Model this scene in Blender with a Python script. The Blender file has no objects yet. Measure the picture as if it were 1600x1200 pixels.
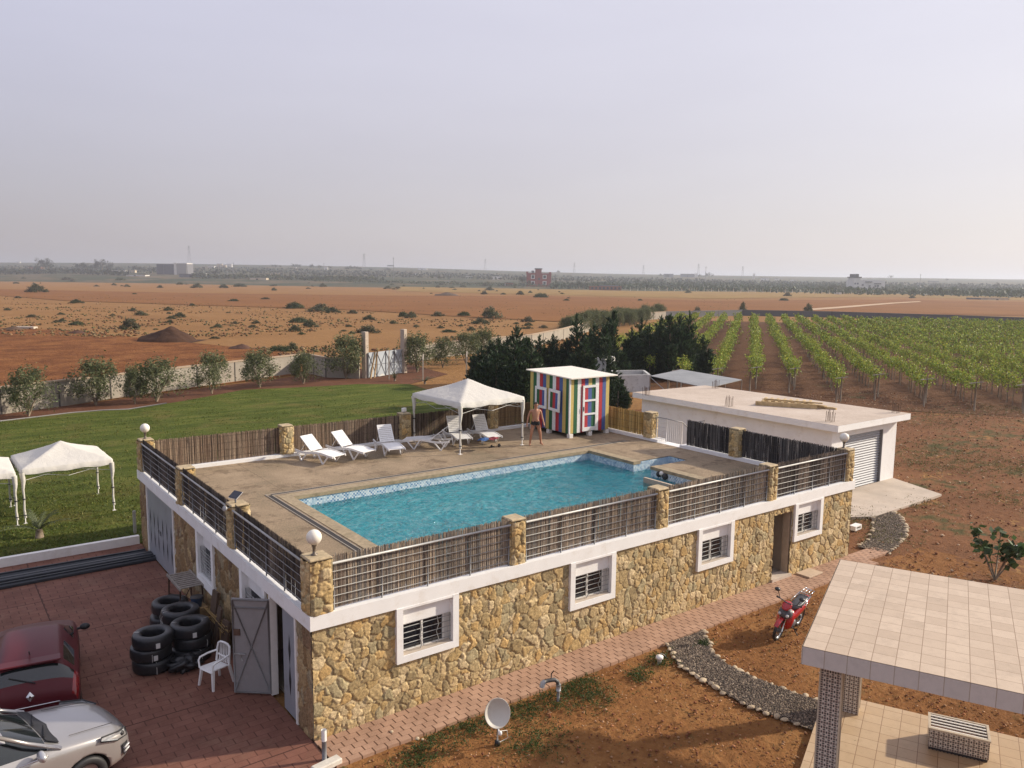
import bpy, bmesh, math, random
import numpy as np
from mathutils import Vector, Matrix
R_ = math.radians
scene = bpy.context.scene
COL = scene.collection
# ---------------------------------------------------------------- camera
F_PX = 1259.9
CAM = np.array([-5.8027, -14.1245, 9.121])
YAW, PITCH, ROLL = 0.6412, -0.1291, 0.0115
fw = np.array([math.sin(YAW)*math.cos(PITCH), math.cos(YAW)*math.cos(PITCH), math.sin(PITCH)])
rt0 = np.array([math.cos(YAW), -math.sin(YAW), 0.0]); up0 = np.cross(rt0, fw)
rt = math.cos(ROLL)*rt0 + math.sin(ROLL)*up0
up = -math.sin(ROLL)*rt0 + math.cos(ROLL)*up0
cd = bpy.data.cameras.new('camera'); cam = bpy.data.objects.new('camera', cd); COL.objects.link(cam)
cd.sensor_width = 36.0; cd.lens = F_PX/1600*36.0; cd.clip_start = 0.1; cd.clip_end = 20000
cam.matrix_world = Matrix(((rt[0], up[0], -fw[0], CAM[0]), (rt[1], up[1], -fw[1], CAM[1]), (rt[2], up[2], -fw[2], CAM[2]), (0, 0, 0, 1)))
scene.camera = cam
def G(px, py, z=0.0):
    """the point of the horizontal plane z that the survey photo shows at (px, py)"""
    d = fw + rt*(px-800)/F_PX - up*(py-600)/F_PX
    t = (z-CAM[2])/d[2]
    return CAM + t*d
# ---------------------------------------------------------------- sky, sun, exposure
SUN_EL = 25.0; SD = np.array([0.935, -0.355]); SD = SD/np.linalg.norm(SD)
W = bpy.data.worlds.new('World'); scene.world = W; W.use_nodes = True
nt = W.node_tree; bg = nt.nodes['Background']
sky = nt.nodes.new('ShaderNodeTexSky'); sky.sky_type = 'NISHITA'; sky.sun_disc = False
sky.sun_elevation = R_(SUN_EL); sky.sun_rotation = math.atan2(SD[0], SD[1])
sky.altitude = 0; sky.air_density = 1.0; sky.dust_density = 1.6; sky.ozone_density = 2.0
# a dusty sky: the blue is washed out, more so towards the horizon, and paler on the sun's side
wn_ = nt.nodes; geo = wn_.new('ShaderNodeTexCoord'); sx = wn_.new('ShaderNodeSeparateXYZ'); nt.links.new(geo.outputs['Generated'], sx.inputs[0])
def wmath(op, a, b=0.0):
    q = wn_.new('ShaderNodeMath'); q.operation = op
    for i, v in enumerate((a, b)):
        if isinstance(v, (int, float)): q.inputs[i].default_value = v
        else: nt.links.new(v, q.inputs[i])
    return q.outputs[0]
elev = wmath('MAXIMUM', sx.outputs[2], 0.0)
toward = wmath('ADD', wmath('MULTIPLY', sx.outputs[0], float(SD[0])), wmath('MULTIPLY', sx.outputs[1], float(SD[1])))
tw = wmath('ADD', wmath('MULTIPLY', toward, 0.5), 0.5)
def wramp(f, c0, c1, p0, p1):
    q = wn_.new('ShaderNodeValToRGB'); nt.links.new(f, q.inputs[0]); e = q.color_ramp.elements
    e[0].position = p0; e[0].color = (*c0, 1); e[1].position = p1; e[1].color = (*c1, 1); return q.outputs[0]
def wmix(f, a, b):
    q = wn_.new('ShaderNodeMix'); q.data_type = 'RGBA'
    for k, v in ((0, f), (6, a), (7, b)):
        if isinstance(v, float): q.inputs[k].default_value = v
        else: nt.links.new(v, q.inputs[k])
    return q.outputs[2]
low = wramp(tw, (2.7, 2.38, 2.6), (6.3, 5.75, 5.7), 0.2, 0.95)
high = wramp(tw, (4.65, 4.6, 5.75), (6.7, 6.4, 6.9), 0.2, 0.95)
mr = wn_.new('ShaderNodeMapRange'); mr.interpolation_type = 'SMOOTHSTEP'; nt.links.new(elev, mr.inputs[0]); mr.inputs[1].default_value = -0.03; mr.inputs[2].default_value = 0.34
cl = wn_.new('ShaderNodeTexNoise'); cl.inputs['Scale'].default_value = 2.2; cl.inputs['Detail'].default_value = 5; mpw = wn_.new('ShaderNodeMapping'); mpw.inputs['Scale'].default_value = (1, 1, 5); nt.links.new(geo.outputs['Generated'], mpw.inputs[0]); nt.links.new(mpw.outputs[0], cl.inputs['Vector'])
veil = wmix(mr.outputs[0], low, high)
cm = wn_.new('ShaderNodeMix'); cm.data_type = 'RGBA'; cm.blend_type = 'MULTIPLY'; cm.inputs[0].default_value = 1.0; nt.links.new(veil, cm.inputs[6]); nt.links.new(wramp(cl.outputs['Fac'], (0.97, 0.965, 0.97), (1.04, 1.04, 1.035), 0.3, 0.7), cm.inputs[7])
fin = wmix(0.82, sky.outputs[0], cm.outputs[2])
nt.links.new(fin, bg.inputs[0]); bg.inputs[1].default_value = 0.11
sl = bpy.data.lights.new('sun', 'SUN'); sl.energy = 4.6; sl.angle = R_(1.4); sl.color = (1.0, 0.885, 0.72)
so = bpy.data.objects.new('sun', sl); COL.objects.link(so); so.location = (0, 0, 200)
so.rotation_euler = Vector((SD[0]*math.cos(R_(SUN_EL)), SD[1]*math.cos(R_(SUN_EL)), math.sin(R_(SUN_EL)))).to_track_quat('Z', 'Y').to_euler()
scene.view_settings.view_transform = 'Standard'; scene.view_settings.look = 'None'
scene.view_settings.exposure = 0.30; scene.view_settings.gamma = 1.0
scene.render.engine = 'CYCLES'
HAZE = 0.00024
SUX, SUY, SUR = -5.39, 1.28, R_(13); RCX, RCY, RCR = -4.14, 5.38, R_(82)
scene.cycles.max_bounces = 8; scene.cycles.transparent_max_bounces = 16; scene.cycles.volume_bounces = 1
scene.cycles.caustics_refractive = False; scene.cycles.caustics_reflective = False
rng = np.random.default_rng(7); random.seed(7)
# ---------------------------------------------------------------- small numpy noise
def hash2(ix, iy, seed=0):
    h = (ix.astype(np.int64)*374761393 + iy.astype(np.int64)*668265263 + seed*1442695041) & 0xffffffff
    h = ((h ^ (h >> 13))*1274126177) & 0xffffffff
    h = ((h ^ (h >> 16))*2246822519) & 0xffffffff
    return ((h ^ (h >> 15)) & 0xffffff)/float(0xffffff)
def vnoise(x, y, seed=0):
    ix = np.floor(x); iy = np.floor(y); fx = x-ix; fy = y-iy
    fx = fx*fx*(3-2*fx); fy = fy*fy*(3-2*fy)
    a = hash2(ix, iy, seed); b = hash2(ix+1, iy, seed); c = hash2(ix, iy+1, seed); d = hash2(ix+1, iy+1, seed)
    return (a*(1-fx)+b*fx)*(1-fy) + (c*(1-fx)+d*fx)*fy
def fbm(x, y, oct=4, seed=0):
    s = 0; a = 0.5
    for o in range(oct):
        s = s + a*vnoise(x*2**o+17*o, y*2**o-9*o, seed+o); a *= 0.5
    return s
def voronoi(u, v, cell, seed, squash=1.0):
    """F1, F2 distance and the id hash of the nearest stone"""
    X = u/cell; Y = v/(cell*squash)
    ix = np.floor(X); iy = np.floor(Y)
    f1 = np.full(X.shape, 9.0); f2 = f1.copy(); idh = np.zeros(X.shape); cx = np.zeros(X.shape); cy = np.zeros(X.shape)
    for dx in (-1, 0, 1):
        for dy in (-1, 0, 1):
            jx = ix+dx; jy = iy+dy
            px = jx + 0.5 + 0.9*(hash2(jx, jy, seed)-0.5); py = jy + 0.5 + 0.9*(hash2(jx, jy, seed+5)-0.5)
            wgt = 0.25*hash2(jx, jy, seed+9)
            d = np.sqrt((X-px)**2+(Y-py)**2) - wgt
            n = d < f1
            f2 = np.where(n, f1, np.minimum(f2, d)); idh = np.where(n, hash2(jx, jy, seed+13), idh)
            cx = np.where(n, X-px, cx); cy = np.where(n, Y-py, cy); f1 = np.where(n, d, f1)
    return f1, f2, idh, cx, cy
# ---------------------------------------------------------------- materials
def shader(name):
    m = bpy.data.materials.new(name); m.use_nodes = True
    return m, m.node_tree, m.node_tree.nodes['Principled BSDF']
class N:
    """tiny node writer"""
    def __init__(s, t): s.t = t
    def new(s, typ, **k):
        n = s.t.nodes.new(typ)
        for a, b in k.items(): setattr(n, a, b)
        return n
    def val(s, sock, v):
        if isinstance(v, (int, float)): sock.default_value = v
        elif isinstance(v, (tuple, list)): sock.default_value = tuple(v) if len(v) == len(sock.default_value) else (*v, 1.0)
        else: s.t.links.new(v, sock)
    def math(s, op, a, b=0.0, c=None):
        n = s.new('ShaderNodeMath', operation=op); s.val(n.inputs[0], a); s.val(n.inputs[1], b)
        if c is not None: s.val(n.inputs[2], c)
        return n.outputs[0]
    def coord(s, kind='Object'): return s.new('ShaderNodeTexCoord').outputs[kind]
    def sep(s, v):
        n = s.new('ShaderNodeSeparateXYZ'); s.val(n.inputs[0], v); return n.outputs
    def noise(s, scale, detail=4, rough=0.55, vec=None, dist=0.0):
        n = s.new('ShaderNodeTexNoise'); n.inputs['Scale'].default_value = scale; n.inputs['Detail'].default_value = detail
        n.inputs['Roughness'].default_value = rough; n.inputs['Distortion'].default_value = dist
        s.val(n.inputs['Vector'], vec if vec is not None else s.coord()); return n.outputs['Fac']
    def vor(s, scale, vec=None, out='Distance', feature='F1'):
        n = s.new('ShaderNodeTexVoronoi', feature=feature); n.inputs['Scale'].default_value = scale
        s.val(n.inputs['Vector'], vec if vec is not None else s.coord()); return n.outputs[out]
    def ramp(s, f, stops):
        n = s.new('ShaderNodeValToRGB'); e = n.color_ramp.elements
        while len(e) < len(stops): e.new(0.5)
        for i, (p, c) in enumerate(stops): e[i].position = p; e[i].color = (*c, 1.0) if len(c) == 3 else c
        s.val(n.inputs[0], f); return n.outputs[0]
    def mix(s, f, a, b, kind='MIX'):
        n = s.new('ShaderNodeMix', data_type='RGBA', blend_type=kind)
        s.val(n.inputs[0], f); s.val(n.inputs[6], a); s.val(n.inputs[7], b); return n.outputs[2]
    def sstep(s, v, lo, hi):
        n = s.new('ShaderNodeMapRange', interpolation_type='SMOOTHSTEP')
        s.val(n.inputs[0], v); s.val(n.inputs[1], lo); s.val(n.inputs[2], hi); return n.outputs[0]
    def bump(s, h, strength=0.5, dist=0.02, normal=None):
        n = s.new('ShaderNodeBump'); s.val(n.inputs['Height'], h); n.inputs['Strength'].default_value = strength; n.inputs['Distance'].default_value = dist
        if normal is not None: s.t.links.new(normal, n.inputs['Normal'])
        return n.outputs[0]
MATS = {}
def plain(name, c, rough=0.7, metal=0.0, var=0.12, nscale=6.0, bump=0.0, bscale=60.0, coat=0.0, spec=0.5, dirt=None):
    """painted, plastic or metal surface with uneven colour"""
    if name in MATS: return MATS[name]
    m, t, p = shader(name); n = N(t)
    f = n.noise(nscale, 5, 0.6)
    lo = tuple(x*(1-var) for x in c); hi = tuple(min(1, x*(1+var)) for x in c)
    col = n.ramp(f, [(0.3, lo), (0.7, hi)])
    if dirt is not None:
        g = n.noise(2.3, 6, 0.7); col = n.mix(n.sstep(g, 0.5, 0.8), col, dirt)
    t.links.new(col, p.inputs['Base Color'])
    p.inputs['Roughness'].default_value = rough; p.inputs['Metallic'].default_value = metal
    p.inputs['Specular IOR Level'].default_value = spec
    if coat: p.inputs['Coat Weight'].default_value = coat; p.inputs['Coat Roughness'].default_value = 0.06
    if bump: t.links.new(n.bump(n.noise(bscale, 4), bump, 0.01), p.inputs['Normal'])
    MATS[name] = m; return m
def attr_mat(name, c=(1, 1, 1), rough=0.85, bump=0.3, bscale=45.0, var=0.15, transl=0.0, bdist=0.01, spec=0.3):
    """colour comes from the 'col' attribute of the mesh (one tone per stone, reed or leaf)"""
    if name in MATS: return MATS[name]
    m, t, p = shader(name); n = N(t)
    a = n.new('ShaderNodeAttribute'); a.attribute_name = 'col'
    f = n.noise(bscale*0.5, 5, 0.6)
    k = n.ramp(f, [(0.3, tuple(x*(1-var) for x in c)), (0.7, tuple(x*(1+var) for x in c))])
    col = n.mix(1.0, a.outputs['Color'], k, 'MULTIPLY')
    t.links.new(col, p.inputs['Base Color']); p.inputs['Roughness'].default_value = rough
    p.inputs['Specular IOR Level'].default_value = spec
    if bump: t.links.new(n.bump(n.noise(bscale, 5, 0.65), bump, bdist), p.inputs['Normal'])
    if transl:
        tr = n.new('ShaderNodeBsdfTranslucent'); t.links.new(col, tr.inputs[0])
        mx = n.new('ShaderNodeMixShader'); mx.inputs[0].default_value = transl
        out = t.nodes['Material Output']
        t.links.new(p.outputs[0], mx.inputs[1]); t.links.new(tr.outputs[0], mx.inputs[2]); t.links.new(mx.outputs[0], out.inputs[0])
    MATS[name] = m; return m
def earth(name, stops, scale=0.6, fine=9.0, bump=0.8, weeds=None, wscale=0.25, wth=(0.56, 0.66), streak=None, bdist=0.06):
    m, t, p = shader(name); n = N(t); v = n.coord()
    f = n.noise(scale, 8, 0.62, v)
    g = n.noise(fine, 6, 0.7, v)
    col = n.ramp(n.math('ADD', n.math('MULTIPLY', f, 0.6), n.math('MULTIPLY', g, 0.4)), stops)
    if streak:
        mp = n.new('ShaderNodeMapping'); n.val(mp.inputs['Vector'], v); mp.inputs['Rotation'].default_value = (0, 0, streak[0]); mp.inputs['Scale'].default_value = (streak[1], streak[2], 1)
        s_ = n.noise(1.0, 4, 0.6, mp.outputs[0]); col = n.mix(n.sstep(s_, 0.42, 0.62), col, streak[3])
    if weeds:
        w = n.math('ADD', n.math('MULTIPLY', n.noise(wscale, 7, 0.7, v), 0.75), n.math('MULTIPLY', n.noise(fine*0.5, 3, 0.6, v), 0.25))
        col = n.mix(n.sstep(w, wth[0], wth[1]), col, weeds)
    t.links.new(col, p.inputs['Base Color']); p.inputs['Roughness'].default_value = 0.95; p.inputs['Specular IOR Level'].default_value = 0.15
    h = n.math('ADD', g, n.math('MULTIPLY', n.noise(fine*3.5, 4, 0.6, v), 0.5))
    t.links.new(n.bump(h, bump, bdist), p.inputs['Normal'])
    MATS[name] = m; return m
def paving(name, w, h, joint, c1, c2, cj, rot=0.0, panel=None, bond=0.5, jl=None, bump=0.5, vary=1.0, grime=None):
    """bricks or tiles laid in courses; one tone per brick; w x h metres"""
    m, t, p = shader(name); n = N(t)
    mp = n.new('ShaderNodeMapping'); n.val(mp.inputs['Vector'], n.coord()); mp.inputs['Rotation'].default_value = (0, 0, rot)
    s = n.sep(mp.outputs[0])
    yy = n.math('DIVIDE', s[1], h); row = n.math('FLOOR', yy)
    xx = n.math('ADD', n.math('DIVIDE', s[0], w), n.math('MULTIPLY', row, bond)); colm = n.math('FLOOR', xx)
    fx = n.math('FRACT', xx); fy = n.math('FRACT', yy)
    ex = n.math('MINIMUM', fx, n.math('SUBTRACT', 1.0, fx)); ey = n.math('MINIMUM', fy, n.math('SUBTRACT', 1.0, fy))
    jx = n.math('LESS_THAN', ex, joint/w); jy = n.math('LESS_THAN', ey, (joint if jl is None else jl)/h)
    j = n.math('MAXIMUM', jx, n.math('MULTIPLY', jy, 1.0 if jl is None else 0.55))
    wn = n.new('ShaderNodeTexWhiteNoise', noise_dimensions='2D')
    cv = n.new('ShaderNodeCombineXYZ'); n.val(cv.inputs[0], colm); n.val(cv.inputs[1], row); n.val(wn.inputs['Vector'], cv.outputs[0])
    base = n.mix(n.math('MULTIPLY', wn.outputs['Value'], vary), c1, c2)
    g = n.noise(1.3, 7, 0.65, mp.outputs[0]); base = n.mix(n.sstep(g, 0.35, 0.75), base, tuple(x*0.72 for x in c1))
    g2 = n.noise(38.0, 4, 0.7, mp.outputs[0]); base = n.mix(n.math('MULTIPLY', n.sstep(g2, 0.45, 0.75), 0.35), base, tuple(min(1, x*1.35) for x in c2))
    if grime: base = n.mix(n.math('MULTIPLY', n.sstep(n.noise(0.7, 6, 0.7, mp.outputs[0]), 0.5, 0.7), 0.7), base, grime)
    col = n.mix(j, base, cj)
    if panel:
        px = n.math('FRACT', n.math('DIVIDE', s[0], panel)); py = n.math('FRACT', n.math('DIVIDE', s[1], panel*0.8))
        pj = n.math('MAXIMUM', n.math('LESS_THAN', px, 0.008), n.math('LESS_THAN', py, 0.01)); col = n.mix(pj, col, tuple(x*0.6 for x in cj)); j = n.math('MAXIMUM', j, pj)
    t.links.new(col, p.inputs['Base Color']); p.inputs['Roughness'].default_value = 0.8; p.inputs['Specular IOR Level'].default_value = 0.25
    hh = n.math('ADD', n.math('MULTIPLY', j, -1.0), n.math('MULTIPLY', g2, 0.25))
    t.links.new(n.bump(hh, bump, 0.012), p.inputs['Normal'])
    MATS[name] = m; return m
# ---------------------------------------------------------------- mesh writers
def tag(o, label=None, cat=None, group=None, kind=None):
    if label: o['label'] = label
    if cat: o['category'] = cat
    if group: o['group'] = group
    if kind: o['kind'] = kind
    return o
def empty(name, loc=(0, 0, 0), rz=0.0, label=None, cat=None, group=None):
    o = bpy.data.objects.new(name, None); COL.objects.link(o); o.location = tuple(loc); o.rotation_euler = (0, 0, rz); o.empty_display_size = 0.2
    return tag(o, label, cat, group)
def mesh_np(name, V, F, mats, parent=None, loc=(0, 0, 0), rz=0.0, col=None, smooth=False, midx=None):
    """V (n,3); F (m,3|4) or list"""
    me = bpy.data.meshes.new(name)
    V = np.asarray(V, dtype=np.float32)
    if isinstance(F, np.ndarray):
        k = F.shape[1]; me.vertices.add(len(V)); me.vertices.foreach_set('co', V.ravel())
        me.loops.add(F.size); me.loops.foreach_set('vertex_index', F.astype(np.int32).ravel())
        me.polygons.add(len(F)); me.polygons.foreach_set('loop_start', np.arange(0, F.size, k, dtype=np.int32))
        me.polygons.foreach_set('loop_total', np.full(len(F), k, dtype=np.int32))
    else:
        me.from_pydata(V.tolist(), [], F)
    if not isinstance(mats, (list, tuple)): mats = [mats]
    for m in mats: me.materials.append(m)
    if midx is not None: me.polygons.foreach_set('material_index', np.asarray(midx, dtype=np.int32))
    if smooth is True: me.polygons.foreach_set('use_smooth', np.ones(len(me.polygons), dtype=bool))
    elif smooth is not False: me.polygons.foreach_set('use_smooth', np.asarray(smooth, dtype=bool))
    me.update(calc_edges=True)
    if col is not None:
        a = me.color_attributes.new('col', 'FLOAT_COLOR', 'POINT')
        c = np.ones((len(V), 4), dtype=np.float32); c[:, :3] = col; a.data.foreach_set('color', c.ravel())
    o = bpy.data.objects.new(name, me); COL.objects.link(o); o.location = tuple(loc); o.rotation_euler = (0, 0, rz)
    if parent is not None: o.parent = parent
    return o
class MB:
    def __init__(s): s.v = []; s.f = []; s.m = []; s.sm = []; s.c = []; s.cur = 0; s.col = (1, 1, 1)
    def add(s, vs, fs, smooth=False):
        b = len(s.v); s.v += [tuple(map(float, p)) for p in vs]; s.c += [s.col]*len(vs)
        for f in fs: s.f.append([i+b for i in f]); s.m.append(s.cur); s.sm.append(smooth)
        return s
    def box(s, lo, hi, M=None):
        x0, y0, z0 = lo; x1, y1, z1 = hi
        vs = [(x0, y0, z0), (x1, y0, z0), (x1, y1, z0), (x0, y1, z0), (x0, y0, z1), (x1, y0, z1), (x1, y1, z1), (x0, y1, z1)]
        if M is not None: vs = [tuple(M @ Vector(p)) for p in vs]
        return s.add(vs, [(0, 3, 2, 1), (4, 5, 6, 7), (0, 1, 5, 4), (1, 2, 6, 5), (2, 3, 7, 6), (3, 0, 4, 7)])
    def bbox(s, lo, hi, b=0.01, M=None):
        """box with chamfered edges"""
        x0, y0, z0 = lo; x1, y1, z1 = hi; vs = []; idx = {}
        for i, x in enumerate((x0, x1)):
            for j, y in enumerate((y0, y1)):
                for k, z in enumerate((z0, z1)):
                    sx, sy, sz = (1-2*i), (1-2*j), (1-2*k)
                    for a, p in enumerate(((x, y+sy*b, z+sz*b), (x+sx*b, y, z+sz*b), (x+sx*b, y+sy*b, z))): idx[i, j, k, a] = len(vs); vs.append(p)
        fs = []
        for i in (0, 1): fs.append([idx[i, j, k, 0] for j, k in ((0, 0), (1, 0), (1, 1), (0, 1))])
        for j in (0, 1): fs.append([idx[i, j, k, 1] for i, k in ((0, 0), (1, 0), (1, 1), (0, 1))])
        for k in (0, 1): fs.append([idx[i, j, k, 2] for i, j in ((0, 0), (1, 0), (1, 1), (0, 1))])
        for j in (0, 1):
            for k in (0, 1): fs.append([idx[0, j, k, 1], idx[1, j, k, 1], idx[1, j, k, 2], idx[0, j, k, 2]])
        for i in (0, 1):
            for k in (0, 1): fs.append([idx[i, 0, k, 0], idx[i, 1, k, 0], idx[i, 1, k, 2], idx[i, 0, k, 2]])
        for i in (0, 1):
            for j in (0, 1): fs.append([idx[i, j, 0, 0], idx[i, j, 1, 0], idx[i, j, 1, 1], idx[i, j, 0, 1]])
        for i in (0, 1):
            for j in (0, 1):
                for k in (0, 1): fs.append([idx[i, j, k, 0], idx[i, j, k, 1], idx[i, j, k, 2]])
        if M is not None: vs = [tuple(M @ Vector(p)) for p in vs]
        return s.add(vs, fs)
    def tube(s, pts, r, n=8, cap=True, smooth=True):
        P = [Vector(p) for p in pts]; k = len(P); rs = r if isinstance(r, (list, tuple)) else [r]*k
        vs = []; fs = []; ref = None
        for i in range(k):
            d = (P[min(i+1, k-1)]-P[max(i-1, 0)]).normalized()
            if ref is None: ref = Vector((0, 0, 1)) if abs(d.z) < 0.9 else Vector((1, 0, 0))
            a = d.cross(ref).normalized(); b = d.cross(a).normalized(); ref = -b if False else (a.cross(d)).normalized()
            for j in range(n):
                t = 2*math.pi*j/n; vs.append(P[i] + (a*math.cos(t)+b*math.sin(t))*rs[i])
        for i in range(k-1):
            for j in range(n): fs.append((i*n+j, i*n+(j+1) % n, (i+1)*n+(j+1) % n, (i+1)*n+j))
        b0 = len(s.v); s.add(vs, fs, smooth)
        if cap:
            for f in (tuple(range(n)), tuple(range(k*n-1, (k-1)*n-1, -1))): s.f.append([i+b0 for i in f]); s.m.append(s.cur); s.sm.append(False)
        return s
    def lathe(s, prof, c=(0, 0, 0), n=24, M=None, closed=False, smooth=True):
        vs = []; fs = []; k = len(prof)
        for j in range(n):
            t = 2*math.pi*j/n
            for r, z in prof: vs.append(Vector((c[0]+r*math.cos(t), c[1]+r*math.sin(t), c[2]+z)))
        if M is not None: vs = [M @ v for v in vs]
        for j in range(n):
            for i in range(k if closed else k-1):
                i2 = (i+1) % k; fs.append((j*k+i, ((j+1) % n)*k+i, ((j+1) % n)*k+i2, j*k+i2))
        return s.add(vs, fs, smooth)
    def ball(s, c, r, n=16, sq=1.0):
        prof = [(max(1e-4, r*math.cos(a)), r*sq*math.sin(a)) for a in np.linspace(-math.pi/2, math.pi/2, n//2+1)]
        return s.lathe(prof, c, n)
    def quad(s, *p): return s.add(p, [tuple(range(len(p)))])
    def prism(s, poly, z0, z1):
        """upright prism on a flat outline (x, y)"""
        n = len(poly); vs = [(x, y, z0) for x, y in poly]+[(x, y, z1) for x, y in poly]
        fs = [tuple(range(n-1, -1, -1)), tuple(range(n, 2*n))]+[(i, (i+1) % n, n+(i+1) % n, n+i) for i in range(n)]
        return s.add(vs, fs)
    def build(s, name, mats, parent=None, loc=(0, 0, 0), rz=0.0, label=None, cat=None, group=None, kind=None):
        o = mesh_np(name, np.array(s.v), s.f, mats, parent, loc, rz, np.array(s.c), s.sm, s.m)
        return tag(o, label, cat, group, kind)
def split(mb, name, mats, parent):
    """one object for each connected piece of the mesh"""
    par = list(range(len(mb.v)))
    def find(i):
        while par[i] != i: par[i] = par[par[i]]; i = par[i]
        return i
    for f in mb.f:
        for i in f[1:]: par[find(i)] = find(f[0])
    groups = {}
    for k, f in enumerate(mb.f): groups.setdefault(find(f[0]), []).append(k)
    for fs in groups.values():
        b = MB(); mp = {}
        for k in fs:
            for i in mb.f[k]:
                if i not in mp: mp[i] = len(b.v); b.v.append(mb.v[i]); b.c.append(mb.c[i])
            b.f.append([mp[i] for i in mb.f[k]]); b.m.append(mb.m[k]); b.sm.append(mb.sm[k])
        b.build(name, mats, parent)
def dup(o, loc, rz=None, scale=None, label=None, group=None, parent=None):
    c = o.copy(); COL.objects.link(c)
    if parent is not None: c.parent = parent
    if loc is not None: c.location = tuple(loc)
    if rz is not None: c.rotation_euler = (0, 0, rz)
    if scale is not None: c.scale = scale if isinstance(scale, tuple) else (scale,)*3
    if label: c['label'] = label
    if group: c['group'] = group
    for ch in o.children: dup(ch, None, parent=c)
    return c
def sheet(name, pts, z, mat, kind='structure'):
    V = [(x, y, z) for x, y in pts]
    o = mesh_np(name, np.array(V), [list(range(len(V)))], mat); o['kind'] = kind; return o
def leaves(P, size, aspect, up=0.3, seed=0, dirs=None, spread=1.0, col=(0.08, 0.12, 0.04), cvar=0.35, hue=0.15):
    """a leaf-shaped quad at each point"""
    r = np.random.default_rng(seed); n = len(P)
    d = r.normal(size=(n, 3))*spread
    if dirs is not None: d = d*0.55 + dirs
    d[:, 2] += up; d /= np.linalg.norm(d, axis=1)[:, None]+1e-9
    q = r.normal(size=(n, 3)); s = np.cross(d, q); s /= np.linalg.norm(s, axis=1)[:, None]+1e-9
    L = size*(0.6+0.8*r.random(n))[:, None]; Wd = L*aspect
    V = np.stack([P - d*L*0.5, P + s*Wd*0.5, P + d*L*0.5, P - s*Wd*0.5], 1).reshape(-1, 3)
    F = np.arange(4*n).reshape(n, 4)
    k = 1-cvar+2*cvar*r.random(n); h = 1+hue*(r.random(n)*2-1)
    c = np.array(col)[None, :]*k[:, None]; c[:, 0] *= h
    return V, F, np.repeat(c, 4, 0)
# ================================================================ palette
WHITE = plain('white_paint', (0.78, 0.76, 0.72), 0.75, var=0.05, bump=0.06, bscale=90, dirt=(0.62, 0.58, 0.52))
BAND = plain('white_render', (0.83, 0.825, 0.81), 0.85, var=0.04, nscale=1.2, bump=0.08, bscale=120, dirt=(0.70, 0.66, 0.60))
GREYW = plain('grey_render', (0.56, 0.54, 0.50), 0.85, var=0.06, nscale=1.5, bump=0.1, dirt=(0.42, 0.38, 0.33))
STONE = attr_mat('fieldstone', (1, 1, 1), 0.9, 0.6, 45.0, 0.38, bdist=0.014)
REED = attr_mat('reed', (1, 1, 1), 0.85, 0.0, 30.0, 0.2)
LEAF = attr_mat('leaf', (1, 1, 1), 0.6, 0.0, 3.0, 0.12, transl=0.3)
GALV = plain('galvanised_metal', (0.42, 0.42, 0.41), 0.5, 0.3, 0.12)
RAIL = plain('rail_metal', (0.30, 0.30, 0.295), 0.55, 0.2, 0.15)
DKMET = plain('dark_metal', (0.10, 0.10, 0.105), 0.5, 0.5, 0.15)
GREYDOOR = plain('grey_door_paint', (0.30, 0.315, 0.345), 0.42, 0.0, 0.06, nscale=2.0, dirt=(0.22, 0.22, 0.23))
BLACK = plain('black_rubber', (0.018, 0.018, 0.02), 0.55, var=0.3)
GLASS = plain('dark_window', (0.012, 0.016, 0.024), 0.06, var=0.2, spec=0.8)
PLASTIC = plain('white_plastic', (0.80, 0.79, 0.77), 0.38, var=0.04, bump=0.02)
CONC = plain('concrete', (0.50, 0.42, 0.34), 0.92, var=0.14, nscale=0.9, bump=0.25, bscale=30, dirt=(0.40, 0.31, 0.23))
WOOD = plain('weathered_wood', (0.36, 0.24, 0.12), 0.8, var=0.3, nscale=9, bump=0.2)
RUST = plain('rusty_steel', (0.10, 0.055, 0.035), 0.8, var=0.4, nscale=20)
FABRIC = plain('white_canvas', (0.60, 0.575, 0.52), 0.8, var=0.04, nscale=3)
_n = N(FABRIC.node_tree); FABRIC.node_tree.links.new(_n.bump(_n.noise(2.6, 4, .55, None, 1.5), .25, .10), FABRIC.node_tree.nodes['Principled BSDF'].inputs['Normal'])
STONEPAL = np.array([(0.48, 0.345, 0.165), (0.52, 0.39, 0.205), (0.44, 0.31, 0.14), (0.55, 0.43, 0.25), (0.38, 0.28, 0.14), (0.46, 0.35, 0.185), (0.31, 0.235, 0.125), (0.48, 0.32, 0.135), (0.37, 0.305, 0.175), (0.50, 0.385, 0.22)])
STONEDARK = np.array([(0.26, 0.17, 0.09), (0.32, 0.22, 0.11), (0.20, 0.13, 0.075), (0.30, 0.24, 0.15), (0.24, 0.15, 0.07), (0.35, 0.25, 0.13)])
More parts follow.
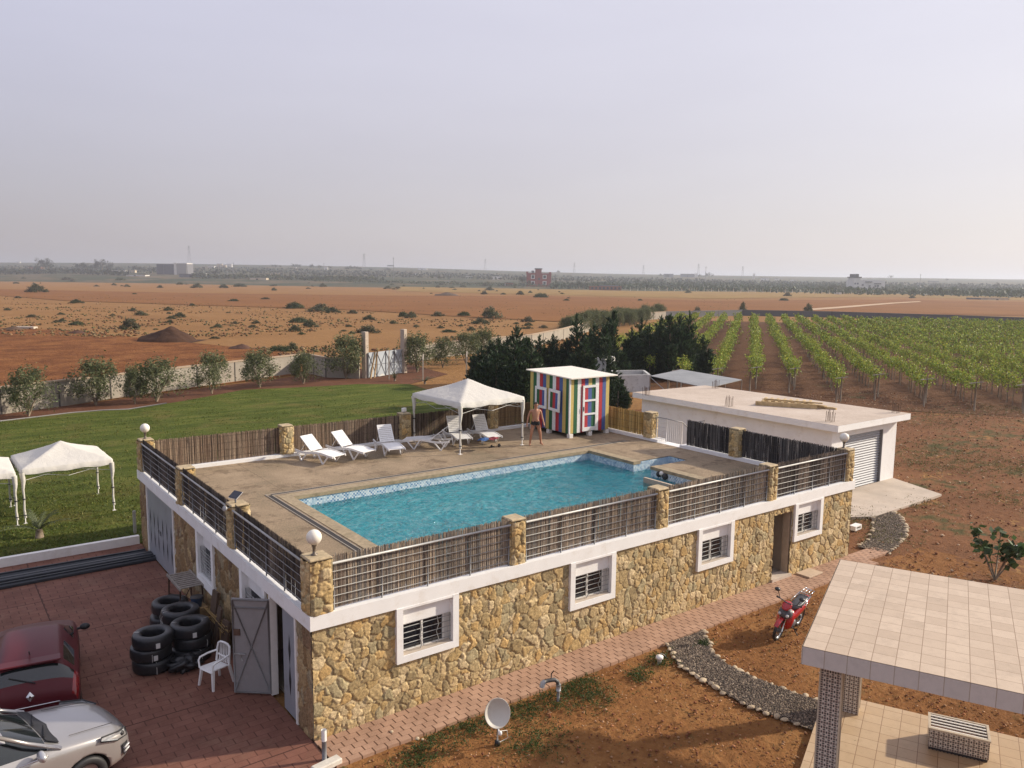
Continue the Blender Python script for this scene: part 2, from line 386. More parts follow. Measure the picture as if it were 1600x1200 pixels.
def stone_field(u, v, cell, seed, squash, amp, pal=STONEPAL):
    wu = u + 0.42*cell*(fbm(u/cell*1.5, v/cell*1.5, 4, seed+31)-0.47)*2; wv = v + 0.42*cell*(fbm(u/cell*1.5+50, v/cell*1.5, 4, seed+37)-0.47)*2
    f1, f2, idh, cx, cy = voronoi(wu, wv, cell, seed, squash)
    e = np.clip((f2-f1)/0.20, 0, 1); e = e*e*(3-2*e)
    k = (idh*9973) % 1.0; k2 = (idh*5077) % 1.0
    h = e*(amp*(0.45+0.75*k) + amp*0.55*((k2-0.5)*cx + (k-0.5)*cy))
    h = h + e*amp*0.55*(fbm(u/cell*4, v/cell*4, 3, seed+3)-0.45) + amp*0.22*(fbm(u*30, v*30, 2, seed+4)-0.5)
    c = pal[(idh*len(pal)*0.9999).astype(int) % len(pal)]*(0.84+0.34*k2)[..., None]
    c = c*(0.72+0.6*fbm(u/cell*3, v/cell*3, 4, seed+8))[..., None]
    mort = np.array((0.40, 0.305, 0.175))*(0.8+0.4*fbm(u*9, v*9, 2, seed+6))[..., None]
    w = np.clip((f2-f1)/0.08, 0, 1)[..., None]
    return h, mort*(1-w)+c*w
def stone_wall(name, O, U, n, width, height, res, seed, holes=(), parent=None, cell=0.27, squash=1.2, amp=0.05, pal=STONEPAL, v0=0.0, loc=(0, 0, 0)):
    nu = int(width/res)+1; nv = int(height/res)+1
    us = np.linspace(0, width, nu); vs = np.linspace(0, height, nv); u, v = np.meshgrid(us, vs, indexing='ij')
    h, c = stone_field(u, v+v0, cell, seed, squash, amp, pal)
    h2, c2 = stone_field(u+7, v+v0+3, cell*1.6, seed+50, squash*.85, amp*1.15, pal); mk = fbm(u*.9, v*1.3, 3, seed+70) > .47
    h = np.where(mk, h2, h); c = np.where(mk[..., None], c2, c)
    O = np.array(O, float); U = np.array(U, float); n = np.array(n, float)
    P = O + u[..., None]*U + v[..., None]*np.array((0, 0, 1.0)) + h[..., None]*n
    idx = np.arange(nu*nv).reshape(nu, nv)
    F = np.stack([idx[:-1, :-1], idx[1:, :-1], idx[1:, 1:], idx[:-1, 1:]], -1).reshape(-1, 4)
    uc = ((u[:-1, :-1]+u[1:, 1:])/2).ravel(); vc = ((v[:-1, :-1]+v[1:, 1:])/2).ravel()
    keep = np.ones(len(F), bool)
    for (a, b, c0, d) in holes: keep &= ~((uc > a) & (uc < b) & (vc > c0) & (vc < d))
    F = F[keep]
    if np.dot(np.cross(U, (0, 0, 1)), n) < 0: F = F[:, ::-1]
    return mesh_np(name, P.reshape(-1, 3), F, STONE, parent, loc, 0, c.reshape(-1, 3), True)
# ================================================================ the land
E_TAN = earth('tan_earth', [(0.2, (0.155, 0.073, 0.024)), (0.5, (0.263, 0.137, 0.049)), (0.8, (0.340, 0.199, 0.078))], 0.045, 0.9, 0.7, (0.116, 0.088, 0.029), 0.5, (0.60, 0.68), bdist=0.25)
E_FAR = earth('far_earth', [(0.2, (0.08, 0.065, 0.036)), (0.8, (0.17, 0.125, 0.07))], 0.01, 0.2, 0.3, (0.038, 0.050, 0.022), 0.012, (0.42, 0.54), bdist=0.3)
E_RED = earth('ploughed_earth', [(0.36, (0.098, 0.035, 0.011)), (0.5, (0.230, 0.086, 0.026)), (0.64, (0.344, 0.155, 0.050))], 0.25, 1.6, 1.0, bdist=0.5)
E_BAND = earth('red_field_earth', [(0.25, (0.156, 0.063, 0.019)), (0.75, (0.268, 0.121, 0.037))], 0.03, 0.7, 0.6, (0.126, 0.099, 0.025), 0.06, (0.60, 0.7), bdist=0.25)
E_YEL = earth('dry_grass_earth', [(0.25, (0.171, 0.092, 0.029)), (0.5, (0.263, 0.161, 0.051)), (0.75, (0.356, 0.260, 0.086))], 0.06, 0.5, 0.5, (0.108, 0.092, 0.029), 0.2, (0.58, 0.66), bdist=0.25)
E_VINE = earth('vineyard_earth', [(0.25, (0.070, 0.031, 0.014)), (0.5, (0.119, 0.055, 0.025)), (0.8, (0.182, 0.088, 0.038))], 0.25, 2.5, 1.0, (0.070, 0.062, 0.022), 0.3, (0.56, 0.66), bdist=0.15)
E_NEAR = earth('garden_earth', [(0.22, (0.106, 0.044, 0.015)), (0.5, (0.242, 0.109, 0.038)), (0.8, (0.406, 0.228, 0.087))], 0.35, 7.0, 0.9, (0.106, 0.083, 0.031), 0.45, (0.57, 0.68), bdist=0.05)
E_BED = earth('olive_bed_earth', [(0.25, (0.07, 0.03, 0.018)), (0.75, (0.20, 0.09, 0.05))], 0.4, 4.0, 0.9)
def gp(l, z=0.0): return [tuple(G(x, y, z)[:2]) for x, y in l]
g = mesh_np('ground', np.array([(-7000, -7000, -0.35), (7000, -7000, -0.35), (7000, 7000, -0.35), (-7000, 7000, -0.35)]), [[0, 1, 2, 3]], E_FAR); g['kind'] = 'structure'
sheet('field', gp([(-500, 442), (-500, 640)]) + [(-60, 30), (-60, -40), (110, -60), (300, 20)] + gp([(1900, 498), (1900, 470), (1500, 462), (1100, 459), (750, 452), (400, 446), (0, 438)]), 0.0, E_TAN)
sheet('field', gp([(-400, 456), (0, 462), (100, 470), (300, 477), (560, 485), (700, 494), (870, 503), (960, 496), (1100, 486), (1600, 494), (1900, 498), (1900, 478), (1400, 468), (1100, 470), (860, 463), (600, 462), (300, 458), (0, 452), (-400, 447)]), 0.12, E_BAND)
sheet('field', gp([(-600, 505), (-100, 511), (0, 513), (120, 517), (230, 530), (320, 538), (400, 546), (470, 554)]) + [(24, 58.5), (-1.5, 47.4), (-60, 23)], 0.05, E_RED)
sheet('field', gp([(620, 455), (860, 461), (1100, 467), (1400, 464), (1700, 472), (1700, 467), (1300, 457), (1000, 455), (800, 451), (620, 448)]), 0.16, E_YEL)
sheet('vineyard_soil', [tuple(50*np.array((.8, .6))+q*np.array((-.6, .8))) for q in (-90, 1)] + [tuple(182*np.array((.8, .6))+q*np.array((-.6, .8))) for q in (1, -90)], 0.04, E_VINE)
sheet('dirt_track', gp([(1270, 484.5), (1330, 480), (1400, 474), (1440, 471.5), (1436, 470.5), (1390, 473), (1310, 479), (1255, 483)], 0.2), 0.2, plain('track_dust', (0.46, 0.32, 0.20), 0.95, var=0.12, nscale=0.3))
E_WEED = earth('weedy_earth', [(0.25, (0.106, 0.048, 0.022)), (0.5, (0.194, 0.087, 0.039)), (0.8, (0.320, 0.155, 0.070))], 0.22, 3.5, 1.0, (0.083, 0.072, 0.026), 0.22, (0.50, 0.62), bdist=0.08)
# the garden soil in front of and beside the pool building, with real clods
def soil(name, x0, x1, y0, y1, res, amp, seed, mat, z):
    nx = int((x1-x0)/res)+1; ny = int((y1-y0)/res)+1
    X, Y = np.meshgrid(np.linspace(x0, x1, nx), np.linspace(y0, y1, ny), indexing='ij')
    clod = np.clip(fbm(X*5, Y*5, 3, seed)-0.45, 0, 1)*1.6
    Z = z + amp*(fbm(X*0.5, Y*0.5, 3, seed+1)*0.7 + clod*0.9 + fbm(X*14, Y*14, 2, seed+2)*0.35-0.7)
    idx = np.arange(nx*ny).reshape(nx, ny)
    F = np.stack([idx[:-1, :-1], idx[1:, :-1], idx[1:, 1:], idx[:-1, 1:]], -1).reshape(-1, 4)
    o = mesh_np(name, np.stack([X, Y, Z], -1).reshape(-1, 3), F, mat, None, (0, 0, 0), 0, None, True); o['kind'] = 'structure'; return o
soil('garden_soil', -0.3, 22.0, -12.0, -0.9, 0.045, 0.07, 11, E_NEAR, 0.03)
soil('yard_soil', 18.9, 62.0, -14.0, 26.0, 0.12, 0.08, 12, E_WEED, 0.03)
# lawn, its bed and the courtyard
m, t, p = shader('lawn_grass'); n = N(t); v = n.coord()
mp = n.new('ShaderNodeMapping'); n.val(mp.inputs['Vector'], v); mp.inputs['Rotation'].default_value = (0, 0, 0.64); mp.inputs['Scale'].default_value = (0.25, 1.2, 1)
a = n.noise(1.0, 5, 0.6, mp.outputs[0]); b = n.noise(14.0, 6, 0.75, v); c_ = n.noise(0.35, 5, 0.6, v)
col = n.ramp(n.math('ADD', n.math('MULTIPLY', a, 0.5), n.math('MULTIPLY', b, 0.5)), [(0.34, (0.036, 0.056, 0.009)), (0.5, (0.092, 0.120, 0.022)), (0.66, (0.20, 0.205, 0.05))])
col = n.mix(n.math('MULTIPLY', n.sstep(c_, 0.5, 0.72), 0.7), col, (0.17, 0.14, 0.045))
t.links.new(col, p.inputs['Base Color']); p.inputs['Roughness'].default_value = 0.95; p.inputs['Specular IOR Level'].default_value = 0.1
t.links.new(n.bump(n.math('ADD', b, n.noise(60, 3, 0.7, v)), 1.0, 0.06), p.inputs['Normal']); LAWN = m
lawn_edge = gp([(0, 659), (110, 646), (200, 641), (290, 627), (380, 610), (470, 606), (560, 601), (640, 601)])
sheet('lawn', [(-26, 14.75), (0, 14.75), (22, 14.9), (26, 27)] + lawn_edge[::-1] + [(-26, 36)], 0.05, LAWN)
r = np.random.default_rng(55); gx = []
while len(gx) < 300:
    k_ = 4000; px = r.uniform(-60, 720, k_); py = r.uniform(598, 880, k_)
    for x_, y_ in zip(px, py):
        w = G(x_, y_)
        if 14.85 < w[1] and np.interp(x_, [0, 200, 380, 640], [661, 643, 612, 603]) < y_ and w[0] < 22: gx.append((w[0]+r.normal(0, .1), w[1]+r.normal(0, .1), .07))
    if len(gx) > 28000: break
    if len(gx) < 28000: gx = gx + []
    if len(gx) >= 300 and len(gx) < 28000: 
        for rep in range(1): gx += [(a_+r.normal(0, .35), b_+abs(r.normal(0, .35)), c_) for a_, b_, c_ in gx[:26000] for _ in range(8)][:26000]
        break
gx = [q for q in gx if q[1] > 14.85]
Vg, Fg, Cg = leaves(np.array(gx), .15, .2, 1.3, 56, col=(.115, .132, .026), cvar=.45, hue=.25)
o = mesh_np('grass', Vg, Fg, LEAF, None, (0, 0, 0), 0, Cg); o['kind'] = 'stuff'
sheet('olive_bed', [(-27, 30)] + lawn_edge + [tuple(G(700, 585)[:2]), tuple(G(640, 570)[:2]), (27, 59), (-1.5, 47.2), (-28, 36)], 0.03, E_BED)
P_COURT = paving('court_paving', 0.42, 0.21, 0.012, (0.18, 0.078, 0.054), (0.22, 0.10, 0.07), (0.10, 0.042, 0.03), 0.0, 3.4, 0.5, 0.010, 0.35, 1.0, (0.23, 0.125, 0.085))
sheet('courtyard', [(-22, -8), (-0.02, -8), (-0.02, 14.62), (-22, 14.62)], 0.06, P_COURT)
P_PATH = paving('path_brick', 0.27, 0.17, 0.014, (0.40, 0.245, 0.165), (0.46, 0.29, 0.20), (0.10, 0.05, 0.03), 0.0, None, 0.5, 0.004, 0.6)
o = MB().box((0.0, -1.0, -0.1), (19.0, 0.12, 0.085)).box((19.0, -0.62, -0.1), (20.4, 0.02, 0.083)).build('brick_path', P_PATH, kind='structure')
GRAV_L = [(8.85, -1.05), (8.62, -1.5), (8.26, -2.02), (8.18, -3.02), (8.08, -4.01), (8.19, -4.57), (8.35, -5.3), (8.6, -6.4)]
GRAV_R = [(10.3, -1.05), (9.95, -1.5), (9.54, -1.91), (9.27, -2.64), (9.28, -3.41), (9.42, -4.33), (9.6, -5.06), (9.75, -6.2)]
m, t, p = shader('gravel'); n = N(t)
vc = n.vor(26.0, out='Color'); vd = n.vor(26.0)
s_ = n.sep(vc); col = n.ramp(s_[0], [(0.0, (0.035, 0.028, 0.022)), (0.5, (0.10, 0.078, 0.058)), (1.0, (0.30, 0.235, 0.17))])
t.links.new(col, p.inputs['Base Color']); p.inputs['Roughness'].default_value = 0.9
t.links.new(n.bump(vd, 1.0, 0.03), p.inputs['Normal']); GRAVEL = m
sheet('gravel_path', GRAV_L + GRAV_R[::-1], 0.075, GRAVEL)
GRAV2_L = [tuple(G(*q)[:2]) for q in ((1340, 858), (1358, 843), (1364, 830), (1362, 818), (1361, 809))]
GRAV2_R = [tuple(G(*q)[:2]) for q in ((1390, 868), (1407, 852), (1417, 836), (1416, 822), (1405, 808), (1391, 801))]
sheet('gravel_path', GRAV2_L + GRAV2_R[::-1], 0.08, GRAVEL)
ap = gp([(1471, 776), (1366, 811)]) + [(22.6, 2.6), (25.6, 4.75), (30.6, 4.75)]
MB().prism([tuple(map(float, q)) for q in ap][::-1], -0.05, 0.11).build('concrete_apron', CONC, kind='structure')
# gravel pebbles and soil crumbs (nobody could count them)
def scatter_rocks(name, pts, size, pal, seed, mat):
    r = np.random.default_rng(seed); n_ = len(pts)
    B = np.array([(1, 0, 0), (-1, 0, 0), (0, 1, 0), (0, -1, 0), (0, 0, 1), (0, 0, -1)], float)
    T = np.array([(0, 2, 4), (2, 1, 4), (1, 3, 4), (3, 0, 4), (2, 0, 5), (1, 2, 5), (3, 1, 5), (0, 3, 5)])
    V = B[None]*(0.6+0.8*r.random((n_, 6, 1)))*(size*(0.5+r.random((n_, 1, 1))**2))*np.array((1, 1, 0.65))
    a = r.random(n_)*6.28; ca, sa = np.cos(a)[:, None], np.sin(a)[:, None]
    V = np.stack([V[..., 0]*ca-V[..., 1]*sa, V[..., 0]*sa+V[..., 1]*ca, V[..., 2]], -1)+pts[:, None, :]
    F = (T[None]+6*np.arange(n_)[:, None, None]).reshape(-1, 3)
    c = np.array(pal)[r.integers(0, len(pal), n_)]*(0.7+0.6*r.random((n_, 1)))
    o = mesh_np(name, V.reshape(-1, 3), F, mat, None, (0, 0, 0), 0, np.repeat(c, 6, 0)); o['kind'] = 'stuff'; return o
ROCK = attr_mat('rock', (1, 1, 1), 0.9, 0.4, 40, 0.2)
def between(L, Rr, n_, seed, z):
    r = np.random.default_rng(seed); L = np.array(L); Rr = np.array(Rr); k = r.random(n_)
    def at(P, k):
        s = k*(len(P)-1); i = np.minimum(s.astype(int), len(P)-2); f = (s-i)[:, None]; return P[i]*(1-f)+P[i+1]*f
    w = r.random(n_)[:, None]; q = at(L, k)*(1-w)+at(Rr, k)*w
    return np.column_stack([q, np.full(n_, z)])
PEB = [(0.22, 0.17, 0.125), (0.13, 0.10, 0.078), (0.07, 0.06, 0.05), (0.17, 0.13, 0.10), (0.34, 0.27, 0.2), (0.10, 0.075, 0.058)]
scatter_rocks('gravel', np.vstack([between(GRAV_L, GRAV_R, 15000, 3, 0.078), between(GRAV2_L, GRAV2_R, 5000, 4, 0.083)]), 0.022, PEB, 5, ROCK)
r = np.random.default_rng(21)
q = np.column_stack([r.uniform(0, 21, 9000), r.uniform(-10, -1.1, 9000), np.full(9000, 0.055)])
scatter_rocks('soil_crumbs', q, 0.028, [(0.24, 0.09, 0.04), (0.33, 0.15, 0.07), (0.16, 0.06, 0.03), (0.42, 0.25, 0.14)], 6, ROCK)
q = np.column_stack([r.uniform(19.5, 60, 9000), r.uniform(-12, 24, 9000), np.full(9000, 0.06)])
scatter_rocks('soil_crumbs', q, 0.05, [(0.20, 0.08, 0.04), (0.30, 0.14, 0.07), (0.13, 0.06, 0.03), (0.45, 0.33, 0.22)], 7, ROCK)
q = []
for _ in range(22000):
    px, py = random.uniform(-100, 1150), random.uniform(462, 560); w = G(px, py)
    if vnoise(np.array([w[0]*.06]), np.array([w[1]*.06]), 3)[0] > .48 and vnoise(np.array([w[0]*.4]), np.array([w[1]*.4]), 4)[0] > .45 and w[1] > 70: q.append((w[0], w[1], 0.1))
scatter_rocks('field_tufts', np.array(q), 0.23, [(0.12, 0.07, 0.035), (0.17, 0.12, 0.05), (0.10, 0.09, 0.035), (0.24, 0.16, 0.08), (0.16, 0.07, 0.03)], 8, ROCK)
# small weeds over the garden
def tufts(name, P, size, seed, col, k=9):
    r = np.random.default_rng(seed); Q = np.repeat(P, k, 0)+r.normal(size=(len(P)*k, 3))*np.array((size, size, size*0.35)); Q[:, 2] = P[:, 2].mean()+np.abs(Q[:, 2]-P[:, 2].mean())
    V, F, c = leaves(Q, size*1.1, 0.28, 0.5, seed, col=col, cvar=0.5)
    o = mesh_np(name, V, F, LEAF, None, (0, 0, 0), 0, c); o['kind'] = 'stuff'; return o
def spots(centres, n_, sd, seed, z=0.08):
    r = np.random.default_rng(seed); out = []
    for (x, y, s) in centres: out.append(np.column_stack([r.normal(x, sd*s, int(n_*s)), r.normal(y, sd*s*0.7, int(n_*s)), np.full(int(n_*s), z)]))
    q = np.vstack(out); return q[q[:, 1] < -1.12]
c1 = [(*G(820, 1118)[:2], 1.1), (*G(870, 1095)[:2], 1.0), (*G(930, 1092)[:2], .8), (*G(700, 1150)[:2], 1.2), (*G(740, 1130)[:2], .9), (*G(650, 1190)[:2], .8), (*G(905, 1072)[:2], .6), (*G(1032, 1035)[:2], .6), (*G(835, 1165)[:2], 1.0), (*G(1000, 1060)[:2], .5), (*G(1100, 1010)[:2], .3)]
tufts('weeds', spots(c1, 150, 0.40, 31), 0.05, 41, (0.050, 0.085, 0.022))
r = np.random.default_rng(33)
tufts('weeds', np.column_stack([r.uniform(0.5, 15, 420), r.uniform(-7, -1.2, 420), np.full(420, .07)]), 0.04, 42, (0.13, 0.11, 0.045), 6)
q = []
for cx, cy, s in [(1560, 640, 1), (1460, 700, 1.3), (1540, 720, 1.6), (1500, 735, 1), (1430, 725, .8), (1450, 660, 1.2), (1590, 730, 1), (1390, 845, .5), (1350, 820, .6), (1340, 805, .5), (1500, 650, 1.3), (1440, 790, .5), (1560, 780, .8)]:
    w = G(cx, cy); k = int(150*s); q.append(np.column_stack([r.normal(w[0], 1.4*s, k), r.normal(w[1], 1.2*s, k), np.full(k, .07)]))
tufts('weeds', np.vstack(q), 0.075, 43, (0.125, 0.115, 0.042), 7)
# ================================================================ the pool building
L, WD, ZB, ZT, ZD = 18.86, 14.47, 2.37, 2.66, 2.55
pb = empty('pool_building', (0, 0, 0), 0, 'long stone faced building with white bands that carries the raised swimming pool', 'building')
WX = [(1.80, 3.32), (6.52, 8.02), (11.15, 12.68), (15.62, 17.12)]
holes = [(a, b, 1.17, 3) for a, b in WX] + [(14.66, 15.54, 0.12, 2.16)]
stone_wall('stone_wall', (0, 0.02, 0), (1, 0, 0), (0, -1, 0), L, ZB, 0.0165, 101, holes, pb, 0.175, 1.25, 0.028)
YD = [(10.15, 13.5), (6.2, 7.72), (2.45, 4.13), (0.84, 2.25)]
holes = [(10.15, 13.5, 0, 3), (6.2, 7.72, 0.95, 3), (2.45, 4.13, 0.95, 3), (0.84, 2.25, 0, 3)]
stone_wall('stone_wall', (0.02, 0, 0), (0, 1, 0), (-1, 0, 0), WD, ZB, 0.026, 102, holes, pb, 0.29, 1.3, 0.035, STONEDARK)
stone_wall('stone_wall', (L-.02, 0, 0), (0, 1, 0), (1, 0, 0), WD, ZB, 0.06, 103, (), pb, 0.29, 1.1, 0.05)
stone_wall('stone_wall', (0, WD-.02, 0), (1, 0, 0), (0, 1, 0), L, ZB, 0.06, 104, (), pb, 0.29, 1.1, 0.05)
b = MB()
b.box((-0.06, -0.06, ZB), (L+.06, 0.42, ZT)); b.box((-0.06, 0.42, ZB), (0.40, WD-.4, ZT))
b.box((-0.06, WD-.4, ZB), (L+.06, WD+.06, ZT-.004)); b.box((L-.42, 8.35, ZB), (L+.06, WD-.4, ZT-.002)); b.box((L-.42, 0.42, ZB), (L+.06, 7.15, ZT-.002)); b.box((L-.42, 7.15, ZB), (L+.06, 8.35, ZD+.004))
b.build('band', BAND, pb)
# inner faces and floor so that the openings look into rooms
b = MB(); b.box((0.25, 0.25, 0.02), (L-.25, WD-.25, 0.10)); b.build('floor', CONC, pb)
b = MB(); b.box((0.25, 4.2, 0.1), (2.6, 4.3, ZB)); b.box((2.5, 0.3, 0.1), (2.6, 4.2, ZB)); b.box((14.2, 0.9, 0.1), (14.3, 5, ZB)); b.box((15.7, 0.25, 0.1), (15.8, 5, ZB))
split(b, 'inner_wall', plain('beige_plaster', (0.46, 0.37, 0.28), 0.9, var=0.05), pb)
def pool_window(x0, x1, grille_phase):
    fr = MB(); t_ = 0.15; y = -0.075
    fr.box((x0, y, 1.17), (x0+t_, 0.20, ZB)); fr.box((x1-t_, y, 1.17), (x1, 0.20, ZB)); fr.box((x0+t_, y, 1.17), (x1-t_, 0.20, 1.32))
    fr.box((x0+t_, 0.06, 1.95), (x1-t_, 0.21, ZB)); fr.box((x0+t_, y+.004, ZB-.05), (x1-t_, 0.058, ZB-.002))
    w = fr.build('window', BAND, pb); a, c = x0+t_, x1-t_
    gl = MB(); gl.quad((a, 0.125, 1.32), (c-.14, 0.125, 1.32), (c-.14, 0.125, 1.95), (a, 0.125, 1.95)); gl.build('pane', GLASS, w)
    f = MB(); m_ = (a+c-.14)/2
    for xa, xb in ((a, a+.025), (m_-.02, m_+.02), (c-.165, c-.14)): f.box((xa, 0.09, 1.32), (xb, 0.123, 1.95))
    f.box((a+.025, 0.095, 1.32), (m_-.02, 0.122, 1.36)); f.box((m_+.02, 0.095, 1.32), (c-.165, 0.122, 1.36)); f.box((a+.025, 0.095, 1.92), (m_-.02, 0.122, 1.95)); f.box((m_+.02, 0.095, 1.92), (c-.165, 0.122, 1.95))
    f.build('window_frame', WHITE, w)
    f = MB(); f.box((c-.138, 0.10, 1.32), (c, 0.124, 1.95)); f.build('side_panel', GREYW, w)
    f = MB(); f.add([(a, -.05, 1.322), (c, -.05, 1.322), (c, 0.12, 1.345), (a, 0.12, 1.345)], [(0, 1, 2, 3)]); f.build('sill', CONC, w)
    gr = MB()
    for i in range(5):
        z = 1.41+i*0.12; gr.tube([(a, 0.03, z), (c, 0.03, z)], 0.0075, 6)
    for k in (0.38, 0.72):
        xk = a+(c-a)*k; gr.tube([(xk, 0.03, 1.34), (xk, -0.04, 1.45), (xk-.01, 0.045, 1.6), (xk, -0.03, 1.78), (xk, 0.03, 1.94)], 0.009, 6)
    gr.tube([(c-.02, 0.03, 1.34), (c-.02, 0.03, 1.95)], 0.01, 6); gr.build('grille', RAIL, w)
for i, (x0, x1) in enumerate(WX): pool_window(x0, x1, i)
# windows of the shaded side
def side_window(y0, y1):
    fr = MB(); t_ = 0.17; x = -0.06
    fr.box((x, y0, 0.95), (0.22, y0+t_, ZB)); fr.box((x, y1-t_, 0.95), (0.22, y1, ZB)); fr.box((x, y0+t_, 0.95), (0.22, y1-t_, 1.2)); fr.box((0.10, y0+t_, 1.95), (0.22, y1-t_, ZB))
    w = fr.build('window', BAND, pb)
    MB().quad((0.16, y0+t_, 1.2), (0.16, y1-t_, 1.2), (0.16, y1-t_, 1.95), (0.16, y0+t_, 1.95)).build('pane', GLASS, w)
    gr = MB()
    for i in range(8): z = 1.25+i*.09; gr.tube([(0.02, y0+t_, z), (0.02, y1-t_, z)], 0.009, 6)
    for k in (0.03, .35, .65, .97): yy = y0+t_+(y1-y0-2*t_)*k; gr.tube([(0.02, yy, 1.22), (0.02, yy, 1.95)], 0.009, 6)
    gr.build('grille', GALV, w)
side_window(6.2, 7.72); side_window(2.45, 4.13)
# front doorway with a half open door
b = MB(); b.box((14.60, 0.06, 0.12), (14.66, 0.30, 2.2)); b.box((15.54, 0.06, 0.12), (15.60, 0.30, 2.2)); b.box((14.66, 0.06, 2.16), (15.54, 0.30, 2.22)); b.build('door_jamb', plain('beige_plaster2', (0.40, 0.31, 0.22), 0.9), pb)
b = MB(); b.box((14.62, -0.07, 0.0), (15.6, 0.30, 0.17)); b.build('doorstep', CONC, pb)
d = MB(); Mx = Matrix.Translation((14.68, 0.22, 0)) @ Matrix.Rotation(R_(28), 4, 'Z')
d.bbox((0, -.03, 0.18), (0.42, .02, 2.14), 0.006, Mx); d.box((0.06, -.036, 0.3), (0.36, -.031, 1.1), Mx); d.box((0.06, -.036, 1.2), (0.36, -.031, 2.05), Mx)
dd = d.build('door', plain('aluminium_door', (0.62, 0.62, 0.62), 0.4, 0.2, 0.04), pb)
MB().bbox((0.36, -.075, 1.05), (0.40, -.03, 1.25), 0.006, Mx).build('handle', DKMET, dd)
# grey metal garage doors on the shaded side
def diamond(mb, x, y, z, hh, hw): mb.add([(x, y-hw, z), (x, y, z+hh), (x, y+hw, z), (x, y, z-hh)], [(0, 3, 2, 1)])
fr = MB()
for y in (10.15, 13.40): fr.box((-0.03, y, 0.06), (0.12, y+.10, ZB))
fr.box((-0.028, 10.25, ZB-.06), (0.118, 13.40, ZB-.002)); fr.build('door_frame', WHITE, pb)
for y0 in (10.26, 11.83):
    d = MB(); d.bbox((0.0, y0, 0.08), (0.05, y0+1.56, ZB-.07), 0.006); leaf = d.build('garage_door', GREYDOOR, pb)
    k = MB()
    for j in range(3):
        yy = y0+.28+.5*j
        diamond(k, -0.006, yy, 1.38, .32, .055); diamond(k, -0.006, yy, 0.78, .32, .055)
    split(k, 'cutout', BLACK, leaf)
    h = MB(); h.tube([(-.03, y0+(1.45 if y0 < 11 else .1), 1.1), (-.03, y0+(1.45 if y0 < 11 else .1), 1.25)], .012, 6); h.build('handle', DKMET, leaf)
fr = MB(); fr.box((-0.03, 0.78, 0.06), (0.12, 0.86, ZB)); fr.box((-0.03, 2.22, 0.06), (0.12, 2.30, ZB)); fr.box((-.028, .86, ZB-.06), (.118, 2.22, ZB-.002)); fr.build('door_frame', WHITE, pb)
d = MB(); d.bbox((0.0, .87, .08), (.05, 1.56, ZB-.07), .006); leaf = d.build('garage_door', GREYDOOR, pb)
k = MB(); diamond(k, -.006, 1.2, 1.50, .34, .06); diamond(k, -.006, 1.2, .84, .34, .06); split(k, 'cutout', BLACK, leaf)
p0 = Vector((-0.02, 2.24, 0)); p1 = Vector((-0.66, 2.78, 0)); ang = math.atan2(p1.y-p0.y, p1.x-p0.x)
Mx = Matrix.Translation(p0) @ Matrix.Rotation(ang, 4, 'Z')
d = MB(); d.bbox((0, -.02, .09), (.84, .02, 2.25), .005, Mx)
leaf = d.build('garage_door', plain('grey_door_inner', (0.26, 0.25, 0.25), 0.5, var=0.06, dirt=(0.2, 0.18, 0.17)), pb); leaf['label'] = 'grey door leaf swung open, cross braced inside'
k = MB()
for (a, b_) in (((.02, .12), (.82, 2.2)), ((.82, .12), (.02, 2.2))):
    k.tube([Mx @ Vector((a[0], y_, a[1])) for y_ in (.035,)]+[Mx @ Vector((b_[0], .035, b_[1]))], .014, 5)
for (a, b_) in (((.03, .12), (.03, 2.22)), ((.81, .12), (.81, 2.22)), ((.03, .12), (.81, .12)), ((.03, 2.05), (.81, 2.05)), ((.03, 2.22), (.81, 2.22))):
    k.tube([Mx @ Vector((a[0], .03, a[1])), Mx @ Vector((b_[0], .03, b_[1]))], .018, 5)
split(k, 'brace', plain('grey_brace', (0.17, 0.165, 0.165), 0.5), leaf)
k = MB(); k.box((.66, .021, 1.42), (.80, .05, 1.56), Mx); k.build('latch_plate', RUST, leaf)
k = MB(); k.tube([Mx @ Vector((.55, .045, 1.0)), Mx @ Vector((.80, .045, 1.0))], .012, 6); k.tube([Mx @ Vector((.66, .05, .98)), Mx @ Vector((.62, .05, .85))], .009, 6); k.build('bolt', GALV, leaf)
# ---------------------------------------------------------------- deck and pool
m, t, p = shader('deck_concrete'); n = N(t); v = n.coord()
a = n.noise(0.55, 7, 0.65, v); b_ = n.noise(22.0, 6, 0.75, v)
col = n.ramp(n.math('ADD', n.math('MULTIPLY', a, 0.45), n.math('MULTIPLY', b_, 0.55)), [(0.36, (0.17, 0.145, 0.092)), (0.5, (0.33, 0.245, 0.16)), (0.64, (0.48, 0.37, 0.25))])
col = n.mix(n.math('MULTIPLY', n.sstep(n.noise(1.4, 7, 0.75, v), 0.52, 0.62), 0.55), col, (0.13, 0.088, 0.054))
s_ = n.sep(v); fx = n.math('FRACT', n.math('DIVIDE', s_[0], 3.1)); fy = n.math('FRACT', n.math('DIVIDE', s_[1], 2.2))
j = n.math('MAXIMUM', n.math('LESS_THAN', fx, .006), n.math('LESS_THAN', fy, .008)); col = n.mix(n.math('MULTIPLY', j, .6), col, (.10, .07, .045))
t.links.new(col, p.inputs['Base Color']); p.inputs['Roughness'].default_value = .85; p.inputs['Specular IOR Level'].default_value = .3
t.links.new(n.bump(n.math('ADD', b_, n.noise(60, 3, .6, v)), 1.0, .02), p.inputs['Normal']); DECK = m
COPE = plain('pool_coping_stone', (0.33, 0.26, 0.165), 0.85, var=0.3, nscale=7, bump=0.4, bscale=30, dirt=(0.20, 0.16, 0.09))
PX0, PX1, PY0, PY1 = 3.05, 15.05, 1.05, 8.75; AX, AY0, AY1 = 16.95, 5.45, 6.32
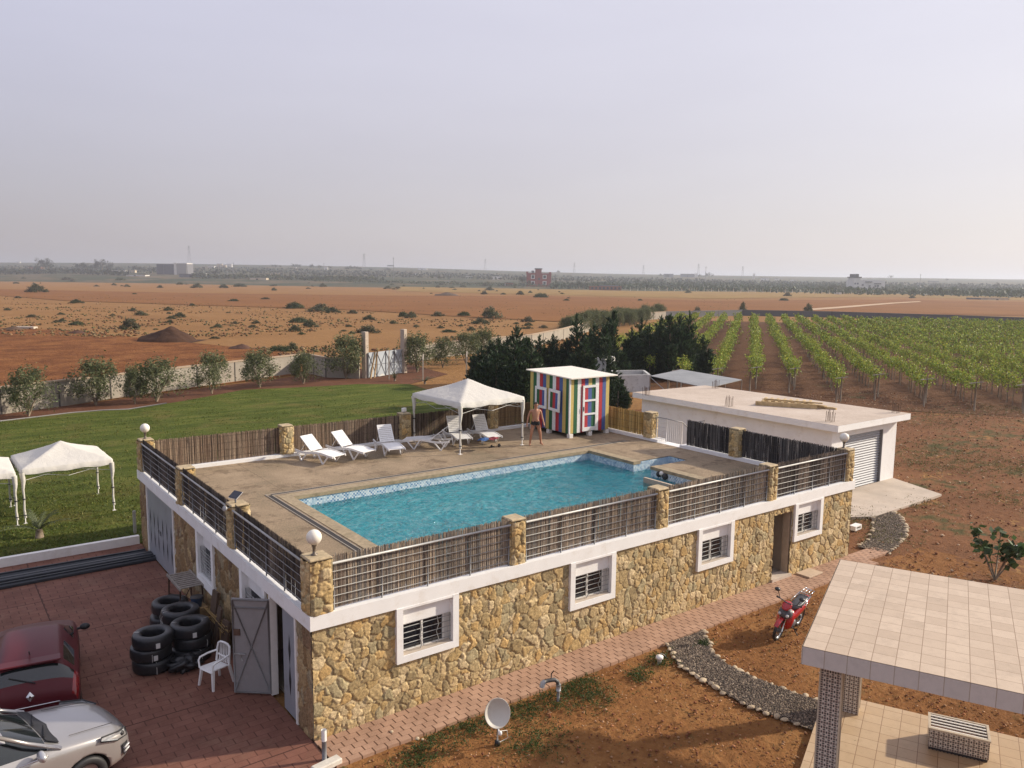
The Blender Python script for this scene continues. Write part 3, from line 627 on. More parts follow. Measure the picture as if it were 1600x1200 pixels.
def inpool(x, y): return (PX0 < x < PX1 and PY0 < y < PY1) or (PX1 <= x < AX and AY0 < y < AY1)
xs = [.40, PX0, PX1, AX, L-.42]; ys = [.42, PY0, AY0, AY1, PY1, WD-.4]
b = MB()
for i in range(4):
    for k in range(5):
        if not inpool((xs[i]+xs[i+1])/2, (ys[k]+ys[k+1])/2): b.quad((xs[i], ys[k], ZD), (xs[i+1], ys[k], ZD), (xs[i+1], ys[k+1], ZD), (xs[i], ys[k+1], ZD))
b.build('pool_deck', DECK, kind='structure')
b = MB(); c = .34; e = .03; z0, z1 = ZD-.10, ZD+.012
b.box((PX0-c, PY0-c, z0), (PX0+e, PY1+c, z1)); b.box((PX0+e, PY1-e, z0), (PX1+c, PY1+c, z1-.001)); b.box((PX0+e, PY0-c, z0), (PX1+c, PY0+e, z1-.001))
b.box((PX1-e, PY0+e, z0), (PX1+c, AY0+.02, z1-.002)); b.box((PX1-e, AY1-.02, z0), (PX1+c, PY1-e, z1-.002))
b.build('pool_coping', COPE, kind='structure')
m, t, p = shader('pool_mosaic'); n = N(t); v = n.coord(); s_ = n.sep(v)
cell = n.new('ShaderNodeCombineXYZ'); q_ = [n.math('FLOOR', n.math('DIVIDE', s_[i], .055)) for i in range(3)]
for i in range(3): n.val(cell.inputs[i], q_[i])
wn = n.new('ShaderNodeTexWhiteNoise'); n.val(wn.inputs['Vector'], cell.outputs[0])
chk = n.math('FRACT', n.math('MULTIPLY', n.math('ADD', n.math('ADD', q_[0], q_[1]), q_[2]), .5))
band = n.ramp(n.math('ADD', n.math('MULTIPLY', chk, .7), n.math('MULTIPLY', wn.outputs['Value'], .6)), [(.2, (.70, .76, .78)), (.55, (.42, .55, .64)), (.85, (.12, .24, .42))])
floorc = n.ramp(wn.outputs['Value'], [(0, (.50, .93, .95)), (1, (.62, .97, .98))])
up_ = n.math('GREATER_THAN', s_[2], 2.02)
t.links.new(n.mix(up_, floorc, band), p.inputs['Base Color']); p.inputs['Roughness'].default_value = .25
MOSAIC = m
zb = 1.35
b = MB(); P = [(PX0, PY0), (PX1, PY0), (PX1, AY0), (AX, AY0), (AX, AY1), (PX1, AY1), (PX1, PY1), (PX0, PY1)]
for i in range(8):
    (xa, ya), (xb, yb) = P[i], P[(i+1) % 8]; b.quad((xa, ya, zb), (xb, yb, zb), (xb, yb, ZD-.02), (xa, ya, ZD-.02))
b.quad((PX0, PY0, zb), (PX1, PY0, zb), (PX1, PY1, zb), (PX0, PY1, zb)); b.quad((PX1, AY0, zb), (AX, AY0, zb), (AX, AY1, zb), (PX1, AY1, zb))
for k in range(3): b.box((PX1+.3+.5*k, AY0+.002, zb+.004), (AX-.002, AY1-.002, zb+.26*(k+1)))
b.build('pool', MOSAIC, kind='structure')
# water: real waves, clear tint with paler lines painted in to imitate focused light
ZW = 2.20; res = .05
X, Y = np.meshgrid(np.arange(PX0, AX+.001, res), np.arange(PY0, PY1+.001, res), indexing='ij')
wz = ZW + .055*(fbm(X*.9+.4*Y, Y*1.3, 3, 61)-.5) + .035*(fbm(X*2.6, Y*3.4-X*.7, 3, 62)-.5)
idx = np.arange(X.size).reshape(X.shape); Fw = np.stack([idx[:-1, :-1], idx[1:, :-1], idx[1:, 1:], idx[:-1, 1:]], -1).reshape(-1, 4)
xc = (X[:-1, :-1]+res/2).ravel(); yc = (Y[:-1, :-1]+res/2).ravel()
keep = ((xc < PX1)) | ((yc > AY0) & (yc < AY1))
m, t, p = shader('pool_water'); n = N(t); v = n.coord(); out = t.nodes['Material Output']; t.nodes.remove(p)
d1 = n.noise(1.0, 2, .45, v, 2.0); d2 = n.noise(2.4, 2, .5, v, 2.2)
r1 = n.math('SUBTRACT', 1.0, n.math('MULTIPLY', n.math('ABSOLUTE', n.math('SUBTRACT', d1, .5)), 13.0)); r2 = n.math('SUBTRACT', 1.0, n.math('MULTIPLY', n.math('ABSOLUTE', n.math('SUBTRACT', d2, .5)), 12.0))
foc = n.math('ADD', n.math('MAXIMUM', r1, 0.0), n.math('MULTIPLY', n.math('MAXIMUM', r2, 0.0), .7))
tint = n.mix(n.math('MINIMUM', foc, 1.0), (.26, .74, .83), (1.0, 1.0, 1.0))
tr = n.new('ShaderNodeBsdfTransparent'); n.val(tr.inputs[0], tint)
rf = n.new('ShaderNodeBsdfRefraction'); rf.inputs['IOR'].default_value = 1.33; rf.inputs['Roughness'].default_value = .02; n.val(rf.inputs[0], (.62, .95, .97))
gl = n.new('ShaderNodeBsdfGlossy'); gl.inputs['Roughness'].default_value = .03
bm = n.bump(n.math('ADD', n.noise(7.0, 3, .6, v), n.math('MULTIPLY', d2, 2.4)), 1.0, .09)
bm2 = n.bump(n.math('ADD', n.math('MULTIPLY', d1, 1.6), n.math('ADD', d2, n.math('MULTIPLY', n.noise(9.0, 2, .5, v, .8), .35))), 1.0, .16)
t.links.new(bm, gl.inputs['Normal']); t.links.new(bm, rf.inputs['Normal'])
fz = n.new('ShaderNodeFresnel'); fz.inputs[0].default_value = 1.33; t.links.new(bm, fz.inputs['Normal'])
m1 = n.new('ShaderNodeMixShader'); m1.inputs[0].default_value = .18; t.links.new(tr.outputs[0], m1.inputs[1]); t.links.new(rf.outputs[0], m1.inputs[2])
df = n.new('ShaderNodeBsdfDiffuse'); df.inputs[0].default_value = (.07, .66, .78, 1); t.links.new(bm2, df.inputs['Normal']); m3 = n.new('ShaderNodeMixShader'); m3.inputs[0].default_value = .14; t.links.new(m1.outputs[0], m3.inputs[1]); t.links.new(df.outputs[0], m3.inputs[2])
m2 = n.new('ShaderNodeMixShader'); t.links.new(fz.outputs[0], m2.inputs[0]); t.links.new(m3.outputs[0], m2.inputs[1]); t.links.new(gl.outputs[0], m2.inputs[2]); t.links.new(m2.outputs[0], out.inputs[0])
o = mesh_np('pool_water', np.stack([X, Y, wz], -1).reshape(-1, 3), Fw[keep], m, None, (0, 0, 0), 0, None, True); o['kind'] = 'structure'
# slotted drain round the pool
dr = empty('drain_channel', (2.45, 9.35, ZD), 0, 'narrow slotted drain channel set in the deck round the pool', 'drain')
b = MB(); b.box((0, -8.4, 0.0), (.022, .022, .02)); b.box((.15, -8.4, 0), (.172, -.15, .02)); b.box((.022, .0, 0), (15.2, .022, .02)); b.box((.172, -.15, 0), (15.2, -.128, .02)); b.build('edge_strip', plain('pale_plastic', (.36, .32, .27), .7), dr)
b = MB()
for k in range(150): b.box((.026, -8.35+.055*k, .004), (.146, -8.315+.055*k, .014))
for k in range(270): b.box((.19+.055*k, -.124, .004), (.225+.055*k, -.004, .014))
b.build('grate', plain('dark_plastic', (.045, .04, .037), .6), dr)
# ================================================================ stone pillars on the parapet
def pillar(x, y, seed, label, h=1.07, w=.42, pal=STONEPAL):
    t_ = empty('stone_pillar', (x, y, ZT), 0, label, 'pillar', 'stone pillars round the pool deck')
    V = []; F = []; Cc = []; base = 0; hw = w/2
    for k, (ox, oy, ux, uy, nx_, ny_) in enumerate(((-hw, -hw, 1, 0, 0, -1), (hw, -hw, 0, 1, 1, 0), (hw, hw, -1, 0, 0, 1), (-hw, hw, 0, -1, -1, 0))):
        us = np.linspace(0, w, 22); vs = np.linspace(0, h-.06, 52); u, v = np.meshgrid(us, vs, indexing='ij')
        hh, c = stone_field(u+k*w, v, .21, seed, 1.0, .05, pal)
        edge = np.minimum(u, w-u)/.06; hh = hh*np.clip(edge, 0.15, 1)
        P = np.array((ox, oy, 0))+u[..., None]*np.array((ux, uy, 0))+v[..., None]*np.array((0, 0, 1.))+hh[..., None]*np.array((nx_, ny_, 0))
        idx = np.arange(u.size).reshape(u.shape)+base; f = np.stack([idx[:-1, :-1], idx[1:, :-1], idx[1:, 1:], idx[:-1, 1:]], -1).reshape(-1, 4)
        V.append(P.reshape(-1, 3)); F.append(f); Cc.append(c.reshape(-1, 3)); base += u.size
    mesh_np('shaft', np.vstack(V), np.vstack(F), STONE, t_, (0, 0, 0), 0, np.vstack(Cc), True)
    b = MB(); b.bbox((-hw-.008, -hw-.008, h-.062), (hw+.008, hw+.008, h), .022); b.build('cap', plain('pillar_cap', (.43, .34, .21), .9, var=.25, nscale=9, bump=.5, bscale=25), t_)
    return t_
PXS = [.20, 4.98, 9.75, 14.50, L-.20]; PYS = [.20, 4.90, 9.45, WD-.2]
names = ['stone pillar with a globe lamp at the near corner of the deck', 'second stone pillar from the near corner along the sunlit front', 'middle stone pillar of the sunlit front, beside the water', 'fourth stone pillar of the sunlit front, above the open door', 'stone pillar with a globe lamp at the right front corner by the roller shutter']
for i, x in enumerate(PXS): pillar(x, .20, 200+i, names[i], 1.12 if i == 0 else 1.07, .46 if i == 0 else .40)
pillar(.20, PYS[1], 210, 'stone pillar on the shaded left side that carries the solar spotlight'); pillar(.20, PYS[2], 211, 'stone pillar on the shaded left side nearest the far globe lamp'); pillar(.20, PYS[3], 212, 'stone pillar with a globe lamp at the far left corner of the deck')
pillar(5.0, WD-.2, 213, 'sunlit stone pillar in the back reed fence behind the two left loungers'); pillar(9.95, WD-.2, 214, 'stone pillar in the back reed fence with a small white floodlight on top'); pillar(14.3, WD-.2, 215, 'stone pillar in the back fence under the gazebo roof')
pillar(L-.2, WD-.2, 216, 'stone pillar hidden behind the striped hut'); pillar(L-.2, 8.95, 217, 'stone pillar at the end of the yellow reed fence beside the stair'); pillar(L-.2, 4.55, 218, 'stone pillar between the two black reed screens on the right side')
# ================================================================ reed screens and railings
def reed_mesh(name, width, height, seed, pal, parent, O, U, nrm, gap=.010, thick=.007, top=.06, bands=(0.25, .55, .85)):
    r = np.random.default_rng(seed); k = int(width/gap)*2; u0 = np.concatenate([(np.arange(k//2)+.5)*gap, np.arange(k//2)*gap])+r.normal(0, gap*.15, k)
    U = np.array(U, float); nrm = np.array(nrm, float); O = np.array(O, float)
    rad = thick*(.6+.7*r.random(k)); hh = height-top*r.random(k)**1.5+.03*r.normal(size=k)*(r.random(k) < .15); sl = r.normal(0, .012, k); off = r.normal(0, .004, k)-np.repeat([0, 1.2*thick], k//2)
    V = np.zeros((k, 3, 3, 3)) # k reeds, 3 rings, 3 corners
    for ring in range(3):
        zz = hh*ring/2; uu = u0+sl*(ring-1)*.6+r.normal(0, .002, k)
        for c_, (du, dn) in enumerate(((-1, 0), (1, 0), (0, .55))):
            V[:, ring, c_] = O+(uu+du*rad)[:, None]*U+(off+dn*rad)[:, None]*nrm+zz[:, None]*np.array((0, 0, 1.))
    b = 9*np.arange(k)[:, None, None]
    f = np.array([(0, 1, 4, 3), (1, 2, 5, 4), (2, 0, 3, 5), (3, 4, 7, 6), (4, 5, 8, 7), (5, 3, 6, 8)]); F = (f[None]+b).reshape(-1, 4)
    clump = vnoise(u0*3.2, u0*0+seed, seed)
    c = np.array(pal)[np.minimum((r.random(k)*.6+clump*.5)*len(pal), len(pal)-1).astype(int)]*(.65+.7*r.random((k, 1)))
    o = mesh_np(name, V.reshape(-1, 3), F, REED, parent, (0, 0, 0), 0, np.repeat(c, 9, 0))
    return o
def wires(parent, O, U, nrm, width, zs, name='binding_wire', off=.012):
    b = MB(); O = Vector(O); U = Vector(U); nn = Vector(nrm)
    for z in zs: b.tube([O+U*.01+nn*off+Vector((0, 0, z)), O+U*(width-.01)+nn*off+Vector((0, 0, z+.01))], .004, 4)
    b.build(name, plain('wire', (.08, .06, .045), .7), parent)
BROWN = [(.26, .205, .16), (.34, .27, .21), (.40, .32, .25), (.15, .115, .09), (.38, .30, .22), (.20, .18, .16), (.27, .25, .23), (.11, .10, .09)]
GREYR = [(.035, .032, .034), (.05, .046, .045), (.075, .068, .065), (.028, .025, .027), (.12, .11, .105), (.16, .15, .14)]
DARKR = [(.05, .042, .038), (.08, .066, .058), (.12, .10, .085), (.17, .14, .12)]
YELL = [(.50, .33, .10), (.58, .41, .15), (.42, .26, .075), (.64, .48, .2)]
TANR = [(.26, .17, .085), (.31, .21, .11), (.22, .14, .07)]
def railing(O, U, nin, width, seed, label, pal, posts=3):
    """steel railing with a reed screen on its inner side; O is the foot of its start, nin points inwards"""
    t_ = empty('railing', O, 0, label, 'railing', 'steel railings with reed screens'); U = Vector(U); nn = Vector(nin)
    def pt(u, z, n_=0.): q = U*u+nn*n_; return (q.x, q.y, z)
    MBh = MB(); MBh.tube([pt(.0, .95), pt(width, .95)], .025, 10); MBh.build('handrail', GALV, t_)
    b = MB()
    for k in range(5): b.tube([pt(0, .12+.165*k, .004), pt(width, .12+.165*k, .004)], .0085, 6)
    split(b, 'rail', RAIL, t_)
    for k in range(posts):
        u = width*(k+1)/(posts+1); b = MB()
        b.tube([pt(u, 0., .02), pt(u, .94, .02)], .017, 8); b.build('post', plain('grey_post', (.20, .20, .205), .5, .4), t_)
    for u in (.03, width-.03): b = MB(); b.tube([pt(u, 0., .02), pt(u, .94, .02)], .017, 8); b.build('post', plain('grey_post', (.2, .2, .205), .5, .4), t_)
    q = nn*.05; s_ = reed_mesh('reed_screen', width, 1.07, seed, pal, t_, (q.x, q.y, .03), U, -nn)
    return t_
rl = ['front railing bay nearest the near corner', 'second front railing bay from the near corner, beside the pool', 'third front railing bay from the near corner, at the pool end', 'front railing bay at the right end, ending at the right globe lamp']
for i in range(4):
    a = PXS[i]+(.25 if i == 0 else .22); c = PXS[i+1]-.22
    railing((a, .02, ZT), (1, 0, 0), (0, 1, 0), c-a, 300+i, rl[i]+', over brown reeds', BROWN if i < 3 else DARKR+BROWN[:2])
rl = ['shaded left railing bay at the near corner lamp', 'middle railing bay of the shaded left side', 'shaded left railing bay at the far corner lamp']
for i in range(3):
    a = PYS[i]+.24; c = PYS[i+1]-.23
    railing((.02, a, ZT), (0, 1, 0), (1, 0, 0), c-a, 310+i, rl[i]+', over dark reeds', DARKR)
def reed_fence(O, U, nin, width, h, seed, pal, label, gap=.011, thick=.008, group='reed fences at the back and right of the deck', wz=(.15, .4, .65, .9)):
    t_ = empty('reed_fence', O, 0, label, 'reed fence', group)
    reed_mesh('reed_screen', width, h, seed, pal, t_, (0, 0, 0.01), U, nin, gap, thick)
    wires(t_, (0, 0, 0), U, nin, width, [z*h for z in wz])
    b = MB(); Uv = Vector(U); nn = Vector(nin)
    for u in np.linspace(.05, width-.05, 4): q = Uv*u-nn*.05; b.tube([(q.x, q.y, 0), (q.x, q.y, h-.1)], .02, 6)
    split(b, 'post', plain('grey_post', (.2, .2, .205), .5, .4), t_)
    return t_
BROWNB = [(.16, .105, .07), (.22, .15, .105), (.28, .20, .14), (.10, .07, .05), (.33, .25, .18), (.19, .14, .11)]
yb = WD-.22
for i, (a, c, pal, lab) in enumerate([(.43, 4.77, BROWNB, 'brown reed fence at the back left, below the lawn and the far globe lamp'), (5.22, 9.73, BROWNB, 'brown reed fence at the back behind the loungers, between two stone pillars'), (10.17, 14.08, [tuple(x*.7 for x in q) for q in BROWNB], 'dark brown reed fence behind the deck gazebo'), (14.52, L-.42, TANR, 'plain tan reed fence behind the standing man')]):
    reed_fence((a, yb, ZT), (1, 0, 0), (0, -1, 0), c-a, .98, 320+i, pal, lab)
xr = L-.22
reed_fence((xr, 9.17, ZT), (0, 1, 0), (-1, 0, 0), WD-.42-9.17, .98, 330, YELL, 'bright yellow reed fence between the hut and the stair', .022, .014, wz=(.2, .5, .8))
reed_fence((xr, .42, ZT), (0, 1, 0), (-1, 0, 0), 4.32-.42, 1.02, 331, GREYR, 'black reed screen at the right front corner of the deck', .016, .010)
reed_fence((xr, 4.77, ZT), (0, 1, 0), (-1, 0, 0), 6.98-4.77, 1.02, 332, GREYR, 'short black reed screen beside the stair opening', .016, .010)
# stair railing in the gap
t_ = empty('stair_railing', (L-.15, 6.95, ZD), 0, 'thin white metal railing round the stair opening on the right side', 'railing')
b = MB()
for y in (0.05, 1.2, 1.75): b.tube([(0.05, y, 0), (.05, y, .98)], .018, 6)
b.tube([(1.0, 1.2, -.35), (1.0, 1.2, .75)], .018, 6); b.tube([(1.0, .05, 0), (1.0, .05, .98)], .018, 6); split(b, 'post', WHITE, t_)
b = MB()
for k in range(6):
    z = .12+.16*k; b.tube([(.05, 1.2, z), (.05, 1.75, z)], .008, 5); b.tube([(.05, .05, z), (1.0, .05, z)], .008, 5)
split(b, 'rail', GALV, t_)
b = MB()
for k in range(9): x = .05+.118*k; b.tube([(x, 1.2, -.04*k+.05), (x, 1.2, .97-.028*k)], .006, 5)
split(b, 'baluster', WHITE, t_)
b = MB(); b.tube([(.05, 1.75, .98), (.05, 1.2, .98), (1.0, 1.2, .75), (2.2, 1.2, -.2)], .02, 6); b.tube([(.05, .05, .98), (1.0, .05, .98)], .02, 6); b.build('handrail', plain('grey_post', (.2, .2, .205), .5, .4), t_)
b = MB()
for k in range(8): b.box((.22+.28*k, .05, -.17*(k+1)-.12), (.22+.28*(k+1), 1.2, -.17*(k+1)))
b.build('steps', CONC, t_)
# globe lamps
GLOBE = plain('opal_globe', (.82, .78, .68), .35, var=.02)
def globe(x, y, label, r_=.15, tall=.30):
    t_ = empty('globe_lamp', (x, y, ZT+(1.12 if x < 1 and y < 1 else 1.07)), 0, label, 'lamp', 'globe lamps on the corner pillars')
    MB().lathe([(.07, 0), (.07, .015), (.035, .03), (.03, .12), (.035, .13), (.035, .17), (.05, .18), (.05, .215)], n=14).build('stem', plain('lamp_stem', (.16, .13, .10), .5, .3), t_)
    MB().ball((0, 0, .205+r_), r_, 24).build('globe', GLOBE, t_)
globe(.17, .22, 'largest white globe lamp, on the near corner pillar'); globe(.2, WD-.2, 'white globe lamp against the lawn on the far left corner pillar'); globe(L-.25, .25, 'white globe lamp in front of the roller shutter on the right corner pillar')
t_ = empty('solar_spotlight', (.16, PYS[1], ZT+1.07), R_(200), 'small solar panel and spotlight on the shaded left pillar', 'spotlight')
Mx = Matrix.Translation((0, 0, .2)) @ Matrix.Rotation(R_(35), 4, 'Y')
MB().bbox((-.11, -.14, -.01), (.11, .14, .012), .005, Mx).build('solar_panel', plain('solar_glass', (.03, .035, .05), .15), t_)
MB().bbox((-.12, -.15, -.02), (.12, .15, -.012), .003, Mx).build('frame', WHITE, t_)
MB().tube([(0, 0, 0), (0, 0, .19)], .02, 8).build('stem', DKMET, t_)
Mx = Matrix.Translation((.28, .05, -.08)) @ Matrix.Rotation(R_(70), 4, 'Y'); MB().lathe([(.001, 0), (.03, 0), (.07, .08), (.065, .09), (.001, .085)], n=14, M=Mx).tube([(.0, .03, -.02), (.28, .05, -.08)], .018, 6).build('spot_head', GALV, t_)
t_ = empty('floodlight', (9.95, WD-.2, ZT+1.07), R_(20), 'small white floodlight on the back pillar beside the gazebo', 'floodlight')
MB().bbox((-.10, -.07, .04), (.10, .05, .19), .015).build('housing', WHITE, t_); MB().box((-.03, -.02, 0), (.03, .02, .045)).build('bracket', GALV, t_)
# ================================================================ gazebos
def gazebo(px, py, z, rz, label, w=3.0, d=3.0, eave=1.95, apex=2.62, seed=1, sag=0.0):
    t_ = empty('gazebo', (px, py, z), rz, label, 'gazebo', 'white folding gazebos'); r = np.random.default_rng(seed); hw, hd = w/2, d/2
    k = 22; us = np.linspace(-1, 1, 2*k+1); X, Y = np.meshgrid(us, us, indexing='ij'); mx = np.maximum(abs(X), abs(Y))
    Z = eave+.0+(apex-eave)*(1-mx)*(1-.10*np.sin(math.pi*mx)); rid = abs(abs(X)-abs(Y))
    Z -= (.025+sag)*np.sin(math.pi*np.clip(mx, 0, 1))*np.clip(rid*1.6, 0, 1)
    Z += .05*(fbm(X*2.6+seed, Y*2.6, 4, seed)-.5)*(mx > .08)
    V = np.stack([X*hw, Y*hd, Z], -1).reshape(-1, 3); idx = np.arange(X.size).reshape(X.shape)
    F = np.stack([idx[:-1, :-1], idx[1:, :-1], idx[1:, 1:], idx[:-1, 1:]], -1).reshape(-1, 4)
    # hanging edge
    ring = [(i, 0) for i in range(2*k)]+[(2*k, i) for i in range(2*k)]+[(2*k-i, 2*k) for i in range(2*k)]+[(0, 2*k-i) for i in range(2*k)]
    top = np.array([idx[a] for a in ring]); n_ = len(ring); low = V[top].copy(); s_ = np.arange(n_)/(2*k)*2*math.pi
    low[:, 2] -= .19+.02*np.sin(s_*3+seed); low[:, :2] *= (1.012+.01*np.sin(s_*5+seed))[:, None]
    nb = len(V); V = np.vstack([V, low]); ar = np.arange(n_)
    F = np.vstack([F, np.stack([top, nb+ar, nb+(ar+1) % n_, np.roll(top, -1)], -1)])
    mesh_np('canopy', V, F, FABRIC, t_, (0, 0, 0), 0, None, False)
    for sx in (-1, 1):
        for sy in (-1, 1):
            x, y = sx*(hw-.04), sy*(hd-.04)
            b = MB(); b.tube([(x, y, 0), (x, y, eave-.1)], .018, 8); b.box((x-.06, y-.06, 0), (x+.06, y+.06, .012)); lg = b.build('leg', WHITE, t_)
            prof = [(.16, eave-.12), (.12, eave-.45), (.07, eave-.75), (.052, .95), (.06, .55), (.075, .22)]; b = MB(); n2 = 8
            b.tube([(x+.012*math.sin(9*z_), y+.012*math.cos(7*z_), z_) for _, z_ in prof], [q_*.62 for q_, _ in prof], n2, False); b.build('leg_sleeve', FABRIC, lg)
            b = MB()
            for zz in (.30, .9): b.tube([(x, y, zz), (x, y, zz+.03)], .062, 8)
            split(b, 'tie', BLACK, lg)
    b = MB()
    for sx in (-1, 1):
        y = sx*(hd-.04); x = sx*(hw-.04); z1, z0_ = eave-.14, eave-.42
        for (a, c) in ((-hw+.04, 0), (0, hw-.04)):
            b.tube([(a, y, z1), (c, y, z0_ if a < 0 else z1)], .010, 6) if False else (b.tube([(a, y, z1), (c, y, z0_)], .010, 6), b.tube([(a, y, z0_), (c, y, z1)], .010, 6))
        for (a, c) in ((-hd+.04, 0), (0, hd-.04)): b.tube([(x, a, z1), (x, c, z0_)], .010, 6); b.tube([(x, a, z0_), (x, c, z1)], .010, 6)
    split(b, 'scissor_bar', GALV, t_); return t_
gazebo(11.95, 12.62, ZD, R_(2), 'white gazebo on the pool deck over the loungers', 3.1, 3.35, 1.95, 2.62, 3)
gazebo(-1.46, 20.9, .05, R_(1), 'white gazebo on the lawn nearest the stone building, seen whole', 3.05, 3.0, 2.02, 2.68, 5, .03)
gazebo(-4.62, 20.75, .05, R_(-1), 'white gazebo on the lawn cut by the left edge of the picture', 3.0, 3.0, 1.97, 2.62, 8, .02)
# ================================================================ sun loungers
def lounger(fx, fy, hx, hy, label, angle=48):
    f = np.array(G(fx, fy, ZD)[:2]); h = np.array(G(hx, hy, ZD)[:2]); d = (f-h)/np.linalg.norm(f-h); c = (f+h)/2
    t_ = empty('sun_lounger', (c[0], c[1], ZD), math.atan2(d[1], d[0]), label, 'sun lounger', 'white plastic sun loungers')
    Lg, w, zs = 1.9, .31, .36; hinge = -.18
    def zc(x): return zs+.035*math.cos((x-.25)*4.2)
    b = MB(); xs_ = np.arange(hinge, .93, .075)
    for x in xs_:
        Mx = Matrix.Translation((x+.033, 0, zc(x+.03))) @ Matrix.Rotation(.035*4.2*math.sin((x-.22)*4.2), 4, 'Y'); b.bbox((-.032, -w+.03, -.012), (.032, w-.03, .012), .005, Mx)
    b.build('seat', PLASTIC, t_)
    for s_ in (-1, 1):
        b = MB(); pts = [(x, s_*w, zc(x)-.01) for x in np.linspace(-.95, .95, 16)]
        for i in range(15):
            (xa, ya, za), (xb, yb_, zb_) = pts[i], pts[i+1]; hh = .035
            b.add([(xa, ya-.02, za-hh), (xb, ya-.02, zb_-hh), (xb, ya+.02, zb_-hh), (xa, ya+.02, za-hh), (xa, ya-.02, za+hh), (xb, ya-.02, zb_+hh), (xb, ya+.02, zb_+hh), (xa, ya+.02, za+hh)], [(0, 3, 2, 1), (4, 5, 6, 7), (0, 1, 5, 4), (2, 3, 7, 6), (1, 2, 6, 5), (3, 0, 4, 7)])
        b.build('side_rail', PLASTIC, t_)
        for xa, xm, xb in ((-.82, -.62, -.36), (.22, .45, .72)):
            b = MB(); y = s_*(w+.005)
            for q in ((xa, xm), (xb, xm)): 
                d_ = Vector((q[1]-q[0], 0, -zs+.03)); n_ = Vector((.028, 0, 0))
                A = Vector((q[0], y, zc(q[0])-.03)); B = Vector((q[1], y, 0.0)); e = Vector((0, .02, 0))
                b.add([A-n_-e, A+n_-e, A+n_+e, A-n_+e, B-n_-e, B+n_-e, B+n_+e, B-n_+e], [(0, 1, 2, 3), (7, 6, 5, 4), (0, 4, 5, 1), (1, 5, 6, 2), (2, 6, 7, 3), (3, 7, 4, 0)])
            b.build('leg', PLASTIC, t_)
    a = R_(angle); b = MB(); Mb = Matrix.Translation((hinge, 0, zs+.045)) @ Matrix.Rotation(-(math.pi-a)+math.pi, 4, 'Y') if False else Matrix.Translation((hinge, 0, zs+.045)) @ Matrix.Rotation(a, 4, 'Y')
    for k in range(9): b.bbox((-.075*(k+1)+.006, -w+.045, -.012), (-.075*k-.006, w-.045, .012), .005, Mb)
    for s_ in (-1, 1): b.bbox((-.70, s_*(w-.045)-.02, -.016), (0, s_*(w-.045)+.02, .014), .005, Mb)
    b.bbox((-.72, -w+.03, -.015), (-.67, w-.03, .016), .006, Mb)
    b.build('backrest', PLASTIC, t_)
    b = MB()
    for s_ in (-1, 1): b.tube([Mb @ Vector((-.40, s_*(w-.08), -.02)), Vector((hinge-.52, s_*(w-.08), zs+.02))], .012, 6)
    split(b, 'prop', PLASTIC, t_)
    return t_
lounger(528, 726, 474, 716, 'white sun lounger farthest left on the deck, raised back towards the fence', 41)
lounger(577, 719, 520, 709, 'white sun lounger in second place from the left, parallel to the leftmost one', 43)
lounger(618, 714, 598, 702, 'white sun lounger in third place from the left, facing the pool end on', 55)
lounger(636, 699, 700, 702, 'white sun lounger lying sideways under the gazebo edge, back raised to the right', 38)
lounger(724, 697, 705, 686, 'white empty sun lounger behind the front leg of the gazebo', 58)
lounger(770, 694, 744, 684, 'white sun lounger with blue and red towels on its seat', 58)
# towels, sandals, plank
w = G(760, 685, ZD+.45); r = np.random.default_rng(3)
for nm, c, lab, dx, dy in (('towel', (.05, .13, .32), 'crumpled blue towel on the right lounger', -.12, -.05), ('towel', (.22, .03, .045), 'crumpled dark red towel on the right lounger', .2, -.12)):
    us = np.linspace(-1, 1, 15); X, Y = np.meshgrid(us, us, indexing='ij'); q = X**2+Y**2
    Z = .10*np.exp(-q*1.2)+.10*fbm(X*2.5+dx*50, Y*2.5, 3, 5)-.06; V = np.stack([X*.26, Y*.19, Z], -1).reshape(-1, 3)
    idx = np.arange(X.size).reshape(X.shape); F = np.stack([idx[:-1, :-1], idx[1:, :-1], idx[1:, 1:], idx[:-1, 1:]], -1).reshape(-1, 4)
    o = mesh_np(nm, V, F, plain('towel_'+str(round(c[2]*100)), c, .95, var=.45, nscale=11), None, (w[0]+dx, w[1]+dy, ZD+.43), .4, None, True); tag(o, lab, 'towel')
for px, py, lab, rz in ((768, 699, 'black sandal on the deck beneath the towel lounger, left one', .2), (780, 697, 'black sandal on the deck nearest the right gazebo leg', .8)):
    w = G(px, py, ZD); t_ = empty('sandal', (w[0], w[1], ZD), rz, lab, 'sandal', 'sandals')
    MB().prism([(-.14, -.03), (-.05, -.045), (.08, -.055), (.15, -.02), (.15, .025), (.08, .05), (-.05, .04), (-.14, .035)], .001, .03).build('sole', BLACK, t_)
    MB().tube([(-.02, -.05, .02), (.0, -.03, .07), (.02, 0, .085), (.02, .03, .07), (.0, .05, .02)], .02, 6).build('strap', BLACK, t_)
w = G(640, 687, ZD); MB().bbox((-.55, -.14, 0), (.55, .14, .05), .01).build('plank', WHITE, None, (w[0], w[1]+.3, ZD), .1, 'short white board on the deck beside the rear gazebo leg', 'board')
w = G(1030, 737, ZD); t_ = empty('pool_ball_float', (15.02, 4.85, 2.34), 0, 'black and white twin ball float resting at the pool edge by the steps', 'float')
MB().ball((0, -.1, 0), .12, 16).ball((0.02, .2, .02), .11, 16).build('ball', BLACK, t_); MB().ball((-.03, .05, .08), .08, 14).build('middle', WHITE, t_)
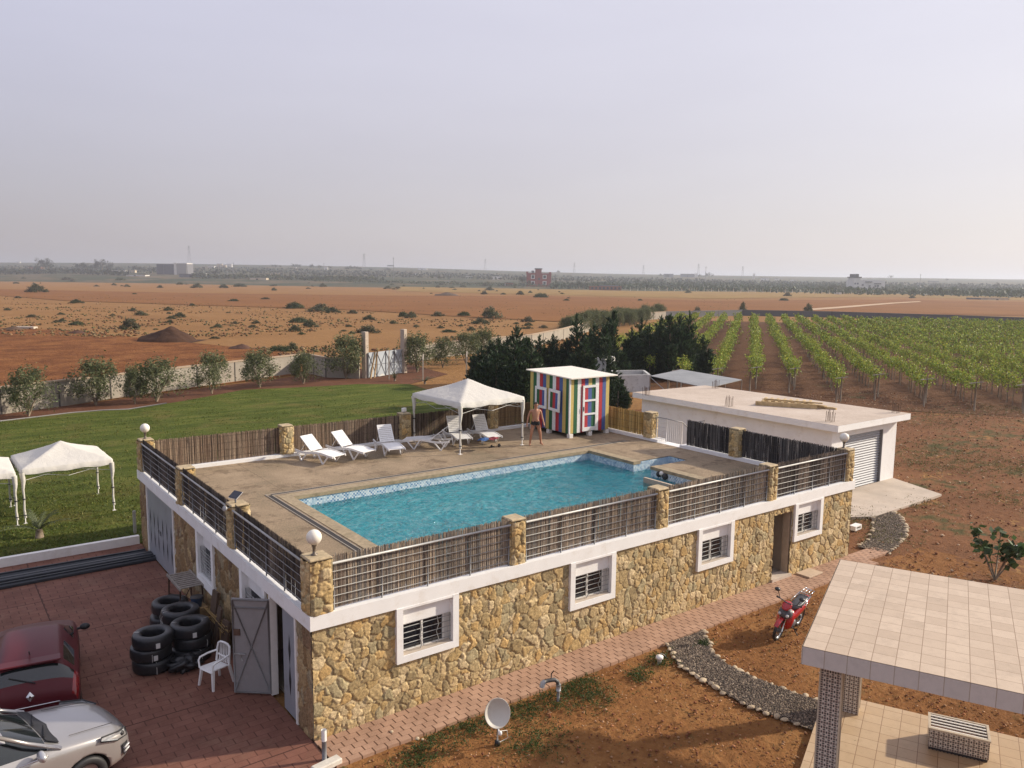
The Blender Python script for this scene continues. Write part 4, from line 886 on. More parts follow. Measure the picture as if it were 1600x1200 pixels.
# ================================================================ striped hut
HY, HG, HR, HB_, HW = [plain(n_, c, .6, var=.10, nscale=14, dirt=d_) for n_, c, d_ in (('paint_yellow', (.55, .42, .13), (.5, .4, .2)), ('paint_green', (.012, .10, .035), (.02, .12, .05)), ('paint_red', (.42, .025, .035), (.5, .08, .08)), ('paint_blue', (.055, .10, .29), (.1, .14, .3)), ('paint_white', (.76, .76, .75), (.65, .65, .63)))]
hx0, hx1, hy0, hy1, hb = 16.0, 18.22, 11.05, 13.70, .17
hut = empty('changing_hut', (hx0, hy0, ZD), 0, 'small hut of red, blue, yellow, green and white striped planks with flat white roof', 'hut')
def top_at(x, y): return 2.50+.06*(y/2.65)
def stripes(O, U, width, n_, seq, name='plank_wall'):
    b = MB(); U = Vector(U); O = Vector(O); nn = Vector((U.y, -U.x, 0)); wd = width/n_
    for i in range(n_):
        b.cur = seq[i % len(seq)]; a = O+U*(wd*i+.004); c = O+U*(wd*(i+1)-.004); e = nn*(.022+.003*(i % 2)); z0, z1 = hb+.02*random.random(), top_at(0, (a.y+c.y)/2)
        b.add([(a.x, a.y, z0), (c.x, c.y, z0), (c.x+e.x, c.y+e.y, z0), (a.x+e.x, a.y+e.y, z0), (a.x, a.y, z1), (c.x, c.y, z1), (c.x+e.x, c.y+e.y, z1), (a.x+e.x, a.y+e.y, z1)], [(0, 1, 2, 3), (7, 6, 5, 4), (3, 2, 6, 7), (0, 3, 7, 4), (2, 1, 5, 6)])
    return b.build(name, [HY, HG, HW, HR, HB_], hut)
Wx, Wy = hx1-hx0, hy1-hy0
stripes((0, Wy, 0), (0, -1, 0), Wy, 12, [0, 1, 2, 3, 4]); stripes((0, 0, 0), (1, 0, 0), Wx, 11, [0, 1, 2, 3, 4]); stripes((Wx, 0, 0), (0, 1, 0), Wy, 12, [4, 3, 2, 1, 0]); stripes((Wx, Wy, 0), (-1, 0, 0), Wx, 12, [1, 2, 3, 4, 0])
MB().box((.02, .02, hb), (Wx-.02, Wy-.02, 2.45)).build('core', plain('hut_core', (.05, .045, .04), .9), hut)
b = MB(); b.add([(-.12, -.22, 2.50), (Wx+.30, -.22, 2.50), (Wx+.30, Wy+.2, 2.60), (-.12, Wy+.2, 2.60), (-.12, -.22, 2.545), (Wx+.30, -.22, 2.545), (Wx+.30, Wy+.2, 2.645), (-.12, Wy+.2, 2.645)], [(0, 3, 2, 1), (4, 5, 6, 7), (0, 1, 5, 4), (1, 2, 6, 5), (2, 3, 7, 6), (3, 0, 4, 7)])
b.build('roof', plain('roof_cream', (.78, .73, .64), .7, var=.06), hut)
for x, y in ((0.02, -.02), (Wx-.12, .0), (Wx/2, .0), (.0, Wy/2), (.0, Wy-.15), (Wx-.15, Wy-.15)): MB().box((x-.05, y-.05, 0), (x+.14, y+.12, hb)).build('foot', WHITE, hut)
b = MB(); b.box((-.035, -.036, hb), (.03, .03, 2.49)); b.build('corner_post', HW, hut)
def pane_strip(mb, O, U, w_, z0, z1, seq, off):
    U = Vector(U); O = Vector(O); nn = Vector((U.y, -U.x, 0))*off
    for i, cidx in enumerate(seq):
        mb.cur = cidx; a = O+U*(w_*i/len(seq))+nn; c = O+U*(w_*(i+1)/len(seq))+nn; mb.add([(a.x, a.y, z0), (c.x, c.y, z0), (c.x, c.y, z1), (a.x, a.y, z1)], [(0, 1, 2, 3)])
d0, d1 = .68, 1.50
b = MB(); y0, y1 = -.07, -.028
for xa, xb in ((d0, d0+.10), (d1-.10, d1)): b.box((xa, y0, .22), (xb, y1, 2.17))
for za, zb_ in ((.22, .38), (.90, .98), (1.48, 1.56), (2.07, 2.17)): b.box((d0+.10, y0, za), (d1-.10, y1, zb_))
dr_ = b.build('door', HW, hut)
b = MB()
for za, zb_ in ((.38, .90), (.98, 1.48), (1.56, 2.07)): pane_strip(b, (d0+.10, -.03, 0), (1, 0, 0), d1-d0-.2, za, zb_, [3, 4, 1], .008)
b.build('pane', [HY, HG, HW, HR, HB_], dr_)
MB().bbox((d0+.03, -.10, 1.08), (d0+.06, -.07, 1.28), .005).build('handle', BLACK, dr_)
for k, (ya, yb_, tilt) in enumerate(((2.22, 1.42, -.03), (1.30, .48, -.10))):
    sh = empty('shutter', (-.03, ya, 0), math.atan2(-1, 0)+tilt); sh.parent = hut; wdt = ya-yb_; ro = .03 if k else 0
    Mx = Matrix.Translation((0, -.03, 1.05)) @ Matrix.Rotation(ro, 4, 'Y'); b = MB()
    for xa, xb, za, zb_ in ((0, .12, 0, .92), (wdt-.12, wdt, 0, .92), (.12, wdt-.12, 0, .12), (.12, wdt-.12, .80, .92)): b.box((xa, -.035, za), (xb, .015, zb_), Mx)
    b.build('shutter_frame', HW, sh)
    b = MB(); pane_strip(b, (.12, 0, 0), (1, 0, 0), wdt-.24, .12, .80, [1, 3, 4], .02); b.v = [tuple(Mx @ Vector(q)) for q in b.v]; b.build('shutter_pane', [HY, HG, HW, HR, HB_], sh)
# ================================================================ the standing man
def person():
    w = G(836, 695.5, ZD); d = CAM[:2]-w[:2]; rz = math.atan2(d[1], d[0])
    t_ = empty('person', (w[0], w[1], ZD), rz+.25, 'man in black swimming briefs standing barefoot on the deck beside the striped hut', 'person')
    # local: x forward, y to his left, z up
    J = {'pelvis': (0, 0, .93), 'belly': (.01, 0, 1.08), 'chest': (-.01, 0, 1.28), 'neck0': (-.02, 0, 1.45), 'neck1': (.02, .0, 1.52), 'head': (.045, .01, 1.62), 'crown': (.05, .01, 1.71),
         'hipL': (0, .10, .90), 'kneeL': (.04, .19, .50), 'ankL': (0, .24, .085), 'toeL': (.16, .29, .03), 'heelL': (-.05, .23, .04),
         'hipR': (0, -.10, .90), 'kneeR': (.05, -.17, .49), 'ankR': (-.02, -.21, .085), 'toeR': (.14, -.25, .03), 'heelR': (-.07, -.20, .04),
         'shL': (-.02, .19, 1.41), 'elL': (-.05, .28, 1.14), 'wrL': (.06, .33, .90), 'shR': (-.02, -.19, 1.41), 'elR': (-.04, -.29, 1.13), 'wrR': (.08, -.36, .92)}
    Rr = {'pelvis': (.145, .11), 'belly': (.135, .10), 'chest': (.17, .12), 'neck0': (.085, .07), 'neck1': (.06, .06), 'head': (.08, .092), 'crown': (.062, .07), 'hipL': (.098, .10), 'kneeL': (.062, .062), 'ankL': (.036, .036), 'toeL': (.035, .02), 'heelL': (.032, .03),
          'shL': (.062, .06), 'elL': (.042, .042), 'wrL': (.028, .025)}
    for k in list(Rr):
        if k.endswith('L'): Rr[k[:-1]+'R'] = Rr[k]
    E = [('pelvis', 'belly'), ('belly', 'chest'), ('chest', 'neck0'), ('neck0', 'neck1'), ('neck1', 'head'), ('head', 'crown')]
    for s_ in 'LR': E += [('pelvis', 'hip'+s_), ('hip'+s_, 'knee'+s_), ('knee'+s_, 'ank'+s_), ('ank'+s_, 'toe'+s_), ('ank'+s_, 'heel'+s_), ('chest', 'sh'+s_), ('sh'+s_, 'el'+s_), ('el'+s_, 'wr'+s_)]
    for s_, sg in (('L', 1), ('R', -1)):
        wv = Vector(J['wr'+s_]); dn = (wv-Vector(J['el'+s_])).normalized(); dn = (dn+Vector((.1, 0, -.5))).normalized()
        J['palm'+s_] = tuple(wv+dn*.065); Rr['palm'+s_] = (.036, .022); E.append(('wr'+s_, 'palm'+s_))
        for f_ in range(4):
            a = wv+dn*.095+Vector((.028-.019*f_, 0, 0)); L_ = (.07, .08, .075, .058)[f_]
            J['f%d%s' % (f_, s_)] = tuple(a); J['g%d%s' % (f_, s_)] = tuple(a+dn*L_*.55); J['h%d%s' % (f_, s_)] = tuple(a+dn*L_*.9+Vector((.0, -sg*.022, 0)))
            for q, rr in (('f', .010), ('g', .009), ('h', .0075)): Rr['%s%d%s' % (q, f_, s_)] = (rr, rr)
            E += [('palm'+s_, 'f%d%s' % (f_, s_)), ('f%d%s' % (f_, s_), 'g%d%s' % (f_, s_)), ('g%d%s' % (f_, s_), 'h%d%s' % (f_, s_))]
        J['t0'+s_] = tuple(wv+dn*.03+Vector((.035, -sg*.01, 0))); J['t1'+s_] = tuple(wv+dn*.075+Vector((.055, -sg*.02, 0))); Rr['t0'+s_] = (.012, .012); Rr['t1'+s_] = (.009, .009)
        E += [('wr'+s_, 't0'+s_), ('t0'+s_, 't1'+s_)]
    ks = list(J); me = bpy.data.meshes.new('body'); me.from_pydata([J[k] for k in ks], [(ks.index(a), ks.index(b_)) for a, b_ in E], [])
    o = bpy.data.objects.new('body', me); COL.objects.link(o); o.parent = t_
    sk = o.modifiers.new('skin', 'SKIN')
    for i, k in enumerate(ks): me.skin_vertices[0].data[i].radius = Rr[k][::-1] if k in ('pelvis', 'belly', 'chest', 'neck0') else Rr[k]
    me.skin_vertices[0].data[0].use_root = True
    sk.use_smooth_shade = True
    ss = o.modifiers.new('sub', 'SUBSURF'); ss.levels = 2; ss.render_levels = 2
    dg = bpy.context.evaluated_depsgraph_get(); ev = o.evaluated_get(dg); m2 = bpy.data.meshes.new_from_object(ev)
    o.modifiers.clear(); o.data = m2; m2.materials.clear()
    skin = plain('skin', (.42, .20, .115), .55, var=.1, nscale=8); skin.node_tree.nodes['Principled BSDF'].inputs['Subsurface Weight'].default_value = .08
    m2.materials.append(skin)
    # briefs: the hip region of the body, pushed out a little
    bm = bmesh.new(); bm.from_mesh(m2); bm.normal_update()
    def inb(f): c = f.calc_center_median(); return .80+.35*abs(c.y) < c.z < .985 and abs(c.y) < .24
    fs = [f for f in bm.faces if not inb(f)]; bmesh.ops.delete(bm, geom=fs, context='FACES')
    todo = set(bm.faces); comps = []
    while todo:
        st_ = [todo.pop()]; comp = list(st_)
        while st_:
            f = st_.pop()
            for e_ in f.edges:
                for g_ in e_.link_faces:
                    if g_ in todo: todo.discard(g_); st_.append(g_); comp.append(g_)
        comps.append(comp)
    comps.sort(key=len); keep_ = {v_ for f in comps[-1] for v_ in f.verts}; bmesh.ops.delete(bm, geom=[v_ for v_ in bm.verts if v_ not in keep_], context='VERTS'); bm.normal_update()
    for v_ in bm.verts: v_.co += v_.normal*.009
    m3 = bpy.data.meshes.new('briefs'); bm.to_mesh(m3); bm.free(); m3.materials.clear(); m3.materials.append(plain('black_cloth', (.012, .012, .014), .8)); ob = bpy.data.objects.new('briefs', m3); COL.objects.link(ob); ob.parent = t_
    # hair, eyes, brows, nose and ears on the head
    hd = Vector((.052, .01, 1.64)); b = MB()
    vs = []; fs = []; n1, n2_ = 8, 16
    for i in range(n1+1):
        th = i/n1*1.75
        for j_ in range(n2_):
            ph = 2*math.pi*j_/n2_; lim = th*(1.0 if math.cos(ph) < .2 else .62)
            vs.append(hd+Vector((math.sin(lim)*math.cos(ph)*.101-.006, math.sin(lim)*math.sin(ph)*.088, math.cos(lim)*.118)))
    for i in range(n1):
        for j_ in range(n2_): fs.append((i*n2_+j_, i*n2_+(j_+1) % n2_, (i+1)*n2_+(j_+1) % n2_, (i+1)*n2_+j_))
    b.add(vs, fs, True).build('hair', plain('dark_hair', (.03, .02, .015), .7), t_)
    b = MB(); b.ball(hd+Vector((.092, .033, -.005)), .011, 8).ball(hd+Vector((.092, -.033, -.005)), .011, 8); split(b, 'eye', BLACK, t_)
    b = MB(); b.tube([hd+Vector((.092, 0, .0)), hd+Vector((.112, 0, -.035)), hd+Vector((.095, 0, -.045))], [.008, .014, .008], 8)
    for s_ in (-1, 1): b.ball(hd+Vector((.0, s_*.086, -.01)), .022, 10, 1.4)
    b.build('nose_and_ears', skin, t_)
    b = MB(); b.tube([hd+Vector((.086, -.024, -.068)), hd+Vector((.096, 0, -.07)), hd+Vector((.086, .024, -.068))], .006, 6); b.build('mouth', plain('lips', (.30, .10, .08), .5), t_)
person()
# ================================================================ garage with roller shutter
GX0, GX1, GY0, GY1, GH = 25.3, 30.6, 4.75, 15.9, 3.2
ga = empty('garage', (GX0, GY0, 0), 0, 'long white flat roofed garage with a ribbed grey roller shutter', 'garage')
b = MB(); w_, d_ = GX1-GX0, GY1-GY0; dx0, dx1, dz = 1.05, 4.15, 2.55
b.box((0, 0, 0), (dx0, .25, GH-.28)); b.box((dx1, 0, 0), (w_, .25, GH-.28)); b.box((dx0, 0, dz), (dx1, .25, GH-.28))
b.box((0, .25, 0), (.25, d_, GH-.28)); b.box((w_-.25, .25, 0), (w_, d_, GH-.28)); b.box((.25, d_-.25, 0), (w_-.25, d_, GH-.28)); b.build('wall', BAND, ga)
b = MB(); ox = .32
b.add([(-ox, -.45, GH-.28), (w_+ox, -.45, GH-.28), (w_+ox-.3, d_+.2, GH-.28), (-ox, d_+.4, GH-.28), (-ox, -.45, GH), (w_+ox, -.45, GH), (w_+ox-.3, d_+.2, GH), (-ox, d_+.4, GH)], [(0, 3, 2, 1), (0, 1, 5, 4), (1, 2, 6, 5), (2, 3, 7, 6), (3, 0, 4, 7)]); rf = b.build('roof', BAND, ga)
m, t, p = shader('roof_screed'); n = N(t); v = n.coord()
col = n.ramp(n.math('ADD', n.math('MULTIPLY', n.noise(.5, 7, .7, v), .7), n.math('MULTIPLY', n.noise(8, 5, .7, v), .3)), [(.3, (.40, .32, .25)), (.5, (.52, .43, .35)), (.7, (.60, .52, .44))])
t.links.new(col, p.inputs['Base Color']); p.inputs['Roughness'].default_value = .9; t.links.new(n.bump(n.noise(14, 5, .7, v), .4, .02), p.inputs['Normal'])
MB().add([(-ox+.004, -.446, GH+.002), (w_+ox-.004, -.446, GH+.002), (w_+ox-.304, d_+.196, GH+.002), (-ox+.004, d_+.396, GH+.002)], [(0, 1, 2, 3)]).build('screed', m, rf)
k = 60; b = MB(); zs = np.linspace(0.02, dz, 22*12); rows = [(dx0, .13+.024*math.sin(z*2*math.pi/.115), z) for z in zs]
vs = [q for z in rows for q in ((dx0+.03, z[1], z[2]), (dx1-.03, z[1], z[2]))]; b.add(vs, [(2*i, 2*i+1, 2*i+3, 2*i+2) for i in range(len(rows)-1)], True)
b.build('roller_shutter', plain('shutter_steel', (.38, .39, .41), .6, .1, .08, nscale=1.5), ga)
for x in (dx0, dx1-.05): MB().box((x, .02, 0), (x+.05, .2, dz-.001)).build('shutter_rail', plain('grey_post', (.2, .2, .205), .5, .4), ga)
def rebar(px, py, lab, n_=4):
    w = G(px, py, GH); t_ = empty('rebar_bundle', (w[0], w[1], GH), 0, lab, 'rebar', 'rebar stubs on the garage roof'); r = random.Random(px)
    for i in range(n_):
        for j in range(2):
            x, y = .10*i-.15, .22*j-.1; MB().tube([(x, y, -.02), (x+r.uniform(-.03, .03), y+r.uniform(-.03, .03), .42+r.uniform(-.05, .1))], .011, 5).build('bar', RUST, t_)
rebar(1297, 659, 'rusty rebar stubs sticking up over the near corner of the garage roof'); rebar(1139, 635, 'rusty rebar stubs halfway along the left edge of the garage roof'); rebar(1400, 645, 'rusty rebar stubs over the right corner of the garage roof'); rebar(1118, 607, 'rusty rebar stubs at the far edge of the garage roof before the metal shed'); rebar(1010, 617, 'rusty rebar stubs at the far left corner of the garage roof')
def timber(px, py, rz, lab, name, cat, pieces, seed):
    w = G(px, py, GH); r = random.Random(seed); t_ = empty(name, (w[0], w[1], GH+.003), rz, lab, cat)
    for (lo, hi, rr) in pieces:
        lo = (lo[0], lo[1]*1.25, lo[2]*1.7); hi = (hi[0], hi[1]*1.25, hi[2]*1.7)
        Mx = Matrix.Rotation(rr, 4, 'Z'); MB().bbox(lo, hi, .006, Mx).build('board', plain('pale_timber', (.50, .36, .18), .8, var=.25, nscale=5, bump=.2), t_)
w0, w1 = G(1190, 631, GH), G(1290, 638, GH); ang = math.atan2(w1[1]-w0[1], w1[0]-w0[0])
pcs = [((-1.4, -.5, .0), (1.0, -.38, .10), .03), ((-1.3, .32, 0), (1.1, .44, .10), -.04), ((-1.2, -.1, 0), (1.2, .0, .1), .0)] + [((-1.2+.3*k, -.55, .105), (-1.08+.3*k, .55, .13), .02*(k % 3-1)) for k in range(8)] + [((-1.5, -.62, .0), (1.3, -.54, .12), .06), ((-1.1, -.3, .135), (1.6, -.2, .17), -.08)]
timber(1232, 633, ang, 'stack of pale timber battens like a ladder lying on the garage roof', 'timber_stack', 'timber', pcs, 4)
pcs = [((-.7, -.08, .0), (.9, .06, .06), .1), ((-.5, .08, 0), (1.0, .2, .05), -.12), ((-.8, -.05, .065), (.6, .1, .1), -.3)]
timber(1272, 637, ang-.25, 'few dark weathered boards at the right end of the timber on the garage roof', 'board_stack', 'timber', pcs, 6)
# ---------------------------------------------------------------- metal shed roof behind it
m, t, p = shader('corrugated_sheet'); n = N(t); v = n.coord(); s_ = n.sep(v)
wv = n.math('SINE', n.math('MULTIPLY', s_[1], 2*math.pi/.18)); col = n.ramp(n.noise(.9, 6, .7, v), [(.3, (.24, .25, .255)), (.7, (.37, .38, .38))])
t.links.new(col, p.inputs['Base Color']); p.inputs['Roughness'].default_value = .5; p.inputs['Metallic'].default_value = .35; t.links.new(n.bump(wv, .8, .03), p.inputs['Normal']); CORR = m
sz = 2.75; Q = [G(1016, 588, sz), G(1065, 578, sz+.12), G(1159, 594, sz+.1), G(1106, 607, sz)]
sd = empty('metal_shed', (Q[0][0], Q[0][1], 0), 0, 'open shed with a grey corrugated metal roof behind the garage', 'shed')
q = [Vector(x)-Vector((Q[0][0], Q[0][1], 0)) for x in Q]
MB().add([tuple(x) for x in q]+[tuple(x+Vector((0, 0, .04))) for x in q], [(0, 3, 2, 1), (4, 5, 6, 7), (0, 1, 5, 4), (1, 2, 6, 5), (2, 3, 7, 6), (3, 0, 4, 7)]).build('roof', CORR, sd)
for i, x in enumerate(q+[(q[0]+q[3])/2, (q[2]+q[3])/2, (q[0]*2+q[3])/3]): MB().tube([(x.x, x.y, 0), (x.x, x.y, x.z-.01)], .04, 6).build('post', GALV, sd)
MB().tube([q[0]+Vector((0, 0, -.05)), q[0].lerp(q[3], .45)+Vector((0, 0, -1.1))], .025, 6).build('brace', GALV, sd)
# white ruined wall and small white house between the conifers
def wallbox(name, pts, h, t_, mat, lab, cat, loc=None):
    b = MB()
    for (a, c) in zip(pts[:-1], pts[1:]):
        d = Vector((c[0]-a[0], c[1]-a[1])).normalized(); e = Vector((-d.y, d.x))*t_/2; b.prism([(a[0]-e.x, a[1]-e.y), (c[0]-e.x, c[1]-e.y), (c[0]+e.x, c[1]+e.y), (a[0]+e.x, a[1]+e.y)], 0, h)
    return b.build(name, mat, None, (0, 0, 0), 0, lab, cat)
OLDW = plain('old_whitewash', (.52, .52, .51), .9, var=.1, nscale=1.0, bump=.2, dirt=(.10, .09, .08))
A, B_, C_ = G(962, 613), G(1014, 612), G(1012, 590)
t_ = empty('ruined_shed', (A[0], A[1], 0), 0, 'low white roofless shed with soot stains between the hut and the metal shed', 'ruin')
w = Vector(B_-A); q = [Vector((0, 0, 0)), w, w+Vector((2.0, 2.6, 0)), Vector((2.0, 2.6, 0))]
for i in range(4):
    a, c = q[i], q[(i+1) % 4]; d = (c-a).normalized(); e = Vector((-d.y, d.x, 0))*.1
    MB().prism([(a.x-e.x, a.y-e.y), (c.x-e.x, c.y-e.y), (c.x+e.x, c.y+e.y), (a.x+e.x, a.y+e.y)], 0, 1.42+.01*i).build('wall', OLDW, t_)
A = G(948, 606); t_ = empty('white_outhouse', (A[0]+1.5, A[1]+2.5, 0), .5, 'small white outhouse half hidden by conifers behind the striped hut', 'outhouse')
MB().box((-1.6, -1, 0), (1.2, 1.2, 2.3)).build('wall', OLDW, t_); MB().box((.3, -1.02, .2), (.9, -1.0, 2.0)).build('door', BLACK, t_); MB().box((-1.62, -1.02, 2.3), (1.22, 1.22, 2.38)).build('roof', WHITE, t_)
for px, py, lab in ((862, 580, 'white scrap sheet leaning among the conifers, left one'), (918, 585, 'white scrap trough among the conifers, right one'), (850, 562, 'white bent rail among the conifers')):
    A = G(px, py); MB().bbox((-.7, -.3, .35), (.7, .3, .55), .05).box((-.6, -.2, 0), (-.5, .2, .35)).box((.5, -.2, 0), (.6, .2, .35)).build('scrap_table', WHITE, None, (A[0], A[1], 0), .3, lab, 'scrap')
# ================================================================ boundary walls, gate, posts
CW = plain('boundary_concrete', (.32, .285, .235), .9, var=.12, nscale=.8, bump=.2, dirt=(.27, .22, .18))
CAP = plain('boundary_cap', (.38, .29, .205), .9, var=.15)
def boundary(pts, h, lab, bay=3.6, dark=False):
    p0 = pts[0]; t_ = empty('boundary_wall', (p0[0], p0[1], 0), 0, lab, 'wall'); joints = []
    b = MB(); cp = MB()
    for (a, c) in zip(pts[:-1], pts[1:]):
        a = Vector((a[0]-p0[0], a[1]-p0[1])); c = Vector((c[0]-p0[0], c[1]-p0[1])); d = (c-a).normalized(); e = Vector((-d.y, d.x))
        for bb, w_, z0, z1 in ((b, .09, 0, h-.12), (cp, .14, h-.12, h)):
            bb.prism([tuple(a-e*w_), tuple(c-e*w_), tuple(c+e*w_), tuple(a+e*w_)], z0, z1)
        Ln = (c-a).length; k = max(1, int(Ln/bay))
        for i in range(k): joints.append((a+(c-a)*(i/k), d, e))
    b.build('panel', CW if not dark else plain('dark_block', (.13, .13, .135), .9), t_); cp.build('coping', CAP if not dark else plain('dark_cap', (.18, .175, .17), .9), t_)
    for s_, d, e in joints[:90]: MB().prism([tuple(s_-d*.045-e*.12), tuple(s_+d*.045-e*.12), tuple(s_+d*.045+e*.12), tuple(s_-d*.045+e*.12)], 0, h-.125).build('post', plain('grey_joint', (.09, .08, .07), .9), t_)
    return t_
boundary([(-26, 36.5), (-1.5, 47.25), (12.8, 54.3), tuple(G(468, 583)[:2])], 1.85, 'pale concrete boundary wall behind the row of young olive trees')
boundary([tuple(G(475, 582)[:2]), tuple(G(510, 590)[:2]), tuple(G(562, 592)[:2])], 1.9, 'shaded concrete wall stub left of the metal gate', 2.2)
rw = [G(x, y, 1.8)[:2] for x, y in ((640, 541), (670, 536.5), (760, 527.5), (830, 522), (880, 512.5), (915, 503.5), (945, 494.5), (980, 489.5), (1040, 486.5))]
boundary([tuple(x) for x in rw], 1.8, 'long pale boundary wall that runs right of the gate and curves round the orchard', 5)
rw2 = [G(x, y, 1.6)[:2] for x, y in ((1040, 486.5), (1160, 484), (1300, 486.5), (1450, 491), (1620, 496.5), (1800, 502))]
boundary([tuple(x) for x in rw2], 1.6, 'dark block wall along the far end of the vineyard', 8, True)
g0, g1 = G(571, 592), G(632, 583); gd = Vector((g1[0]-g0[0], g1[1]-g0[1])); gl_ = gd.length; ga_ = math.atan2(gd.y, gd.x)
gt = empty('metal_gate', (g0[0], g0[1], 0), ga_, 'pale blue metal double gate with cross bracing between two tall posts', 'gate')
GATEM = plain('pale_blue_metal', (.42, .46, .50), .5, .1, .06, nscale=2)
for s_ in range(2):
    x0 = .35+s_*(gl_-.7)/2; x1 = x0+(gl_-.7)/2-.03; lf = MB().box((x0, -.02, .08), (x1, .02, 2.35)).build('leaf', GATEM, gt); b = MB()
    h_ = (x1-x0)/2
    for i in range(2):
        xa = x0+h_*i; xb = xa+h_; b.tube([(xa, -.04, .1), (xb, -.04, 2.3)], .025, 5); b.tube([(xb, -.04, .1), (xa, -.04, 2.3)], .025, 5); b.tube([(xa+.02, -.05, .1), (xa+.02, -.05, 2.35)], .035, 5); b.tube([(xa, -.04, 1.2), (xb, -.04, 1.2)], .02, 5)
    b.build('brace', plain('grey_brace', (.17, .165, .165), .5), lf)
for (px, py, yt, lab) in ((571, 591, 517, 'tall slim concrete gate post left of the metal gate'), (631, 583, 514, 'tall slim concrete gate post right of the metal gate')):
    w = G(px, py); MB().bbox((-.24, -.24, 0), (.24, .24, 4.25), .03).build('gate_post', plain('post_concrete', (.46, .38, .30), .9, var=.12, bump=.2), None, (w[0], w[1], 0), ga_, lab, 'gate post', 'gate posts')
PC = plain('pale_concrete', (.52, .45, .36), .9, var=.1)
for (px, py, h, lab) in ((608, 593, 2.6, 'bent topped concrete post in front of the metal gate'), (661, 596, 2.4, 'bent topped concrete post at the lawn edge right of the gate'), (729, 592, 2.5, 'bent topped concrete post rising behind the deck gazebo')):
    w = G(px, py); MB().tube([(0, 0, 0), (0, 0, h*.82), (.10, .05, h*.88), (.28, .12, h)], .075, 4, True, False).build('fence_post', PC, None, (w[0], w[1], 0), .5, lab, 'post', 'bent concrete posts')
for (px, py, tx, lab) in ((579, 592, 1.0, 'wooden pole leaning against the metal gate, left one'), (585, 591, .7, 'wooden pole leaning against the metal gate, right one')):
    w = G(px, py); MB().tube([(0, 0, 0), (tx*.8, tx*.6, 2.5)], .07, 6).build('wooden_pole', WOOD, None, (w[0], w[1], 0), 0, lab, 'pole', 'poles leaning at the gate')
w = G(592, 589); r = np.random.default_rng(9)
MB().add([(0, 0, .05), (.7, .1, .1), (.9, .5, .05), (.3, .6, .3), (-.3, .4, .1), (.3, .3, .45)], [(0, 1, 5), (1, 2, 5), (2, 3, 5), (3, 4, 5), (4, 0, 5)]).build('white_sheet', FABRIC, None, (w[0], w[1], 0), 0, 'crumpled white sheet on the soil at the foot of the gate', 'sheet')
w = G(219, 838); MB().bbox((-.05, -.04, 0), (.05, .04, .82), .01).build('marker_post', plain('grey_post2', (.34, .33, .29), .8), None, (w[0]-.1, w[1]+.3, 0.05), 0, 'short grey post on the lawn beside the far corner of the building', 'post')
MB().box((-22, 14.62, 0), (-.06, 14.80, .34)).build('low_wall', WHITE, None, (0, 0, 0), 0, 'low white kerb wall between the lawn and the courtyard', 'wall')
MB().tube([tuple(G(x, y, .08)) for x, y in ((-40, 664), (0, 658), (60, 651), (110, 645), (160, 641), (200, 639.5), (260, 630))], .05, 6).build('irrigation_pipe', plain('grey_pipe', (.22, .21, .2), .6), None, (0, 0, 0), 0, 'long grey irrigation pipe along the lawn edge below the olives', 'pipe')
# ================================================================ trees
BARK = plain('bark', (.22, .17, .12), .9, var=.3, nscale=12, bump=.5, bscale=30)
def merge(parts):
    V = np.vstack([p_[0] for p_ in parts]); C = np.vstack([p_[2] for p_ in parts]); F = []; o_ = 0
    for p_ in parts: F.append(p_[1]+o_); o_ += len(p_[0])
    return V, np.vstack(F), C
def olive_proto(seed, H=3.0):
    r = np.random.default_rng(seed); t_ = empty('olive_tree', (0, 0, -50)); b = MB(); tips = []
    for k in range(4):
        a = k*1.6+r.uniform(-.4, .4); d = np.array((math.cos(a), math.sin(a))); x1 = d*r.uniform(.12, .25); x2 = d*r.uniform(.4, .75); x3 = d*r.uniform(.6, 1.1)
        P_ = [(0, 0, 0), (x1[0]*.5, x1[1]*.5, .35), (x1[0], x1[1], .75), (x2[0], x2[1], 1.5), (x3[0], x3[1], 2.1)]; b.tube(P_, [.055, .05, .04, .028, .01], 6)
        tips += [np.array(P_[3]), np.array(P_[4])]
    b.build('trunk', BARK, t_)
    pts = []; dirs = []
    for k in range(64):
        th = r.uniform(0, 6.28); z = r.uniform(.75, H-.15); prof = math.sin(math.pi*min(1, max(.12, (z-.35)/(H-.25))))**.7
        rad = 1.35*prof*math.sqrt(r.uniform(.1, 1))*(1+.28*math.sin(th*2+seed)+.2*math.sin(th*3+2*seed+z*2)); c = np.array((rad*math.cos(th), rad*math.sin(th), z)); n_ = int(r.uniform(35, 75))
        pts.append(c+r.normal(size=(n_, 3))*np.array((.17, .17, .24))*r.uniform(.7, 1.3))
    for k in range(26):  # upright shoots
        th = r.uniform(0, 6.28); rad = r.uniform(0, .9); z0 = r.uniform(1.6, H-.4); n_ = 20; s_ = r.random(n_)
        pts.append(np.column_stack([rad*math.cos(th)*(1+.2*s_), rad*math.sin(th)*(1+.2*s_), z0+s_*.75])+r.normal(size=(n_, 3))*.05)
    P_ = np.vstack(pts); V, F, C = leaves(P_, .17, .36, .5, seed, col=(.125, .14, .062), cvar=.55)
    mesh_np('crown', V, F, LEAF, t_, (0, 0, 0), 0, C); return t_
OL = [olive_proto(500+i) for i in range(3)]
